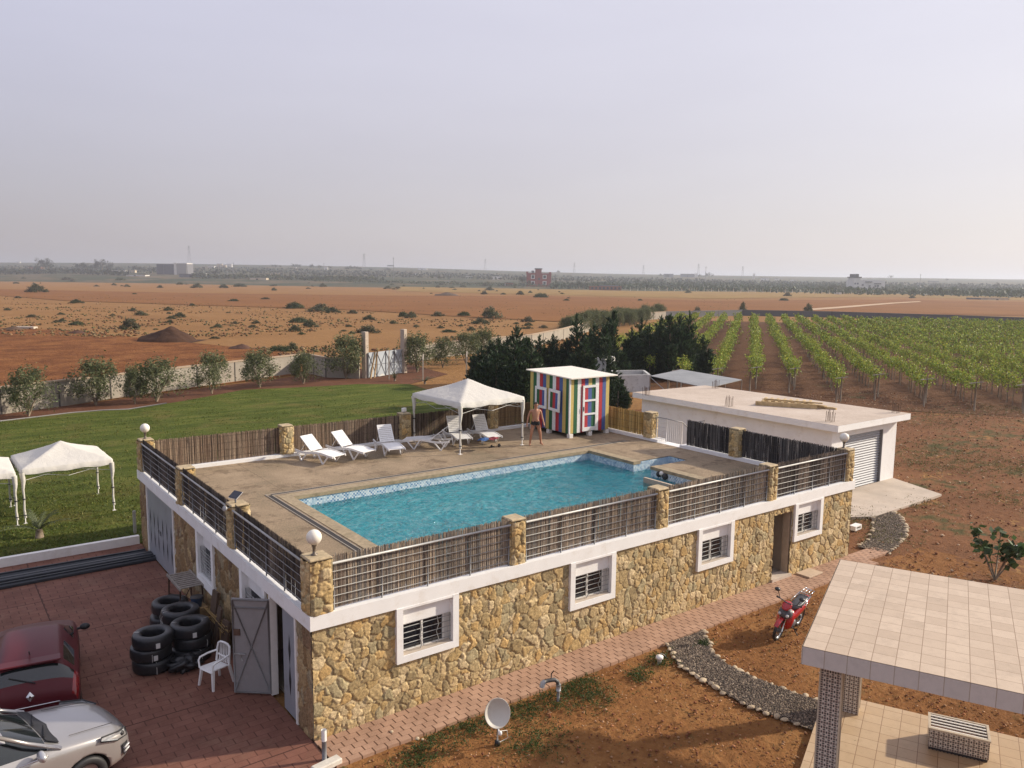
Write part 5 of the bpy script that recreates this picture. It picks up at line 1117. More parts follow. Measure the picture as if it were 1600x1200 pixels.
ol = [(45, 651, 73, 'leftmost young olive tree against the boundary wall, cut by nothing'), (150, 634, 65, 'young olive tree in second place from the left by the wall'), (211, 632, 58, 'thin small olive tree just left of a fuller one, third from the left'), (245, 628, 66, 'full young olive tree in fourth place from the left by the wall'), (331, 616, 58, 'round young olive tree standing by the middle of the pale wall'), (406, 606, 56, 'young olive tree in front of the wall, second left of the gate'), (474, 600, 50, 'low olive tree at the end of the pale wall'), (541, 592, 62, 'dark round olive tree beside the left gate post'), (652, 582, 56, 'olive tree just right of the gate and its tall post'), (692, 575, 47, 'low bushy olive tree in the row right of the gate'), (728, 568, 45, 'olive tree behind the bent post over the gazebo'), (757, 562, 44, 'olive tree touching the left side of the dark conifers')]
for i, (px, py, hp, lab) in enumerate(ol):
    w = G(px, py); depth = (w-CAM) @ fw; s_ = hp*depth/F_PX/3.0
    o = OL[i % 3] if i < 3 else dup(OL[i % 3], None)
    o.location = (w[0], w[1], 0.03); o.rotation_euler = (0, 0, i*2.1); o.scale = (s_*(1.15+.25*math.sin(i*2.7)), s_*1.2, s_*(1.0+.06*math.sin(i*1.9))) if i != 2 else (s_*.7, s_*.7, s_); tag(o, lab.replace(', cut by nothing', ''), 'olive tree', 'olive trees along the boundary wall')
# orchard behind the conifers, along the curved wall
k = 0
for j in range(26):
    u = j/25; px = 905+u*130; py = 512-u*19+2; 
    for row in range(2):
        w = G(px-row*22+random.uniform(-3, 3), py+row*9+random.uniform(-1, 1)); o = dup(OL[k % 3], (w[0], w[1], 0), k*1.3, random.uniform(.8, 1.1), 'grey green orchard tree along the curved boundary wall beyond the conifers', 'orchard trees beyond the conifers'); k += 1
def conifer_proto(seed, H=4.0, R0=1.15):
    r = np.random.default_rng(seed); t_ = empty('conifer', (0, 0, -50)); MB().tube([(0, 0, 0), (.03, 0, H*.5), (0, .02, H*.97)], [.09, .06, .012], 6).build('trunk', BARK, t_)
    pts = []; dirs = []
    leaders = [(0, 0, 1.0, .62)]+[(r.uniform(.25, .75)*R0*math.cos(a), r.uniform(.25, .75)*R0*math.sin(a), r.uniform(.52, .86), r.uniform(.38, .55)) for a in r.uniform(0, 6.28, 6)]
    for lx, ly, hf, rr in leaders:
        Hl = H*hf
        for k in range(62):
            z = Hl*(.02+.92*r.random()**1.05); a = r.uniform(0, 6.28); Lb = rr*(1-z/Hl)**.6*r.uniform(.5, 1.25)+.10; n_ = int(10+30*Lb); s_ = r.random(n_)**.7
            dv = np.array((math.cos(a), math.sin(a), r.uniform(.7, 1.7))); dv[:2] *= 1.0
            pts.append(np.array((lx, ly, z))+np.outer(s_*Lb, dv)+r.normal(size=(n_, 3))*.045); dirs.append(np.repeat(dv[None], n_, 0))
        for z in np.linspace(Hl*.85, Hl*1.04, 14): pts.append(np.array([[lx, ly, z]])+r.normal(size=(3, 3))*.035); dirs.append(np.repeat([[0, 0, 1.4]], 3, 0))
    V, F, C = leaves(np.vstack(pts), .24, .26, .35, seed, np.vstack(dirs), col=(.032, .056, .022), cvar=.55, hue=.2)
    mesh_np('crown', V, F, LEAF, t_, (0, 0, 0), 0, C); return t_
CO = [conifer_proto(520+i, 4.0, (1.25, 1.0, 1.4)[i]) for i in range(3)]
co = [(752, 604, 62, 'leftmost dark conifer beside the deck gazebo'), (778, 606, 76, 'dark conifer behind the right half of the gazebo roof'), (806, 604, 92, 'slender dark conifer with a thin spire left of the hut'), (826, 602, 70, 'dark conifer just left of the striped hut'), (862, 598, 72, 'thin conifer behind the left edge of the hut roof'), (884, 597, 66, 'conifer behind the middle of the hut roof'), (899, 598, 104, 'dark conifer with the tallest spire behind the hut'), (926, 596, 88, 'dense conifer behind the right edge of the hut roof'), (955, 590, 104, 'broad dark conifer right of the hut, reaching the orchard'), (985, 592, 78, 'dark conifer behind the white ruined shed'), (1012, 592, 80, 'dark conifer left of the metal shed roof'), (1044, 594, 100, 'tall dark conifer behind the metal shed'), (1074, 594, 104, 'tallest dark conifer at the vineyard edge'), (1097, 592, 66, 'rightmost conifer, low, beside the first vine row'), (965, 640, 46, 'small conifer behind the yellow reed fence'), (775, 636, 92, 'conifer standing low behind the fence right of the gazebo top'), (804, 638, 104, 'spired conifer close behind the tan fence'), (829, 637, 94, 'conifer close behind the left wall of the hut'), (958, 634, 66, 'bushy conifer between the hut and the ruined shed'), (765, 600, 66, 'broad conifer between the two leftmost conifers over the gazebo'), (792, 600, 72, 'conifer left of the thin spire over the gazebo'), (842, 600, 74, 'conifer at the left corner of the hut roof'), (912, 610, 82, 'conifer standing before the white outhouse'), (940, 600, 90, 'dense conifer between the outhouse and the ruined shed'), (1000, 585, 84, 'broad conifer behind the soot stained shed'), (1030, 590, 92, 'conifer left of the tall one behind the metal shed'), (1060, 585, 90, 'conifer right of the tall one behind the metal shed')]
for i, (px, py, hp, lab) in enumerate(co):
    w = G(px, py); depth = (w-CAM) @ fw; s_ = hp*depth/F_PX/4.0
    o = CO[i % 3] if i < 3 else dup(CO[i % 3], None)
    wd_ = (min(s_, 1.15) if hp > 85 else s_*1.1)*1.3
    o.location = (w[0], w[1], 0); o.rotation_euler = (0, 0, i*1.7); o.scale = (wd_*1.05, wd_*1.05, s_); tag(o, lab, 'conifer', 'dark conifers behind the hut')
# small palms on the lawn
PALM = attr_mat('palm_leaf', (1, 1, 1), .6, 0, 5, .2)
def palm(px, py, s_, lab, seed):
    r = np.random.default_rng(seed); w = G(px, py); t_ = empty('young_palm', (w[0], w[1], .05), 0, lab, 'palm', 'young palms at the lawn edge'); MB().tube([(0, 0, 0), (0, 0, .25*s_)], [.12*s_, .09*s_], 8).build('trunk', BARK, t_)
    for k in range(11):
        a = r.uniform(0, 6.28); el = r.uniform(.5, 1.35); Lf = s_*r.uniform(.75, 1.1); b = MB(); b.col = (.07, .085, .035); st = []
        for i in range(9): u = i/8; st.append(Vector((math.cos(a)*math.cos(el)*u*Lf*(1+.2*u), math.sin(a)*math.cos(el)*u*Lf*(1+.2*u), .22*s_+math.sin(el)*u*Lf-.35*Lf*u*u)))
        b.tube(st, [.012*(1-.7*i/8) for i in range(9)], 4)
        sd_ = Vector((-math.sin(a), math.cos(a), 0))
        for i in range(1, 9):
            for q_ in (-1, 1): tip = st[i]+(sd_*q_*.7+(st[i]-st[i-1]).normalized()*.8)*.22*s_*(1-.4*i/8)+Vector((0, 0, -.03)); up_ = (st[i]-st[i-1])*.35; b.add([st[i]-up_, tip, st[i]+up_], [(0, 1, 2)])
        b.build('frond', PALM, t_)
palm(62, 842, 1.15, 'young palm on the shaded lawn in front of the near lawn gazebo', 1); palm(617, 596, .9, 'small palm at the far lawn edge before the gate', 2); palm(664, 601, 1.0, 'small palm at the far lawn edge by the bent post', 3)
w = G(33, 826); 
# ================================================================ the vineyard
dirV = np.array((.8, .6)); nV = np.array((-.6, .8)); SPC = 3.13
POSTM = plain('vine_post', (.22, .17, .12), .9, var=.2); VT = plain('vine_trunk', (.11, .075, .05), .9, var=.3)
VCOL = (.24, .285, .045)
def vine_cloud(seed, n_):
    r = np.random.default_rng(seed); pts = []
    for k in range(n_//12):
        c = np.array((r.uniform(-.85, .85), r.normal(0, .24), 1.72+r.normal(0, .22))); q_ = c+r.normal(size=(12, 3))*np.array((.15, .13, .14)); pts.append(q_)
    for k in range(7):
        a = np.array((r.uniform(-.8, .8), r.normal(0, .35), 1.75)); s_ = np.linspace(0, 1, 8); dz_ = r.choice((-.7, .45, -.45)); pts.append(a+np.outer(s_, (r.normal(0, .2), r.normal(0, .3), dz_))+r.normal(size=(8, 3))*.04)
    return np.vstack(pts)
def vine_proto(seed):
    t_ = empty('grapevine', (0, 0, -50)); MB().tube([(0, 0, 0), (.04, .02, .6), (-.03, 0, 1.2), (.02, .03, 1.7)], [.03, .026, .022, .014], 5).tube([(.02, .03, 1.62), (.75, .05, 1.68)], [.016, .007], 4).tube([(.02, .03, 1.62), (-.75, .05, 1.68)], [.016, .007], 4).build('trunk', VT, t_)
    MB().tube([(.10, .05, 0), (.10, .05, 1.85)], .018, 4).build('stake', POSTM, t_)
    P_ = vine_cloud(seed, 240); V, F, C = leaves(P_, .135, .85, .1, seed, col=VCOL, cvar=.6, hue=.25); mesh_np('foliage', V, F, LEAF, t_, (0, 0, 0), 0, C); return t_
VP = [vine_proto(600+i) for i in range(4)]; slots = []
near = {0: 57.4, 1: 59.8, 2: 60.2, 3: 54.5, 4: 58.0, 5: 56.0, 6: 55.0}
rv = random.Random(4)
for k in range(-4, 20):
    q_ = -5.4-SPC*k; s0 = near.get(k, 54+rv.uniform(0, 3) if k > 6 else 56-2.5*k); s1 = 178+rv.uniform(-2, 1)
    s_ = s0
    while s_ < s1:
        w = dirV*s_+nV*q_+np.array((rv.uniform(-.1, .1), rv.uniform(-.1, .1)))
        if rv.random() > .13: slots.append((w[0], w[1], s_, k, s_ == s0))
        s_ += 1.6
def infr(x, y):
    d = np.array((x, y, 1.8))-CAM; z = d @ fw; return z > 0 and -60 < 800+F_PX*(d @ rt)/z < 1660
slots = [q_ for q_ in slots if infr(q_[0], q_[1])]; slots.sort(key=lambda q_: math.hypot(q_[0]-CAM[0], q_[1]-CAM[1]))
vrot = math.atan2(.6, .8)
for i, (x, y, s_, k, first) in enumerate(slots[:300]):
    o = VP[i % 4] if i < 4 else dup(VP[i % 4], None)
    o.location = (x, y, .03); o.rotation_euler = (0, 0, vrot+(math.pi if rv.random() < .5 else 0)+rv.uniform(-.15, .15)); f_ = rv.uniform(.9, 1.12); o.scale = (f_, f_*rv.uniform(.7, 1.3), f_*rv.uniform(.9, 1.12)); tag(o, 'green grapevine on a stake in the near part of the vineyard rows', 'grapevine', 'grapevines in the near rows')
parts = []; tr = MB()
for i, (x, y, s_, k, first) in enumerate(slots[300:]):
    dist = math.hypot(x-CAM[0], y-CAM[1]); n_ = int(max(42, min(100, 7400/dist))); P_ = vine_cloud(700+i % 40, n_); c_, sn = math.cos(vrot), math.sin(vrot)
    P_ = np.column_stack([x+P_[:, 0]*c_-P_[:, 1]*sn, y+P_[:, 0]*sn+P_[:, 1]*c_, P_[:, 2]*rv.uniform(.92, 1.08)]); parts.append(leaves(P_, .135*(150/n_)**.5*1.0, .85, .1, 900+i, col=tuple(np.array(VCOL)*rv.uniform(.85, 1.12)), cvar=.62, hue=.25))
    tr.tube([(x, y, 0), (x, y, 1.75)], .028, 3, False)
V, F, C = merge(parts); o = mesh_np('grapevines', V, F, LEAF, None, (0, 0, 0), 0, C); tag(o, None, None, None, 'stuff')
o = tr.build('vine_trunks', VT); o['kind'] = 'stuff'
# end posts of the rows with their slanting struts
pi = 0
for k in range(-1, 16):
    q_ = -5.4-SPC*k; s0 = near.get(k, 55); w = dirV*(s0-1.2)+nV*q_
    if not infr(w[0], w[1]): continue
    t_ = empty('row_end_post', (w[0], w[1], 0), vrot, 'wooden post with a slanting rail at the near end of a vine row', 'post', 'end posts of the vine rows')
    MB().tube([(0, 0, 0), (0, 0, 2.0)], .055, 6).build('post', POSTM, t_); MB().tube([(-.2, -.4, 1.98), (.1, .45, 1.80)], .032, 5).build('crossbar', plain('grey_wood', (.40, .36, .31), .9), t_)
    w = dirV*(s0-3.2)+nV*(q_+.5)
    MB().tube([(0, 0, 0), (.02, .02, 1.7)], .07, 6).build('anchor_post', POSTM, None, (w[0], w[1], 0), 0, 'short stout wooden post standing before the end of a vine row', 'post', 'anchor posts before the vine rows')

# the land far out rises a little towards the left, so the horizon is a low broad ridge
FN, FFAR = 900.0, 2600.0
HXS = [-900, -300, 0, 200, 400, 640, 800, 960, 1280, 1600, 2100, 2600]; HYS = [406, 408, 410, 411, 413.5, 418, 423.5, 428, 432.5, 436.5, 441, 446]
def ray(px, py): return fw + rt*(px-800)/F_PX - up*(py-600)/F_PX
def rise(px): return CAM[2]+FFAR*ray(px, np.interp(px, HXS, HYS))[2]
def GF(px, py):
    d = ray(px, py); zh = rise(px); f0 = -CAM[2]/d[2] if d[2] < 0 else 1e9
    if f0 < FN: return CAM+f0*d
    f = (CAM[2]+zh*FN/(FFAR-FN))/(zh/(FFAR-FN)-d[2]) if abs(zh/(FFAR-FN)-d[2]) > 1e-9 else FFAR
    f = FFAR if f < 0 else min(max(f, FN), FFAR); return CAM+f*d
cols = np.linspace(-900, 2600, 90); dep = np.concatenate([np.linspace(FN, FFAR, 24), [3300, 5200]]); V = []
for f_ in dep:
    for px in cols:
        b_ = ray(px, np.interp(px, HXS, HYS)); q_ = CAM+f_*(b_-b_[2]*np.array((0, 0, 1.0))); k_ = min(1.0, (f_-FN)/(FFAR-FN)); zz = rise(px)*k_ if f_ <= FFAR else rise(px)*(1-.3*(f_-FFAR)/2600)
        V.append((q_[0], q_[1], zz-.38*(f_ == FN)-.25+2.0*k_*(fbm(np.array([q_[0]*.004]), np.array([q_[1]*.004]), 3, 5)[0]-.5)))
idx = np.arange(len(V)).reshape(len(dep), len(cols)); F = np.stack([idx[:-1, :-1], idx[:-1, 1:], idx[1:, 1:], idx[1:, :-1]], -1).reshape(-1, 4)
o = mesh_np('hills', np.array(V), F, E_FAR, None, (0, 0, 0), 0, None, True); o['kind'] = 'structure'
# ================================================================ bushes, mounds, far land
def bush_proto(seed, col, nm='desert_shrub', H=1.0, n_=1100, lf=.19):
    r = np.random.default_rng(seed); pts = []
    for k in range(26):
        a = r.uniform(0, 6.28); rad = math.sqrt(r.random())*.95; z = (1-rad**2)*H*r.uniform(.2, .85)+.05; pts.append(np.array((rad*math.cos(a), rad*math.sin(a), z))+r.normal(size=(n_//26, 3))*np.array((.16, .16, .12)))
    P_ = np.vstack(pts); P_[:, 2] = abs(P_[:, 2]); V, F, C = leaves(P_, lf, .45, .4, seed, col=col, cvar=.5); return mesh_np(nm, V, F, LEAF, None, (0, 0, -50), 0, C)
BU = [bush_proto(800, (.075, .085, .04)), bush_proto(801, (.10, .095, .05)), bush_proto(802, (.055, .075, .03)), bush_proto(803, (.105, .11, .055))]
bl = [(58, 457, 30, 10), (105, 440, 22, 6), (188, 441, 18, 8), (178, 446, 8, 3), (140, 436, 14, 5), (250, 439, 12, 5), (375, 448, 20, 5), (308, 450, 18, 6), (120, 474, 20, 5), (203, 514, 28, 14), (120, 508, 20, 6), (220, 493, 20, 6), (280, 496, 20, 6), (50, 496, 18, 4), (460, 482, 26, 10), (500, 487, 36, 10), (520, 489, 24, 7), (551, 490, 16, 5), (467, 504, 26, 8), (485, 511, 26, 10), (460, 518, 20, 8), (575, 520, 38, 10), (630, 495, 14, 8), (642, 497, 20, 8), (577, 500, 20, 6), (684, 494, 22, 6), (725, 494, 18, 7), (768, 497, 34, 14), (750, 506, 30, 7), (825, 503, 22, 7), (436, 549, 30, 9), (455, 548, 24, 10), (590, 443, 30, 8), (614, 441, 16, 6), (650, 443, 18, 6), (670, 443, 22, 7), (690, 447, 12, 4), (709, 446, 16, 6), (738, 445, 20, 7), (760, 448, 20, 6), (765, 454, 14, 5), (757, 460, 12, 5), (845, 465, 22, 7), (829, 458, 8, 3), (1075, 458, 10, 4), (1230, 463, 14, 6), (1225, 470, 14, 4), (1262, 487, 16, 10), (1160, 490, 14, 14), (1090, 489, 14, 8), (365, 471, 16, 4), (350, 449, 14, 4), (436, 442, 18, 5), (455, 442, 12, 4), (210, 460, 8, 2), (95, 492, 12, 3), (300, 478, 10, 3), (415, 468, 14, 3), (885, 470, 10, 3), (1426, 466, 10, 4), (1330, 452, 14, 5), (28, 466, 10, 3), (1000, 470, 8, 3), (340, 512, 14, 4), (265, 505, 12, 4), (395, 512, 14, 4), (700, 519, 20, 4)]
rb = random.Random(12)
for k_ in range(70):
    px = rb.uniform(0, 900); y0_ = np.interp(px, [0, 300, 600, 900], [431, 436, 443, 452]); py = y0_+rb.random()**1.6*16; wp = rb.uniform(5, 15)*(.7+.3*(py-y0_)/16); bl.append((px, py, wp, wp*rb.uniform(.2, .4)))
for k_ in range(40):
    px = rb.uniform(0, 860); py = rb.uniform(np.interp(px, [0, 400, 860], [478, 488, 503]), np.interp(px, [0, 230, 470, 860], [508, 520, 545, 515])); wp = rb.uniform(6, 16); bl.append((px, py, wp, wp*rb.uniform(.2, .35)))
for i, (px, py, wp, hp) in enumerate(bl):
    w = G(px, py); depth = (w-CAM) @ fw; s_ = wp*depth/F_PX/2.1; hz = hp*depth/F_PX/.95
    o = BU[i % 4] if i < 4 else dup(BU[i % 4], None)
    o.location = (w[0], w[1], .05); o.rotation_euler = (0, 0, i*2.3); o.scale = (s_, s_, hz*1.15); tag(o, 'low grey green shrub growing alone on the dry open field', 'shrub', 'shrubs on the dry fields')
def mound(px, py, wp, hp, lab, col, seed):
    w = G(px, py); depth = (w-CAM) @ fw; R0 = wp*depth/F_PX/2; H = hp*depth/F_PX; us = np.linspace(-1, 1, 41); X, Y = np.meshgrid(us, us, indexing='ij'); q_ = np.sqrt((X*(1+.25*X))**2+Y**2)
    Z = H*np.clip(1-q_, 0, 1)**.8*(.75+.5*fbm(X*3+seed, Y*3, 4, seed))+H*.10*fbm(X*14, Y*14, 3, seed)*(q_ < .95)-.02; idx = np.arange(X.size).reshape(X.shape)
    F = np.stack([idx[:-1, :-1], idx[1:, :-1], idx[1:, 1:], idx[:-1, 1:]], -1).reshape(-1, 4); o = mesh_np('earth_mound', np.stack([X*R0, Y*R0*.8, Z], -1).reshape(-1, 3), F, earth('mound_'+str(seed), [(.3, tuple(x*.6 for x in col)), (.7, col)], 1.2, 5, 1.0), None, (w[0], w[1], .05), -YAW, None, True); tag(o, lab, 'mound')
mound(268, 533, 88, 21, 'tall dark heap of soil at the edge of the ploughed field', (.085, .045, .028), 1); mound(378, 545, 36, 7, 'small dark spoil heap right of the tall soil heap', (.13, .07, .05), 2); mound(122, 521, 26, 5, 'low dark spoil heap left of the tall soil heap', (.12, .065, .045), 3); mound(22, 515, 30, 5, 'low dark rubble heap at the left edge of the ploughed field', (.14, .09, .065), 4); mound(700, 462, 40, 5, 'low grey brown heap far out on the tan field', (.14, .10, .075), 5)
w = G(40, 514); MB().bbox((-1.7, -.6, 0), (1.7, .6, .35), .04).build('concrete_slab', CONC, None, (w[0], w[1], .05), -YAW, 'pale concrete slab lying on the rubble at the left field edge', 'slab')
# houses and other far things: base pixel, width and height in pixels turn into metres at that distance
def scale_at(px, py): w = GF(px, py); return w, ((w-CAM) @ fw)/F_PX
def far_house(px, py, wp, hp, name, lab, wall, parts=(), rz=0.0, depthk=.7, cat='house', group=None):
    w, m_ = scale_at(px, py); W_, H_ = wp*m_, hp*m_; t_ = empty(name, (w[0], w[1], w[2]-.4), -YAW+rz, lab, cat, group); D_ = W_*depthk
    MB().box((-W_/2, 0, 0), (W_/2, D_, H_)).build('wall', wall, t_)
    for (nm, x0, x1, z0, z1, mat, dy) in parts:
        MB().box((-W_/2+x0*W_, -dy*W_, z0*H_), (-W_/2+x1*W_, (.02*W_ if nm in ('window', 'door', 'frame') else D_*.9), z1*H_)).build(nm, mat, t_)
    return t_
REDW = plain('red_ochre_wall', (.30, .055, .042), .9, var=.12, nscale=.3); FW = plain('far_white', (.72, .69, .64), .9, var=.06, nscale=.2); FG = plain('far_grey', (.16, .16, .175), .8, var=.1, nscale=.2); FD = plain('far_dark', (.05, .05, .055), .7); FB = plain('far_brick', (.26, .12, .075), .9, var=.15, nscale=.3); CREAM = plain('far_cream', (.60, .50, .36), .9)
p_ = []
for zc_ in (.12, .60):
    for xc in (.25, .73): p_ += [('frame', xc-.08, xc+.08, zc_-.02, zc_+.30, FW, .008), ('window', xc-.05, xc+.05, zc_+.03, zc_+.25, FD, .012)]
p_ += [('window', .46, .54, .5, .66, FD, .012), ('parapet', -.01, 1.01, .92, 1.02, REDW, .01), ('tower', .36, .60, 1.02, 1.32, REDW, .0), ('roof', .33, .63, 1.32, 1.40, FD, .02), ('tower', .20, .30, 1.02, 1.22, FG, 0), ('parapet', -.02, .06, 1.02, 1.14, REDW, .012), ('parapet', .92, 1.0, 1.02, 1.12, REDW, .012)]
far_house(842, 447, 38, 20, 'red_house', 'red ochre house with white window frames and a small roof tower', REDW, p_)
far_house(269, 428.5, 48, 16, 'dark_factory', 'dark grey box building with a white stair tower on the left horizon', FG, [('tower', .58, .66, 0, 1.13, FW, .03), ('annex', .66, .98, 0, 1.04, plain('far_lightgrey', (.36, .34, .32), .8), .02), ('cornice', .56, 1.0, 1.04, 1.12, FW, .025), ('panel', .02, .22, .02, .96, plain('far_slate', (.10, .10, .115), .7), .01), ('panel', .25, .55, .02, .96, plain('far_slate', (.10, .10, .115), .7), .01)], depthk=.5, cat='building')
p_ = [('tower', .02, .22, 0, 1.18, FW, .02), ('roof', -.01, .25, 1.18, 1.26, FD, .04), ('roof', .07, .17, 1.26, 1.5, FD, .0), ('awning', .38, .58, .80, .86, FD, .05), ('awning', .66, .86, .66, .72, FD, .05)]
for xc, zc_ in ((.06, .6), (.14, .6), (.06, .2), (.16, .3), (.52, .4), (.70, .4), (.78, .42), (.3, .5)): p_.append(('window', xc-.025, xc+.025, zc_, zc_+.14, FG, .026))
far_house(1357, 455, 50, 18, 'white_villa', 'white villa with a small dark roofed corner tower on the right plain', FW, p_, depthk=.5)
p_ = [('window', .06+.12*i, .12+.12*i, .25, .8, FD, .01) for i in range(8)]+[('block', .3, .9, 1.0, 1.25, FG, 0)]
far_house(946, 453, 50, 6.5, 'brick_ruin', 'long low unfinished brick building right of the red house', FB, p_, depthk=.2, cat='building')
far_house(795, 446, 14, 4.5, 'brick_hut', 'small brick hut with a white door left of the red house', FB, [('door', .05, .15, .1, .8, FW, .02), ('roof', -.03, 1.03, 1.0, 1.1, FD, .02)], depthk=.6)
fl = [(185, 425.5, 22, 3.5, 'long white greenhouse roof left of the dark factory'), (212, 431, 30, 2.2, 'long low white wall before the dark factory'), (300, 433, 40, 5, 'low grey wall right of the dark factory', FG), (318, 432, 8, 5, 'small white box house right of the dark factory'), (403, 437, 26, 3.5, 'pale low wall panel left of the far poles', CREAM), (343, 417.5, 8, 5.5, 'cream house in the far village on the left', CREAM), (350, 418, 6, 4, 'small cream house beside the far village road', CREAM), (358, 417.5, 8, 5, 'white house of the far village on the left'), (330, 418, 10, 2.5, 'low pale house at the left end of the far village'), (509, 422, 6, 5, 'white house between distant tree clumps'), (461, 419.5, 4, 3, 'tiny white house beneath two distant trees'), (733, 434, 10, 3, 'small white block on the plain left of the red house'), (776, 436.5, 14, 5, 'bright white block house left of the red house'), (652, 429, 8, 2, 'thin pale strip house at centre left'), (660, 421.5, 14, 2.5, 'faint white house row under the haze'), (1045, 433, 14, 5, 'grey far building left of the tall pole', FG), (1075, 433, 20, 5, 'long grey far building near the tall pole', FG), (1088, 433, 4, 5.5, 'white end block of the long far building'), (1178, 436, 3, 8, 'slim pale minaret tower on the horizon'), (1196, 438, 12, 4, 'faint white far house right of the minaret'), (1215, 438, 6, 3, 'tiny white far house right of the minaret'), (1240, 438.5, 8, 1.5, 'faint low white far house on the right'), (1560, 469, 34, 4, 'low pale wall at the right edge of the plain', CREAM), (1530, 468, 26, 3.5, 'low grey wall at the right edge of the plain', FG), (1310, 460, 10, 4, 'small white gate before the white villa'), (28, 411, 6, 2, 'faint white far house on the left horizon'), (54, 421, 18, 4.5, 'reddish far house behind the left trees', FB), (205, 426, 12, 4, 'cream shed right of the white greenhouse', CREAM), (610, 416, 10, 2, 'faint pale far house near the tall pole', FG), (1460, 441, 14, 2, 'faint far house row on the right', FG)]
for q_ in fl: far_house(q_[0], q_[1], q_[2], q_[3], 'far_house', q_[4], q_[5] if len(q_) > 5 else FW, [('roof', -.03, 1.03, 1.0, 1.06, FG, .02), ('door', .4, .5, 0.05, .6, FD, .01)], depthk=.5, group=None)

# poles and lattice pylons
def pole(px, py, yt, lab, r_=.16):
    w, m_ = scale_at(px, py); H = (py-yt)*m_; R0 = max(r_, .35*m_); t_ = empty('utility_pole', (w[0], w[1], w[2]-.2), -YAW, lab, 'pole', 'utility poles on the plain'); MB().tube([(0, 0, 0), (0, 0, H)], [R0, R0*.7], 6).build('pole', FG, t_)
    MB().box((-1.2*m_*1.2, -.1, H*.93), (1.2*m_*1.2, .1, H*.93+max(.2, .3*m_))).build('crossarm', FG, t_)
for px, py, yt, lab in ((615, 438, 402, 'tall dark utility pole left of the centre, among green shrubs'), (588, 437, 423, 'short pale pole left of the tall dark pole'), (38, 424, 414, 'pale pole far left on the plain'), (39 + 120, 424.5, 412, 'pale pole beside the far left trees'), (146, 427, 415, 'pale pole before the long dark hedge'), (365, 428, 410, 'pale pole right of the far cream village'), (474, 429, 423, 'short pale pole, left of a pair at centre left'), (481, 429, 422, 'short pale pole, right of a pair at centre left'), (683, 438, 427, 'pale pole left of the shrub row at the centre'), (701, 444, 430, 'pale pole over the shrub row at the centre'), (1102, 444, 416, 'tall dark utility pole beside the far grey buildings'), (1437, 449, 428, 'dark utility pole right of the white villa'), (506, 417.5, 411, 'thin white chimney pole near the far tree clumps')): pole(px, py, yt, lab)
def pylon(px, py, yt, lab):
    w, m_ = scale_at(px, py); H = (py-yt)*m_; s_ = H*.09; th = max(.10, .085*m_); t_ = empty('pylon', (w[0], w[1], w[2]-.2), -YAW, lab, 'pylon', 'lattice pylons in the haze'); b = MB()
    cs = [(-1, -1), (1, -1), (1, 1), (-1, 1)]
    def at(c_, k): q_ = s_*(1-.86*k); return (c_[0]*q_, c_[1]*q_, H*k)
    for c_ in cs: b.tube([at(c_, 0), at(c_, 1)], th, 4)
    ks = [0, .22, .42, .58, .72, .84, .94]
    for i in range(6):
        for j in range(4): b.tube([at(cs[j], ks[i]), at(cs[(j+1) % 4], ks[i+1])], th*.7, 3)
    b.build('tower', FG, t_)
    for k in (.72, .84, .94): MB().tube([(-s_*1.2, 0, H*k), (s_*1.2, 0, H*k)], th, 4).build('crossarm', FG, t_)
for px, py, yt, lab in ((296, 416, 384, 'lattice pylon behind the dark factory'), (569, 424, 396, 'lattice pylon left of the tall dark pole'), (758, 427, 404, 'lattice pylon left of the red house'), (897, 431, 410, 'faint lattice pylon right of the red house'), (1005, 432, 414, 'lattice pylon left of the far grey buildings'), (1091, 433, 412, 'faint lattice pylon above the far grey buildings'), (1160, 435, 416, 'faint lattice pylon left of the minaret')): pylon(px, py, yt, lab)
# distant trees
def fartree_proto(seed, col, slim=1.0):
    r = np.random.default_rng(seed); t_ = empty('distant_tree', (0, 0, -50)); MB().tube([(0, 0, 0), (.03, 0, .3), (0, .02, .7)], [.05, .04, .015], 5).build('trunk', BARK, t_); pts = []
    for k in range(22):
        c = r.normal(size=3)*np.array((.22*slim, .22*slim, .17))+np.array((0, 0, .62)); pts.append(c+r.normal(size=(26, 3))*.075)
    P_ = np.vstack(pts); P_[:, 2] = np.clip(P_[:, 2], .12, 1.05); V, F, C = leaves(P_, .085, .55, .3, seed, col=col, cvar=.5); mesh_np('crown', V, F, LEAF, t_, (0, 0, 0), 0, C); return t_
FT = [fartree_proto(900, (.05, .055, .03), 1.2), fartree_proto(901, (.055, .062, .03), .9), fartree_proto(902, (.05, .06, .035), 1.5)]
ft = [(68, 424, 22), (60, 425, 12), (76, 425, 14), (125, 424, 14), (135, 424.5, 15), (143, 425, 11), (160, 424, 20), (152, 424, 13), (168, 424.5, 12), (214, 425, 11), (220, 425, 9), (238, 427, 10), (341, 431, 11), (335, 431, 8), (425, 419, 6), (432, 419, 6), (438, 419, 5), (458, 420, 8), (467, 420, 8), (486, 421, 9), (499, 421, 7), (515, 422, 7), (541, 423, 7), (548, 423, 8), (555, 423, 8), (561, 423.5, 7), (580, 424, 5), (604, 425, 7), (608, 425, 6), (817, 446, 14), (825, 447, 10), (868, 448, 11), (880, 448, 10), (892, 449, 9), (905, 451, 14), (912, 452, 10), (930, 451, 9), (873, 428, 6), (684, 427, 5), (714, 425, 4), (1033, 433, 6), (1043, 434, 5), (1107, 435, 10), (1094, 434, 6), (1297, 457, 13), (1304, 457, 14), (1312, 458, 12), (1320, 459, 11), (1375, 458, 9), (1385, 459, 9), (1391, 436, 6), (1455, 452, 8), (1462, 452, 9), (1500, 452, 10), (1504, 453, 9), (1555, 454, 13), (1479, 440, 5), (1110, 443, 6), (1024, 444, 6), (1018, 444, 5), (990, 444, 6), (20, 425, 8), (8, 424, 7)]
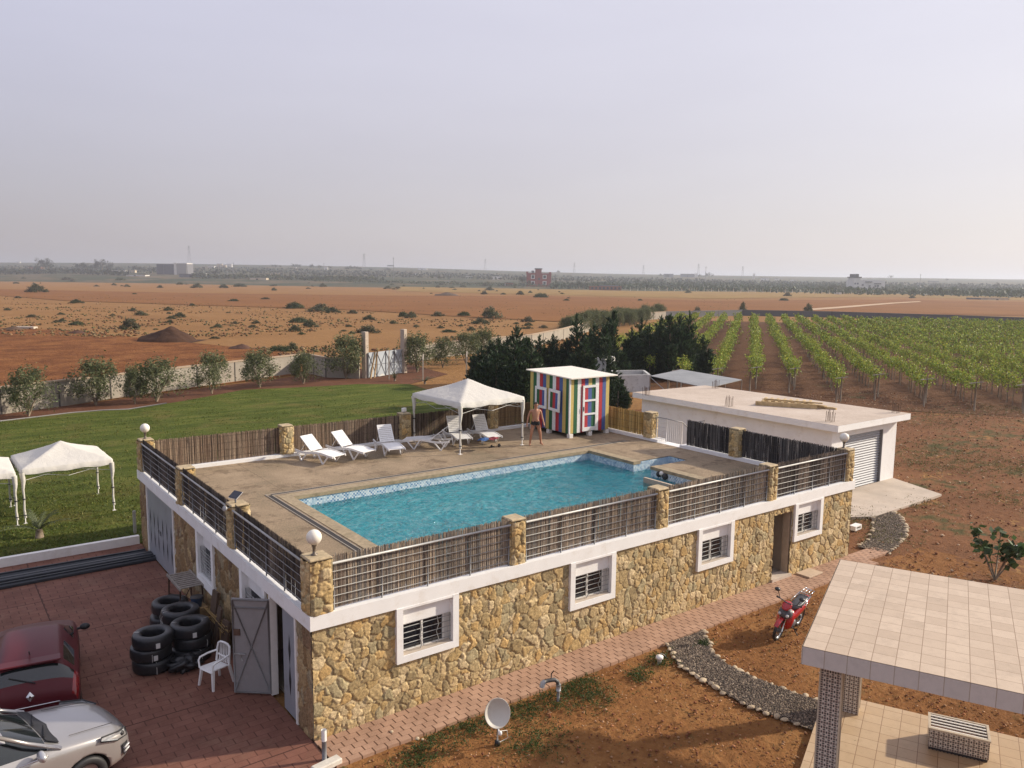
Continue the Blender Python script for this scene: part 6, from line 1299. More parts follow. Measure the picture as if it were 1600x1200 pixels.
for i, (px, py, hp) in enumerate(ft):
    w, m_ = scale_at(px, py); s_ = hp*m_; o = FT[i % 3] if i < 3 else dup(FT[i % 3], None); o.location = (w[0], w[1], w[2]-.3); o.rotation_euler = (0, 0, i*1.9); o.scale = (s_*1.05, s_*1.05, s_); tag(o, 'distant tree standing dark in the haze on the plain', 'tree', 'distant trees on the plain')
# hedges, orchards and scrub that read as masses far away
def mass(name, poly, n_, h, size, col, seed):
    r = np.random.default_rng(seed); ys0 = min(q_[1] for q_ in poly); pts = []; xs_ = [q_[0] for q_ in poly]; m_ = len(poly)//2; tx = [q_[0] for q_ in poly[:m_]]; ty = [q_[1] for q_ in poly[:m_]]; bx = [q_[0] for q_ in poly[m_:]]; by = [q_[1] for q_ in poly[m_:]]
    while len(pts) < n_:
        px = r.uniform(min(xs_), max(xs_)); a_, c_ = np.interp(px, tx, ty), np.interp(px, bx, by); py = a_+(c_-a_)*r.random()
        w, k_ = scale_at(px, py); hh = h*(.35+.65*vnoise(np.array([px*.22]), np.array([py*1.1]), seed)[0]); pts.append((w[0], w[1], w[2]+hh*r.random()**.6))
    P_ = np.array(pts); V, F, C = leaves(P_, size, .6, .4, seed, col=col, cvar=.5); o = mesh_np(name, V, F, LEAF, None, (0, 0, 0), 0, C); o['kind'] = 'stuff'
mass('hedge', [(-20, 427), (110, 425.5), (200, 429.5), (-20, 429), (110, 428), (200, 431)], 2200, 8.0, 3.4, (.035, .045, .025), 1)
mass('scrub', [(300, 432), (450, 434), (600, 437), (300, 434.5), (450, 437.5), (600, 440)], 3000, 6.0, 3.0, (.045, .058, .026), 2)
mass('scrub', [(480, 438), (600, 441), (860, 446), (480, 439), (600, 443), (860, 449)], 2000, 3.6, 2.0, (.05, .068, .028), 3)
mass('orchard', [(860, 448), (1000, 443), (1300, 447), (1640, 457), (860, 451), (1000, 453), (1300, 460), (1640, 467)], 13000, 6.0, 3.0, (.030, .048, .018), 4)
mass('far_scrub', [(-50, 416), (400, 419), (800, 430), (1200, 440.5), (1650, 447), (-50, 424), (400, 428), (800, 438), (1200, 446), (1650, 455)], 6000, 3.5, 5.0, (.038, .045, .024), 5)
# a few pale fence posts along the orchard
for i in range(34):
    px = 985+i*11.5; w, m_ = scale_at(px, 454.5+.016*(px-985)); MB().tube([(0, 0, 0), (0, 0, 3.6)], .28, 4).build('orchard_post', PC, None, (w[0], w[1], 0), 0, 'pale post in the long fence before the green orchard', 'post', 'posts before the far orchard')
# ================================================================ the dusty air
m = bpy.data.materials.new('haze_air'); m.use_nodes = True; t = m.node_tree; t.nodes.remove(t.nodes['Principled BSDF'])
vn = t.nodes.new('ShaderNodeVolumePrincipled'); vn.inputs['Color'].default_value = (.74, .80, .92, 1); vn.inputs['Density'].default_value = HAZE; vn.inputs['Anisotropy'].default_value = .35
t.links.new(vn.outputs[0], t.nodes['Material Output'].inputs['Volume'])
MB().box((-6900, -6900, -1.5), (6900, 6900, 75)).build('haze', m, kind='stuff')
# ================================================================ the tiled pavilion in the foreground
PH = 3.1; A_ = np.array(G(1200+192/3.53, 860+528/3.53, PH)[:2]); B2 = np.array(G(1200+400/3.53, 860+50/3.53, PH)[:2]); e1 = (B2-A_)/np.linalg.norm(B2-A_); e2 = np.array((e1[1], -e1[0])); RL = np.linalg.norm(B2-A_)
TILE = RL/14.0
pv = empty('pavilion', (A_[0], A_[1], 0), math.atan2(e1[1], e1[0]), 'open pavilion with a flat beige tiled roof on patterned mosaic columns', 'pavilion')
def tiles(name, ts, c1, c2, cj, ox=0.0, oy=0.0, axes=(0, 1)):
    m, t, p = shader(name); n = N(t); s_ = n.sep(n.coord())
    u = n.math('DIVIDE', n.math('ADD', s_[axes[0]], ox), ts); v_ = n.math('DIVIDE', n.math('ADD', s_[axes[1]], oy), ts)
    fx = n.math('FRACT', u); fy = n.math('FRACT', v_); ex = n.math('MINIMUM', fx, n.math('SUBTRACT', 1.0, fx)); ey = n.math('MINIMUM', fy, n.math('SUBTRACT', 1.0, fy)); j = n.math('LESS_THAN', n.math('MINIMUM', ex, ey), .017)
    wn = n.new('ShaderNodeTexWhiteNoise', noise_dimensions='2D'); cv = n.new('ShaderNodeCombineXYZ'); n.val(cv.inputs[0], n.math('FLOOR', u)); n.val(cv.inputs[1], n.math('FLOOR', v_)); n.val(wn.inputs['Vector'], cv.outputs[0])
    base = n.mix(wn.outputs['Value'], c1, c2); g_ = n.noise(6.0, 6, .7); base = n.mix(n.math('MULTIPLY', n.sstep(g_, .4, .75), .5), base, tuple(x*.86 for x in c1)); base = n.mix(n.math('MULTIPLY', n.sstep(n.noise(1.1, 7, .75), .52, .72), .45), base, tuple(x*.72 for x in c1))
    t.links.new(n.mix(j, base, cj), p.inputs['Base Color']); p.inputs['Roughness'].default_value = .45; p.inputs['Specular IOR Level'].default_value = .35
    t.links.new(n.bump(n.math('MULTIPLY', j, -1.0), .4, .004), p.inputs['Normal']); return m
T_ROOF = tiles('roof_tile', TILE, (.50, .385, .275), (.60, .475, .35), (.29, .195, .125)); T_FLOOR = tiles('floor_tile', TILE*1.0, (.50, .36, .22), (.56, .42, .27), (.26, .15, .08), .1, .05); T_EDGE = tiles('edge_tile', TILE, (.58, .54, .50), (.62, .57, .53), (.40, .33, .26), 0, 1000*TILE, (1, 0))
RW = TILE*20
b = MB(); b.add([(0, 0, PH), (RL, 0, PH), (RL, -RW, PH), (0, -RW, PH)], [(0, 3, 2, 1)]); b.build('roof', T_ROOF, pv)
b = MB(); q_ = .002
b.add([(-.012, .012, PH-.31), (RL+.012, .012, PH-.31), (RL+.012, -RW, PH-.31), (-.012, -RW, PH-.31), (-.012, .012, PH-q_), (RL+.012, .012, PH-q_), (RL+.012, -RW, PH-q_), (-.012, -RW, PH-q_)], [(0, 1, 5, 4), (1, 2, 6, 5), (2, 3, 7, 6), (3, 0, 4, 7), (0, 3, 2, 1)]); b.build('fascia', T_EDGE, pv)
# mosaic with an eight-fold star pattern
m, t, p = shader('zellige'); n = N(t); s_ = n.sep(n.coord()); u = n.math('ADD', s_[0], n.math('MULTIPLY', s_[1], 1.0)); v_ = s_[2]; per = 2*math.pi/.085
acc = None
for k in range(4):
    a = math.pi*k/4; c_ = n.math('COSINE', n.math('MULTIPLY', n.math('ADD', n.math('MULTIPLY', u, math.cos(a)), n.math('MULTIPLY', v_, math.sin(a))), per*(1.0 if k % 2 == 0 else math.sqrt(2))))
    acc = c_ if acc is None else n.math('ADD', acc, c_)
col = n.ramp(n.math('MULTIPLY_ADD', acc, .125, .5), [(0.0, (.035, .028, .026)), (.36, (.035, .028, .026)), (.40, (.62, .56, .49)), (.56, (.60, .54, .47)), (.60, (.17, .07, .045)), (.74, (.15, .06, .04)), (.80, (.62, .56, .49)), (.9, (.025, .022, .025)), (1.0, (.02, .02, .025))])
t.links.new(col, p.inputs['Base Color']); p.inputs['Roughness'].default_value = .35; ZELL = m
def loc(px, py, z): w = G(px, py, z)[:2]-A_; return float(w @ e1), float(w @ np.array((-e1[1], e1[0])))
fz = .12; c2 = loc(1328, 1108, fz); c1_ = loc(1297, 1046, PH-.31)
for (cx, cy), lab in ((( .62, -.42), 'nearest'), ((c2[0], c2[1]), 'second')):
    col_ = MB().box((cx-.17, cy-.17, fz), (cx+.17, cy+.17, PH-.312)).build('column', ZELL, pv)
    b = MB()
    for sx in (-1, 1):
        for sy in (-1, 1): b.box((cx+sx*.172-.012, cy+sy*.172-.012, fz), (cx+sx*.172+.012, cy+sy*.172+.012, PH-.313))
    split(b, 'corner_strip', plain('strip_cream', (.55, .47, .36), .5), col_)
for cx, cy in ((RL-.6, -RW+.6), (.62, -RW+.6)): MB().box((cx-.17, cy-.17, fz), (cx+.17, cy+.17, PH-.312)).build('column', ZELL, pv)
fe = loc(1345, 1104, fz)[0]+.06
MB().box((-.1, -RW-.5, -.1), (fe+.25, .1, fz)).build('floor', T_FLOOR, pv)
# planter bench with a slatted top on the floor
P0 = np.array(loc(1200+880/3.53, 860+1095/3.53, fz)); P1 = np.array(loc(1200+1215/3.53, 860+1175/3.53, fz)); dpl = P1-P0; lp = np.linalg.norm(dpl); rzp = math.atan2(dpl[1], dpl[0])
wp = np.array((A_[0], A_[1]))+e1*P0[0]+np.array((-e1[1], e1[0]))*P0[1]
pl_ = empty('planter_bench', (wp[0], wp[1], fz), math.atan2(e1[1], e1[0])+rzp, 'low mosaic planter box with a white slatted top on the pavilion floor', 'planter')
hp_, dp_ = .42, .62; b = MB()
b.box((0, 0, .06), (lp, .035, hp_)); b.box((0, dp_-.035, .06), (lp, dp_, hp_)); b.box((0, .035, .06), (.035, dp_-.035, hp_)); b.box((lp-.035, .035, .06), (lp, dp_-.035, hp_)); b.build('side', ZELL, pl_)
b = MB()
for k in range(16): b.box((.01+k*lp/16, .012, 0), (.01+(k+.45)*lp/16, .022, .06)); b.box((.01+k*lp/16, dp_-.022, 0), (.01+(k+.45)*lp/16, dp_-.012, .06))
b.box((.012, .03, 0.001), (lp-.012, dp_-.03, .059)); b.build('base', plain('planter_base', (.04, .035, .035), .6), pl_)
b = MB(); b.box((-.015, -.015, hp_), (lp+.015, .03, hp_+.03)); b.box((-.015, dp_-.03, hp_), (lp+.015, dp_+.015, hp_+.03)); b.box((-.015, .03, hp_), (.03, dp_-.03, hp_+.03)); b.box((lp-.03, .03, hp_), (lp+.015, dp_-.03, hp_+.03)); b.build('rim', plain('strip_cream', (.55, .47, .36), .5), pl_)
b = MB()
for k in range(5): y = .075+k*.118; b.box((.031, y-.018, hp_+.005), (lp-.031, y+.018, hp_+.022))
split(b, 'slat', WHITE, pl_); MB().box((.036, .036, .1), (lp-.036, dp_-.036, .33)).build('soil', E_BED, pl_)
# ================================================================ edging stones
def stone_mesh(seed, s_=1.0):
    r = np.random.default_rng(seed); bm = bmesh.new(); bmesh.ops.create_icosphere(bm, subdivisions=2, radius=1)
    ax = r.uniform(.7, 1.2, 3)*np.array((1.15, .85, .6)); pl = r.normal(size=(7, 3)); pl /= np.linalg.norm(pl, axis=1)[:, None]; dd = r.uniform(.6, .9, 7)
    for v_ in bm.verts:
        c = np.array(v_.co)
        for q_, d_ in zip(pl, dd):
            k_ = c @ q_
            if k_ > d_: c = c-q_*(k_-d_)*.85
        v_.co = Vector(c*ax)
    me = bpy.data.meshes.new('edging_stone'); bm.to_mesh(me); bm.free(); me.materials.append(plain('edging_limestone', (.50, .40, .27), .9, var=.28, nscale=7, bump=.5, bscale=20)); return me
SM = [stone_mesh(i) for i in range(8)]
def edging(P, lab, group, step=.17, size=.075, z=.1, seed=0, skip=.12):
    r = random.Random(seed); P = [Vector((float(a), float(c))) for a, c in P]
    for a, c in zip(P[:-1], P[1:]):
        Ln = (c-a).length; k = max(1, int(Ln/step)); d = (c-a)/Ln
        for i in range(k):
            if r.random() < skip: continue
            q_ = a+d*(Ln*i/k)+Vector((r.gauss(0, .025), r.gauss(0, .025))); o = bpy.data.objects.new('edging_stone', SM[r.randrange(8)]); COL.objects.link(o); s_ = size*r.uniform(.7, 1.35)
            o.location = (q_.x, q_.y, z-.02+r.uniform(-.02, .01)); o.rotation_euler = (r.uniform(-.2, .2), r.uniform(-.2, .2), r.uniform(0, 6.28)); o.scale = (s_, s_, s_); tag(o, lab, 'stone', group)
edging(GRAV_L[:-1], 'pale rough stone edging the dish side of the near gravel path', 'stones on the left edge of the near gravel path', seed=1)
edging(GRAV_R, 'pale rough stone edging the motorbike side of the near gravel path', 'stones on the right edge of the near gravel path', seed=2, step=.19)
edging(GRAV2_L, 'small pale stone on the building side of the far gravel path', 'stones on the left edge of the far gravel path', .24, .075, .1, 3, .3)
edging(GRAV2_R, 'small pale stone on the open side of the far gravel path', 'stones on the right edge of the far gravel path', .23, .085, .1, 4, .2)
w = G(1268, 901); MB().bbox((-.38, -.24, 0), (.38, .24, .05), .008).build('stone_slab', plain('slab_stone', (.50, .38, .27), .85, var=.1), None, (w[0]-.05, w[1]+.05, .087), .03, 'pale flat slab lying on the brick path beside the open door', 'slab')
w = G(1330, 829); MB().box((-.25, -.12, 0), (.25, .12, .03)).box((-.25, -.12, .13), (.25, .12, .17)).box((-.25, -.12, .03), (-.18, .12, .13)).box((.18, -.12, .03), (.25, .12, .13)).build('white_block', WHITE, None, (w[0]+.1, w[1]-.1, .06), .1, 'small hollow white block on the soil at the right end of the building', 'block')
w = G(1600, 862); MB().box((-.6, -.08, 0), (1.6, .08, .1)).build('metal_channel', GALV, None, (w[0]+.2, w[1], .06), -.75, 'grey metal channel lying on the soil at the right picture edge', 'channel')
# young fig tree
w = G(1554, 908); fg = empty('fig_tree', (w[0], w[1], .03), 0, 'young fig tree with big dark leaves on bare stems beyond the pavilion', 'fig tree'); b = MB(); r = np.random.default_rng(77); pts = []; mm_ = ((w-CAM) @ fw)/F_PX
for k in range(9):
    a = r.uniform(0, 6.28); Lb = r.uniform(.55, 1.05); tip = np.array((math.cos(a)*.75*Lb, math.sin(a)*.75*Lb, .35+.95*Lb)); mid = np.array((tip[0]*.45, tip[1]*.45, tip[2]*.45)); b.tube([(0, 0, 0), tuple(mid), tuple(tip)], [.028, .02, .01], 5); pts.append(tip+r.normal(size=(14, 3))*np.array((.15, .15, .09))); pts.append(tip*.8+r.normal(size=(5, 3))*.10)
b.build('trunk', BARK, fg); V, F, C = leaves(np.vstack(pts), .24, .8, .1, 7, col=(.055, .085, .03), cvar=.45); mesh_np('foliage', V, F, LEAF, fg, (0, 0, 0), 0, C)
# ================================================================ satellite dish, pipes
w = G(777, 1166); sdh = empty('satellite_dish', (w[0], w[1], .03), 0, 'pale grey satellite dish on a thin stake in the weedy soil', 'satellite dish')
DM = plain('dish_paint', (.56, .53, .47), .55, var=.05, nscale=4); H_ = .66
dirn = Vector((CAM[0]-w[0], CAM[1]-w[1], 0)).normalized(); dirn = (Matrix.Rotation(R_(14), 3, 'Z') @ dirn); qd = (dirn+Vector((0, 0, .30))).to_track_quat('Z', 'Y').to_matrix().to_4x4()
Md = Matrix.Translation((0, 0, H_)) @ qd @ Matrix.Diagonal((.92, 1.03, 1, 1))
prof = [(.002, -.105)]+[(.27*k/8, -.105+.105*(k/8)**2) for k in range(1, 9)]+[(.278, .004), (.282, -.004), (.272, -.012)]+[(.27*k/8, -.115+.105*(k/8)**2) for k in range(7, 0, -1)]+[(.002, -.115)]
MB().lathe(prof, n=40, M=Md).build('dish', DM, sdh)
MB().tube([(0, 0, 0), (0, 0, .36)], .016, 8).tube([(0, 0, .34), tuple(Md @ Vector((0, -.1, -.14)))], .03, 8).build('mast', GALV, sdh)
MB().tube([tuple(Md @ Vector((0, -.27, -.02))), tuple(Md @ Vector((0, -.33, .02))), tuple(Md @ Vector((0, -.36, .10)))], .016, 8).ball(tuple(Md @ Vector((0, -.33, .13))), .04, 10, 1.3).build('feed_arm', PLASTIC, sdh)
MB().tube([tuple(Md @ Vector((0, -.3, .1))), (.16, -.1, .3), (.2, -.08, .12), (.02, -.02, .05)], .006, 5).build('cable', PLASTIC, sdh)
MB().lathe([(.001, 0), (.06, 0), (.05, .09), (.001, .10)], n=12).build('foot', BLACK, sdh)
w = G(872, 1097); sp = empty('pipe_spout', (w[0], w[1], .05), math.pi-.35, 'grey bent plastic water pipe with a hook shaped spout beside the brick path', 'pipe')
DP = plain('dark_pipe', (.07, .07, .07), .5)
MB().tube([(0, 0, -.05), (0, 0, .32)], .035, 10).build('riser', plain('grey_pvc', (.22, .22, .22), .45), sp); MB().tube([(0, 0, .22), (0, 0, .36)], .055, 10).build('collar', plain('pale_pvc', (.40, .41, .42), .45), sp)
MB().tube([(0, 0, .34), (.02, 0, .42), (.09, 0, .48), (.24, 0, .48), (.33, 0, .46)], .045, 10).build('bend', DP, sp); MB().tube([(.31, 0, .465), (.36, 0, .44), (.38, 0, .35)], .06, 10, False).build('mouth', plain('pale_pvc', (.4, .41, .42), .45), sp); MB().tube([(.17, 0, .5), (.17, 0, .62), (.12, .02, .7)], .014, 5).build('lever', BLACK, sp)
w = G(1030, 1040); vv = empty('water_valve', (w[0], w[1], .05), .4, 'small white capped valve with a grey hose by the stone edging', 'valve'); MB().lathe([(.05, 0), (.05, .12), (.09, .13), (.09, .19), (.001, .2)], n=12).build('cap', WHITE, vv); MB().tube([(.05, 0, .1), (.2, .05, .16), (.3, .0, .1), (.32, -.1, 0)], .016, 6).build('hose', DP, vv)
w = G(507, 1192); po = empty('corner_post', (w[0], w[1], .05), 0, 'grey pipe post with a white top at the near corner of the brick path', 'post'); MB().tube([(0, 0, 0), (0, 0, .42)], .045, 12).build('pipe', plain('grey_pvc2', (.20, .20, .21), .5), po); MB().tube([(0, 0, .40), (0, 0, .62)], .05, 12, False).build('sleeve', PLASTIC, po)
w = G(512, 1196); MB().bbox((-.35, -.1, 0), (.22, .1, .12), .02).build('kerb_block', plain('rough_white', (.62, .58, .50), .95, var=.15, bump=.5), None, (w[0]-.02, w[1]-.14, .06), .15, 'rough white kerb block at the foot of the corner post', 'kerb')
for px, py, s_ in ((652, 1161, .06), (660, 1162, .04), (612, 1150, .05)):
    w = G(px, py); o = bpy.data.objects.new('pebble', SM[3]); COL.objects.link(o); o.location = (w[0], w[1], .09); o.scale = (s_,)*3; tag(o, 'small loose pale stone near the edge of the brick path, left of the dish', 'stone', 'loose stones left of the dish')
# ================================================================ red motorbike
def motorbike():
    w = G(1213, 1003); w2 = G(1257, 958, .25); d = np.array((w[0]-w2[0], w[1]-w2[1])); d /= np.linalg.norm(d); c = w[:2]-d*.62
    t_ = empty('motorbike', (c[0], c[1], .045), math.atan2(d[1], d[0]), 'red step through motorbike leaning on its side stand beside the brick path', 'motorbike'); t_.rotation_euler = (R_(-9), 0, math.atan2(d[1], d[0]))
    REDP = plain('motorbike_red', (.42, .012, .018), .25, var=.1, coat=.6); BLK = plain('black_plastic', (.02, .02, .022), .45); CHR = plain('chrome', (.62, .62, .62), .2, .9, .05); DG = plain('dark_grey_plastic', (.10, .10, .11), .5)
    for x, nm in ((.62, 'front'), (-.62, 'rear')):
        Mx = Matrix.Translation((x, 0, .29)) @ Matrix.Rotation(R_(90), 4, 'X'); tor = [(.245+.045*math.cos(a), .042*math.sin(a)) for a in np.linspace(0, 2*math.pi, 12, endpoint=False)]
        wh = MB().lathe(tor, n=30, M=Mx, closed=True).build('wheel', BLK, t_); MB().lathe([(.20, -.02), (.215, -.012), (.215, .012), (.20, .02)], n=30, M=Mx, closed=True).build('rim', CHR, wh)
        b = MB()
        for k in range(6): a = k*math.pi/3; b.tube([(x, 0, .29), (x+.205*math.cos(a), 0, .29+.205*math.sin(a))], .012, 5)
        b.lathe([(.001, -.05), (.05, -.05), (.05, .05), (.001, .05)], n=12, M=Mx); b.build('spokes', DG, wh)
    b = MB()
    for y in (-.075, .075): b.tube([(.62, y, .29), (.48, y, .70)], .018, 8)
    split(b, 'fork', CHR, t_)
    # front mudguard
    vs = []; 
    for i in range(11):
        a = R_(35+i*13)
        for y, rr in ((-.06, .315), (-.03, .335), (.03, .335), (.06, .315)): vs.append((.62+rr*math.cos(a), y, .29+rr*math.sin(a)))
    MB().add(vs, [(4*i+j_, 4*i+j_+1, 4*i+j_+5, 4*i+j_+4) for i in range(10) for j_ in range(3)], True).build('mudguard', REDP, t_)
    def loft(name, secs, mat, parent=t_):
        vs = []; n_ = 12
        for (x, z, hw, hh, tilt) in secs:
            for k in range(n_): a = 2*math.pi*k/n_; ca, sa = math.cos(a), math.sin(a); sq = lambda v_: math.copysign(abs(v_)**.7, v_); vs.append((x+tilt*hh*sq(sa), hw*sq(ca), z+hh*sq(sa)))
        fs = [(i*n_+k, i*n_+(k+1) % n_, (i+1)*n_+(k+1) % n_, (i+1)*n_+k) for i in range(len(secs)-1) for k in range(n_)]+[tuple(range(n_-1, -1, -1)), tuple(range((len(secs)-1)*n_, len(secs)*n_))]
        return MB().add(vs, fs, True).build(name, mat, parent)
    loft('leg_shield', [(.46, .62, .05, .10, -.2), (.44, .60, .17, .20, -.3), (.36, .56, .23, .27, -.3), (.30, .52, .20, .25, -.3), (.26, .50, .10, .15, -.3)], REDP)
    loft('front_cowl', [(.56, .86, .03, .02, 0), (.53, .88, .09, .045, -.5), (.45, .93, .13, .06, -.5), (.37, .97, .11, .05, -.4), (.31, .98, .05, .03, 0)], REDP)
    loft('lower_cowl', [(.54, .70, .06, .05, 0), (.50, .72, .16, .10, -.3), (.40, .74, .18, .12, -.3), (.34, .74, .10, .08, 0)], DG)
    loft('body', [(.25, .45, .06, .08, 0), (.05, .47, .11, .10, 0), (-.15, .55, .14, .14, 0), (-.45, .66, .16, .13, 0), (-.75, .74, .13, .08, 0), (-.90, .78, .06, .04, 0)], REDP)
    loft('seat', [(.02, .70, .06, .04, 0), (-.08, .75, .13, .05, 0), (-.3, .77, .145, .05, 0), (-.55, .83, .15, .05, 0), (-.70, .85, .12, .04, 0)], plain('seat_vinyl', (.055, .055, .06), .45))
    loft('engine', [(.22, .30, .08, .08, 0), (.05, .30, .13, .12, 0), (-.12, .30, .13, .11, 0), (-.2, .3, .08, .07, 0)], DG)
    for y in (-.10, .10): MB().ball((.535, y, .70), .045, 12).build('headlight', plain('lamp_glass', (.55, .55, .55), .15), t_)
    b = MB(); b.tube([(.34, -.34, 1.0), (.40, -.2, 1.02), (.42, 0, .99), (.40, .2, 1.02), (.34, .34, 1.0)], .014, 8); b.build('handlebar', DG, t_)
    b = MB()
    for s_ in (-1, 1): b.tube([(.335, s_*.34, 1.0), (.37, s_*.24, 1.015)], .022, 8)
    split(b, 'grip', BLK, t_)
    for s_ in (-1, 1): MB().tube([(.40, s_*.22, 1.02), (.42, s_*.30, 1.2)], .009, 5).ball((.42, s_*.33, 1.24), .075, 12, .65).build('mirror', BLK, t_)
    b = MB()
    for y in (-.12, -.04, .04, .12): b.tube([(-.66, y, .93), (-1.0, y, .95)], .012, 6)
    b.tube([(-.68, -.13, .93), (-.68, .13, .93)], .012, 6); b.tube([(-.98, -.13, .95), (-.98, .13, .95)], .012, 6)
    for s_ in (-1, 1): b.tube([(-.45, s_*.16, .70), (-.72, s_*.13, .93)], .012, 6); b.tube([(-.2, s_*.17, .80), (-.72, s_*.155, .90)], .012, 6)
    b.build('rack', CHR, t_)
    MB().tube([(.05, -.14, .26), (-.3, -.16, .24), (-.8, -.17, .36)], [.025, .035, .045], 8).build('exhaust', CHR, t_); MB().tube([(.02, .12, .25), (-.06, .26, .02)], .014, 6).build('side_stand', BLK, t_)
    b = MB()
    for s_ in (-1, 1): b.tube([(.08, s_*.10, .24), (.08, s_*.27, .24)], .016, 6)
    split(b, 'footrest', BLK, t_)
motorbike()
# ================================================================ things in the courtyard
def tyre(x, y, z, lab, seed):
    r = np.random.default_rng(seed); t_ = empty('tyre', (x, y, z), r.uniform(0, 6), lab, 'tyre', 'tyres wrapped in black film, in stacks'); R1, h = .455+r.uniform(-.01, .01), .30; prof = []
    for a in np.linspace(0, 2*math.pi, 22, endpoint=False): ca, sa = math.cos(a), math.sin(a); prof.append((.345+.11*math.copysign(abs(ca)**.55, ca), h/2+.148*math.copysign(abs(sa)**.6, sa)))
    b = MB(); b.lathe(prof, n=40, closed=True); V = np.array(b.v); a = np.arctan2(V[:, 1], V[:, 0]); d_ = 1+.012*(vnoise(a*5+seed*9, V[:, 2]*14, seed)-.5)*2; V[:, :2] *= d_[:, None]; b.v = [tuple(q_) for q_ in V]
    b.build('casing', plain('black_film', (.017, .018, .021), .36, var=.35, nscale=18, bump=.35, bscale=22), t_)
    b = MB(); 
    for k in range(2):
        a = r.uniform(0, 6.28); u_ = Vector((math.cos(a), math.sin(a), 0)); b.tube([u_*.25+Vector((0, 0, .16)), u_*.30+Vector((0, 0, .295)), u_*.41+Vector((0, 0, .30)), u_*.472+Vector((0, 0, .15)), u_*.45+Vector((0, 0, .02))], .005, 4)
    split(b, 'string', plain('white_string', (.6, .58, .55), .8), t_)
    return t_
def stack(px, py, ztop, n_, where, seed):
    w = G(px, py, ztop); nm = ['lowest', 'second', 'third', 'top'] if n_ == 4 else ['lowest', 'middle', 'top'] if n_ == 3 else ['lower', 'top']
    for i in range(n_):
        tt = tyre(w[0]+.03*math.sin(seed*3+i*2), w[1]+.03*math.cos(seed*5+i*2), .062+(ztop-.062)/n_*i, nm[i]+' black wrapped tyre of the '+where, seed*10+i)
        if i == n_-1 or (seed == 1 and i == 1):
            a = math.atan2(CAM[1]-w[1], CAM[0]-w[0])-tt.rotation_euler[2]+(.2 if i else -.3); Mx = Matrix.Rotation(a, 4, 'Z') @ Matrix.Translation((.468, 0, .12)); MB().bbox((-.004, -.045, -.06), (.004, .045, .06), .002, Mx).build('paper_tag', plain('paper_tag', (.55, .54, .52), .8), tt)
stack(237, 986, .96, 3, 'stack nearest the red car', 1); stack(298, 970, .96, 3, 'stack nearest the plastic chair', 2); stack(281, 950, .96, 3, 'middle stack by the wall', 3); stack(263, 933, .80, 2, 'farthest stack from the camera', 4)
# white monobloc chair
w = G(338, 1072); d = CAM[:2]-w[:2]
ch = empty('plastic_chair', (w[0], w[1], .06), math.atan2(d[1], d[0])-.95, 'white plastic garden armchair beside the open grey door leaf', 'chair')
MB().add([(.24, -.21, .42), (.24, .21, .42), (-.20, .19, .40), (-.20, -.19, .40), (.27, -.2, .40), (.27, .2, .40), (.24, -.21, .445), (.24, .21, .445), (-.20, .19, .42), (-.20, -.19, .42)], [(3, 2, 1, 0), (6, 7, 8, 9), (0, 1, 5, 4), (4, 5, 7, 6), (1, 2, 8, 7), (2, 3, 9, 8), (3, 0, 6, 9)]).build('seat', PLASTIC, ch)
for sx, sy in ((1, 1), (1, -1), (-1, 1), (-1, -1)):
    q0 = Vector((.21*sx, .19*sy, .42)); q1 = Vector((.27*sx-.01, .25*sy, 0)); b = MB(); e_ = Vector((.03, 0, 0)); f_ = Vector((0, .03, 0)); k_ = .65
    b.add([q0-e_-f_, q0+e_-f_, q0+e_+f_, q0-e_+f_, q1-e_*k_-f_*k_, q1+e_*k_-f_*k_, q1+e_*k_+f_*k_, q1-e_*k_+f_*k_], [(0, 1, 2, 3), (7, 6, 5, 4), (0, 4, 5, 1), (1, 5, 6, 2), (2, 6, 7, 3), (3, 7, 4, 0)]); b.build('leg', PLASTIC, ch)
b = MB(); arc = [(-.19-.12*(z_-.42), .22*math.cos(u_), z_) for u_, z_ in [(0, .42), (0, .6), (.15, .72), (.5, .83), (1.0, .87), (math.pi/2, .88), (math.pi-1.0, .87), (math.pi-.5, .83), (math.pi-.15, .72), (math.pi, .6), (math.pi, .42)]]; b.tube(arc, .024, 6)
for k in range(6): y = -.14+.056*k; b.tube([(-.20, y, .44), (-.24, y*1.05, .62), (-.246, y*.95, .86)], .014, 5)
b.tube([(-.215, -.2, .58), (-.21, 0, .57), (-.215, .2, .58)], .02, 6); b.build('backrest', PLASTIC, ch)
for s_ in (-1, 1): MB().tube([(-.21, s_*.22, .66), (0, s_*.27, .65), (.2, s_*.27, .63), (.25, s_*.25, .58), (.25, s_*.22, .42)], .022, 6).build('armrest', PLASTIC, ch)
# black rubbish bag
def lump(name, px, py, rx, ry, rz_, mat, lab, cat, seed, amp=.35):
    w = G(px, py); us = np.linspace(0, math.pi, 22); vs = np.linspace(0, 2*math.pi, 33)[:-1]; T, P_ = np.meshgrid(us, vs, indexing='ij'); k_ = 1+amp*(fbm(np.cos(P_)*3.4+T*2.7+seed, np.sin(P_)*3.4-T*2, 4, seed)-.5)*2
    V = np.stack([np.sin(T)*np.cos(P_)*rx*k_, np.sin(T)*np.sin(P_)*ry*k_, np.maximum(0, rz_*.85+np.cos(T)*rz_*k_)], -1); idx = np.arange(T.size).reshape(T.shape); nx = np.roll(idx, -1, 1); F = np.stack([idx[:-1], idx[1:], nx[1:], nx[:-1]], -1).reshape(-1, 4)
    o = mesh_np(name, V.reshape(-1, 3), F, mat, None, (w[0], w[1], .062), 0, None, True); return tag(o, lab, cat)
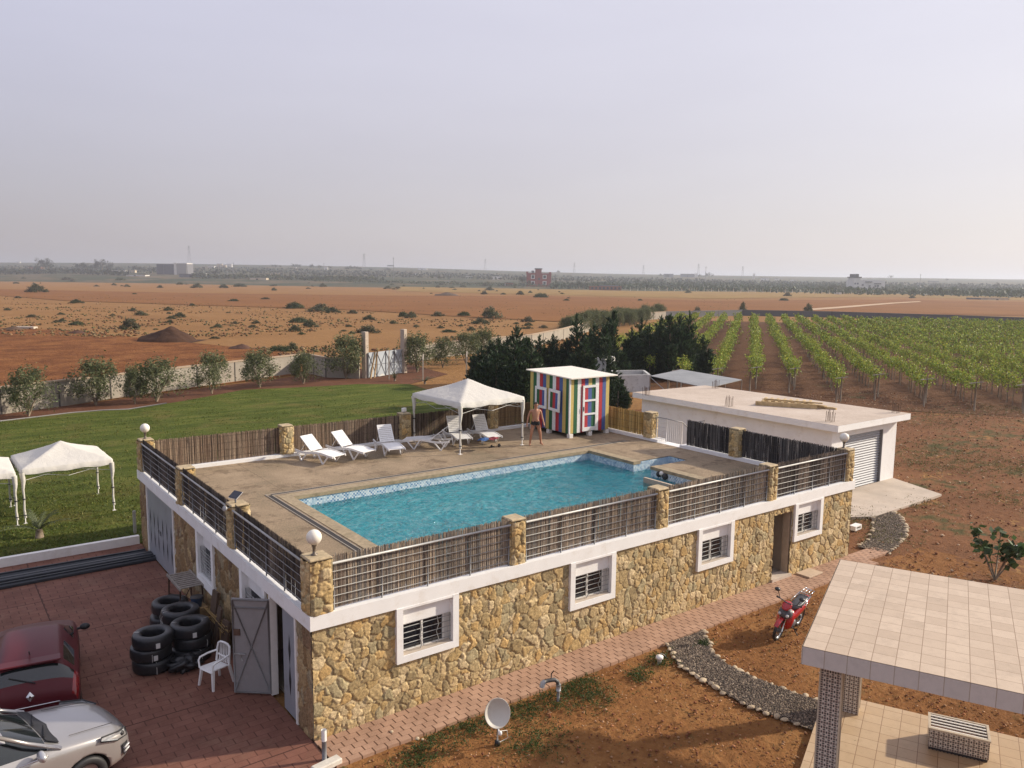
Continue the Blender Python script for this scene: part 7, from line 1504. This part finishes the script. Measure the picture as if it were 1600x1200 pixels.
lump('rubbish_bag', 290, 1050, .36, .26, .17, plain('black_film', (.02, .02, .02), .3), 'crumpled black plastic sheet in front of the tyre stacks', 'plastic sheet', 3, .8); lump('clear_bag', 306, 1030, .16, .12, .10, plain('clear_bag', (.40, .42, .44), .25, var=.5, nscale=9), 'small crumpled silvery bag between the chair and the tyres', 'bag', 5)
# trestle with slatted pallet, bucket, canes
TX, TY = -.36, 7.75
tb = empty('work_table', (TX, TY, .06), 0, 'rusty trestle table with a slatted wooden pallet top against the shaded wall', 'table')
for x, y in ((-.27, -.6), (.28, -.6), (-.27, .6), (.28, .6)): MB().tube([(x*1.1, y, 0), (x, y*.95, .92)], .022, 6).build('leg', RUST, tb)
b = MB(); b.tube([(-.27, -.58, .5), (.28, .58, .5)], .015, 5); b.tube([(-.27, .58, .45), (.28, -.58, .45)], .015, 5); split(b, 'brace', RUST, tb)
b = MB()
for k in range(9): b.bbox((-.28, -.63+.142*k, .955), (.29, -.63+.142*k+.075, .98), .004)
b.box((-.31, -.68, .92), (-.27, .68, .985)); b.box((.28, -.68, .92), (.32, .68, .985)); b.build('top', plain('grey_slats', (.27, .24, .21), .85, var=.25, nscale=8), tb)
w = G(313, 925, .78); bk = empty('blue_bucket', (TX+.02, TY-1.0, .62), .2, 'blue lidded bucket on a crate at the end of the trestle table', 'bucket'); MB().lathe([(.001, 0), (.12, 0), (.15, .25), (.158, .255)], n=20).build('bucket', plain('blue_plastic', (.04, .11, .26), .4), bk); MB().lathe([(.001, .262), (.16, .262), (.16, .25)], n=20).build('lid', plain('dark_plastic', (.045, .04, .037), .6), bk)
MB().bbox((-.22, -.2, 0), (.22, .2, .555), .01).box((-.23, -.19, .2), (-.221, .19, .26)).build('crate', WOOD, None, (TX+.02, TY-1.0, .063), .1, 'dark wooden crate under the blue bucket', 'crate')
cn = MB(); r = np.random.default_rng(6)
for k in range(34): y0, z0 = r.normal(0, .05), .62+r.normal(0, .06); cn.tube([(r.normal(0, .05), y0+.75, z0), (r.normal(0, .05), y0-.65+r.normal(0, .08), z0+r.normal(0, .03))], .011, 5)
for y in (-.4, .5): cn.bbox((-.1, y-.03, 0), (.1, y+.03, .58), .01)
cn.build('cane_bundle', plain('yellow_cane', (.34, .22, .08), .7, var=.25), None, (TX+.15, 5.35, .063), 0, 'bundle of yellow canes propped against the shaded stone wall', 'canes')
for i, (x, y, rz_, rx_) in enumerate(((-.22, 5.75, .1, .16), (-.3, 5.2, -.1, .2), (-.2, 4.75, .15, .14))):
    o = MB().bbox((-.03, -.16, 0), (.03, .16, 1.25-.2*i), .005).build('scrap_board', plain('dark_board', (.09, .055, .035), .8, var=.3, nscale=10), None, (x-.1, y, .063), rz_, ['tallest dark scrap board leaning on the shaded wall', 'middle dark scrap board leaning on the shaded wall', 'shortest dark scrap board leaning near the door leaf'][i], 'board'); o.rotation_euler = (0, rx_, rz_)
# charcoal metal lengths lying across the yard
for i, (y0, y1, wd_, lab) in enumerate(((13.55, 13.75, .30, 'long flat charcoal metal profile nearest the lawn wall'), (13.12, 13.2, .36, 'long flat charcoal metal profile in the middle of three'), (12.72, 12.62, .30, 'long flat charcoal metal profile farthest from the lawn'))):
    a = math.atan2(y1-y0, -9.0); MB().bbox((0, -wd_/2, 0), (9.0, wd_/2, .10+.03*(i == 1)), .02).box((.02, -.03, .10), (8.98, .03, .145)).build('metal_profile', plain('charcoal_metal', (.035, .04, .048), .5, .2, .15), None, (-.1+.1*i, y0, .063), a, lab, 'metal profile', 'metal profiles on the courtyard')
# ================================================================ cars
def car_body(st, parent, paint, glassfn, wheels, sub=2):
    """lofted body; stations (x, zlow, zshoulder, wshoulder, ztop, wtop)"""
    vs = []; n_ = 10
    for (x, zl, zs, ws, zt, wt) in st:
        half = [(0, zl), (ws*.80, zl), (ws*.97, zl+.10), (ws*1.0, zl+(zs-zl)*.5), (ws*1.0, zs-.10), (ws*.965, zs), (ws*.93 if zt-zs > .25 else wt+(ws-wt)*.5, zs+(.03 if zt-zs > .25 else (zt-zs)*.6)), (wt+.02 if zt-zs > .25 else wt*.9, zt-.06 if zt-zs > .25 else zt-.01), (wt*.80, zt), (wt*.4, zt+.02), (0, zt+.025)]
        vs += [(x, y, z) for y, z in half]+[(x, -y, z) for y, z in half[-2:0:-1]]
    m_ = 20; fs = [(i*m_+k, (i+1)*m_+k, (i+1)*m_+(k+1) % m_, i*m_+(k+1) % m_) for i in range(len(st)-1) for k in range(m_)]
    fs += [tuple(range(m_)), tuple(range(len(st)*m_-1, (len(st)-1)*m_-1, -1))]
    midx = [glassfn(i, k if k < 10 else 19-k) for i in range(len(st)-1) for k in range(m_)]+[0, 0]
    me = bpy.data.meshes.new('tmp'); me.from_pydata(vs, [], fs); me.polygons.foreach_set('material_index', midx)
    MS = (paint, plain('car_glass', (.012, .016, .017), .05, spec=.9), BLACK, plain('tail_lamp_red', (.22, .012, .014), .12, var=.3, nscale=14, coat=.6))
    for q_ in MS: me.materials.append(q_)
    bm = bmesh.new(); bm.from_mesh(me); bmesh.ops.recalc_face_normals(bm, faces=bm.faces); bm.to_mesh(me); bm.free()
    o = bpy.data.objects.new('tmp', me); COL.objects.link(o); s_ = o.modifiers.new('s', 'SUBSURF'); s_.levels = sub; s_.render_levels = sub
    cut = []
    for (wx, wy, wr) in wheels:
        for sg in (-1, 1):
            b = MB(); b.cur = 2; Mx = Matrix.Translation((wx, sg*(wy-.05), wr-.01)) @ Matrix.Rotation(R_(90), 4, 'X'); b.lathe([(.0005, -.24), (wr+.055, -.24), (wr+.055, .24), (.0005, .24)], n=36, M=Mx, smooth=False); c_ = b.build('tmpcut', [BLACK]*3); bm = bmesh.new(); bm.from_mesh(c_.data); bmesh.ops.remove_doubles(bm, verts=bm.verts, dist=.002); bmesh.ops.recalc_face_normals(bm, faces=bm.faces); bm.to_mesh(c_.data); bm.free()
            bo = o.modifiers.new('b', 'BOOLEAN'); bo.operation = 'DIFFERENCE'; bo.object = c_; bo.solver = 'EXACT'; cut.append(c_)
    dg = bpy.context.evaluated_depsgraph_get(); res_ = bpy.data.meshes.new_from_object(o.evaluated_get(dg))
    for c_ in cut: bpy.data.objects.remove(c_)
    bpy.data.objects.remove(o)
    outs = {}
    for mi, nm, sd in ((0, 'body', 0), (1, 'glass', 0), (3, 'tail_lamp', 1), (3, 'tail_lamp', -1)):
        bm = bmesh.new(); bm.from_mesh(res_); bmesh.ops.delete(bm, geom=[f for f in bm.faces if (f.material_index not in (0, 2) if mi == 0 else f.material_index != mi) or f.calc_center_median().y*sd < 0], context='FACES')
        if not bm.faces: bm.free(); continue
        for f in bm.faces: f.smooth = True
        ids = [f.material_index for f in bm.faces]; mesh = bpy.data.meshes.new(nm); bm.to_mesh(mesh); bm.free(); mesh.materials.clear()
        for q_ in MS: mesh.materials.append(q_)
        mesh.polygons.foreach_set('material_index', ids)
        ob = bpy.data.objects.new(nm, mesh); COL.objects.link(ob); ob.parent = parent; outs[nm] = ob
    return outs
def wheel(parent, x, y, r_, sg):
    Mx = Matrix.Translation((x, sg*y, r_)) @ Matrix.Rotation(R_(-90*sg), 4, 'X'); tor = [(r_-.075+.075*math.copysign(abs(math.cos(a))**.6, math.cos(a)), .105*math.copysign(abs(math.sin(a))**.7, math.sin(a))) for a in np.linspace(0, 2*math.pi, 16, endpoint=False)]
    wh = empty('wheel', (0, 0, 0)); wh.parent = parent; MB().lathe(tor, n=32, M=Mx, closed=True).build('tyre', BLACK, wh); b = MB(); b.lathe([(.001, .04), (.05, .05), (.07, .04), (r_-.15, .02), (r_-.13, .085), (r_-.12, .09)], n=30, M=Mx); b.build('rim', plain('alloy', (.42, .42, .43), .3, .8, .06), wh)
SILV = plain('silver_beige_paint', (.39, .375, .365), .28, .55, .04, nscale=3, coat=.7); MARO = plain('dark_red_paint', (.085, .008, .013), .42, .0, .06, nscale=3, coat=.1, spec=.25)
# silver suv, nose towards the building
su = empty('silver_suv', (0, 0, .062), 0, 'silver beige sport utility car parked nose in at the lower left corner', 'car')
st = [(2.24, .42, .66, .52, .74, .40), (2.19, .32, .72, .70, .84, .52), (2.02, .24, .84, .83, .95, .64), (1.62, .22, .95, .90, 1.03, .74), (1.20, .22, 1.0, .915, 1.09, .76), (.98, .22, 1.02, .92, 1.125, .76), (.90, .22, 1.03, .92, 1.155, .75), (.12, .22, 1.06, .925, 1.57, .60), (-.02, .22, 1.06, .925, 1.61, .60), (-.15, .22, 1.07, .925, 1.63, .60), (-1.0, .22, 1.09, .925, 1.65, .60), (-1.55, .23, 1.11, .92, 1.61, .58), (-1.72, .24, 1.11, .91, 1.58, .57), (-2.05, .30, 1.10, .89, 1.18, .70), (-2.17, .34, .98, .85, 1.06, .66), (-2.21, .42, .82, .74, .90, .55)]
def gf(i, k):
    if i == 6 and k in (6, 7, 8, 9): return 1          # windscreen
    if i == 12 and k in (6, 7, 8, 9): return 1          # rear window
    if 7 <= i <= 11 and k == 6 and i != 9: return 1
    return 0
car_body(st, su, SILV, gf, [(1.36, .92, .36), (-1.31, .92, .36)])
for x in (1.36, -1.31):
    for sg in (-1, 1): wheel(su, x, .81, .36, sg)
HL = plain('headlight_glass', (.50, .52, .55), .08, .3, .25, nscale=9)
for sg in (-1, 1):
    hl = MB().add([(2.145, sg*.60, .86), (1.98, sg*.80, .92), (1.62, sg*.905, .985), (1.60, sg*.925, .92), (1.90, sg*.865, .80), (2.12, sg*.70, .74)], [(0, 1, 2, 3, 4, 5) if sg < 0 else (5, 4, 3, 2, 1, 0)]).build('headlight', HL, su)
    b = MB(); b.tube([(2.15, sg*.61, .85), (1.98, sg*.81, .925), (1.62, sg*.91, .99), (1.60, sg*.93, .92), (1.90, sg*.875, .80), (2.13, sg*.71, .745), (2.15, sg*.61, .85)], .014, 5); b.ball((2.03, sg*.74, .83), .05, 10).build('lamp_rim', BLACK, hl)
    MB().add([(2.13, sg*.74, .66), (2.0, sg*.845, .66), (2.02, sg*.83, .44), (2.14, sg*.72, .44)], [(0, 1, 2, 3)]).build('fog_lamp_recess', BLACK, su)
    b = MB()
    for z in (.58, .51): b.tube([(2.155, sg*.73, z), (2.03, sg*.85, z+.01)], .02, 6)
    split(b, 'running_light', plain('lamp_glass', (.6, .6, .6), .15), su)
    mr = MB(); mr.ball((.62, sg*1.05, 1.16), .12, 16, .75); mr.v = [(.62+(v_[0]-.62)*.6, sg*1.05+(v_[1]-sg*1.05)*1.15, v_[2]) for v_ in mr.v]; mr.build('mirror', plain('mirror_silver', (.55, .55, .55), .25, .6), su); MB().tube([(.68, sg*.90, 1.08), (.64, sg*1.0, 1.12)], .03, 6).build('mirror_arm', BLACK, su)
    MB().tube([(-1.5, sg*.56, 1.66), (-.9, sg*.585, 1.70), (.0, sg*.59, 1.67)], .02, 6).build('roof_rail', GALV, su)
    MB().tube([(.98, sg*.86, 1.07), (.5, sg*.80, 1.34), (.1, sg*.66, 1.58)], .035, 6).build('pillar_trim', SILV, su)
    MB().tube([(.75, sg*.935, 1.06), (-.5, sg*.94, 1.095), (-1.6, sg*.93, 1.13)], .012, 5).build('window_trim', plain('chrome', (.62, .62, .62), .2, .9, .05), su)
MB().add([(1.0, -.74, 1.12), (.82, -.70, 1.215), (.80, 0, 1.24), (.82, .70, 1.215), (1.0, .74, 1.12), (1.08, 0, 1.13)], [(0, 5, 2, 1), (5, 4, 3, 2)]).build('cowl', BLACK, su)
b = MB(); b.tube([(1.0, .5, 1.15), (.82, -.1, 1.26)], .012, 5); b.tube([(1.0, -.05, 1.16), (.82, -.6, 1.24)], .012, 5); split(b, 'wiper', BLACK, su)
b = MB(); b.box((2.17, -.5, .50), (2.235, .5, .70)); b.build('grille', BLACK, su); MB().tube([(1.95, -.55, .99), (1.2, -.62, 1.105)], .006, 4).tube([(1.95, .55, .99), (1.2, .62, 1.105)], .006, 4).build('bonnet_seam', plain('seam', (.10, .09, .08), .6), su)
# dark red hatchback, seen from behind
rc = empty('red_hatchback', (0, 0, .062), 0, 'dark red hatchback parked ahead of the silver car, its tailgate to the camera', 'car')
st = [(2.03, .34, .58, .50, .64, .40), (1.95, .25, .68, .72, .78, .50), (1.6, .2, .82, .83, .92, .66), (1.1, .2, .91, .86, 1.0, .70), (.90, .2, .93, .865, 1.04, .70), (.2, .2, .96, .87, 1.40, .56), (.05, .2, .97, .87, 1.44, .56), (-.75, .2, 1.0, .87, 1.46, .56), (-1.25, .2, 1.02, .875, 1.42, .55), (-1.55, .22, 1.02, .875, 1.385, .55), (-1.66, .24, 1.01, .875, 1.35, .56), (-1.90, .30, .96, .86, 1.02, .66), (-1.98, .30, .86, .84, .93, .66), (-2.04, .30, .70, .82, .78, .64), (-2.06, .34, .56, .78, .60, .6)]
def gf2(i, k):
    if i == 4 and k in (6, 7, 8, 9): return 1
    if i == 10 and k in (6, 7, 8, 9): return 1
    if i in (5, 7, 8) and k == 6: return 1
    if i in (10, 11, 12) and k in (4, 5): return 3
    return 0
car_body(st, rc, MARO, gf2, [(1.25, .87, .31), (-1.25, .87, .31)])
for x in (1.25, -1.25):
    for sg in (-1, 1): wheel(rc, x, .76, .31, sg)
TL = plain('tail_lamp_red', (.22, .012, .014), .12, var=.3, nscale=14, coat=.6)
for sg in (-1, 1):
    mr = MB(); mr.ball((.62, sg*1.0, 1.04), .11, 14, .7); mr.v = [(.62+(v_[0]-.62)*.55, v_[1], v_[2]) for v_ in mr.v]; mr.build('mirror', BLACK, rc); MB().tube([(.70, sg*.85, .98), (.64, sg*.94, 1.02)], .03, 6).build('mirror_arm', BLACK, rc)
b = MB(); b.tube([(-2.075, -.5, .665), (-2.10, 0, .675), (-2.075, .5, .665)], .014, 6); b.build('chrome_strip', plain('chrome', (.62, .62, .62), .2, .9, .05), rc)
b = MB(); z0_ = .86; b.add([(-2.03, 0, z0_+.095), (-2.05, .07, z0_), (-2.07, 0, z0_-.095), (-2.05, -.07, z0_), (-2.06, 0, z0_+.03), (-2.075, .022, z0_), (-2.085, 0, z0_-.03), (-2.075, -.022, z0_)], [(0, 1, 5, 4), (1, 2, 6, 5), (2, 3, 7, 6), (3, 0, 4, 7)]); b.v = [(v_[0]-.0, v_[1], v_[2]) for v_ in b.v]; b.build('badge', plain('chrome', (.62, .62, .62), .2, .9, .05), rc)
MB().box((-2.10, -.26, .44), (-2.085, .26, .55)).build('number_plate', plain('plate_white', (.6, .6, .58), .5), rc)
MB().tube([(-1.35, 0, 1.435), (-1.50, 0, 1.56)], .012, 6).build('aerial', BLACK, rc); MB().tube([(-1.93, -.1, 1.06), (-1.80, .35, 1.2)], .012, 5).build('wiper', BLACK, rc)
b = MB(); b.bbox((-1.80, -.56, 1.385), (-1.52, .56, 1.425), .015); b.build('spoiler', MARO, rc)
su.location = (SUX, SUY, .062); su.rotation_euler = (0, 0, SUR); rc.location = (RCX, RCY, .062); rc.rotation_euler = (0, 0, RCR)
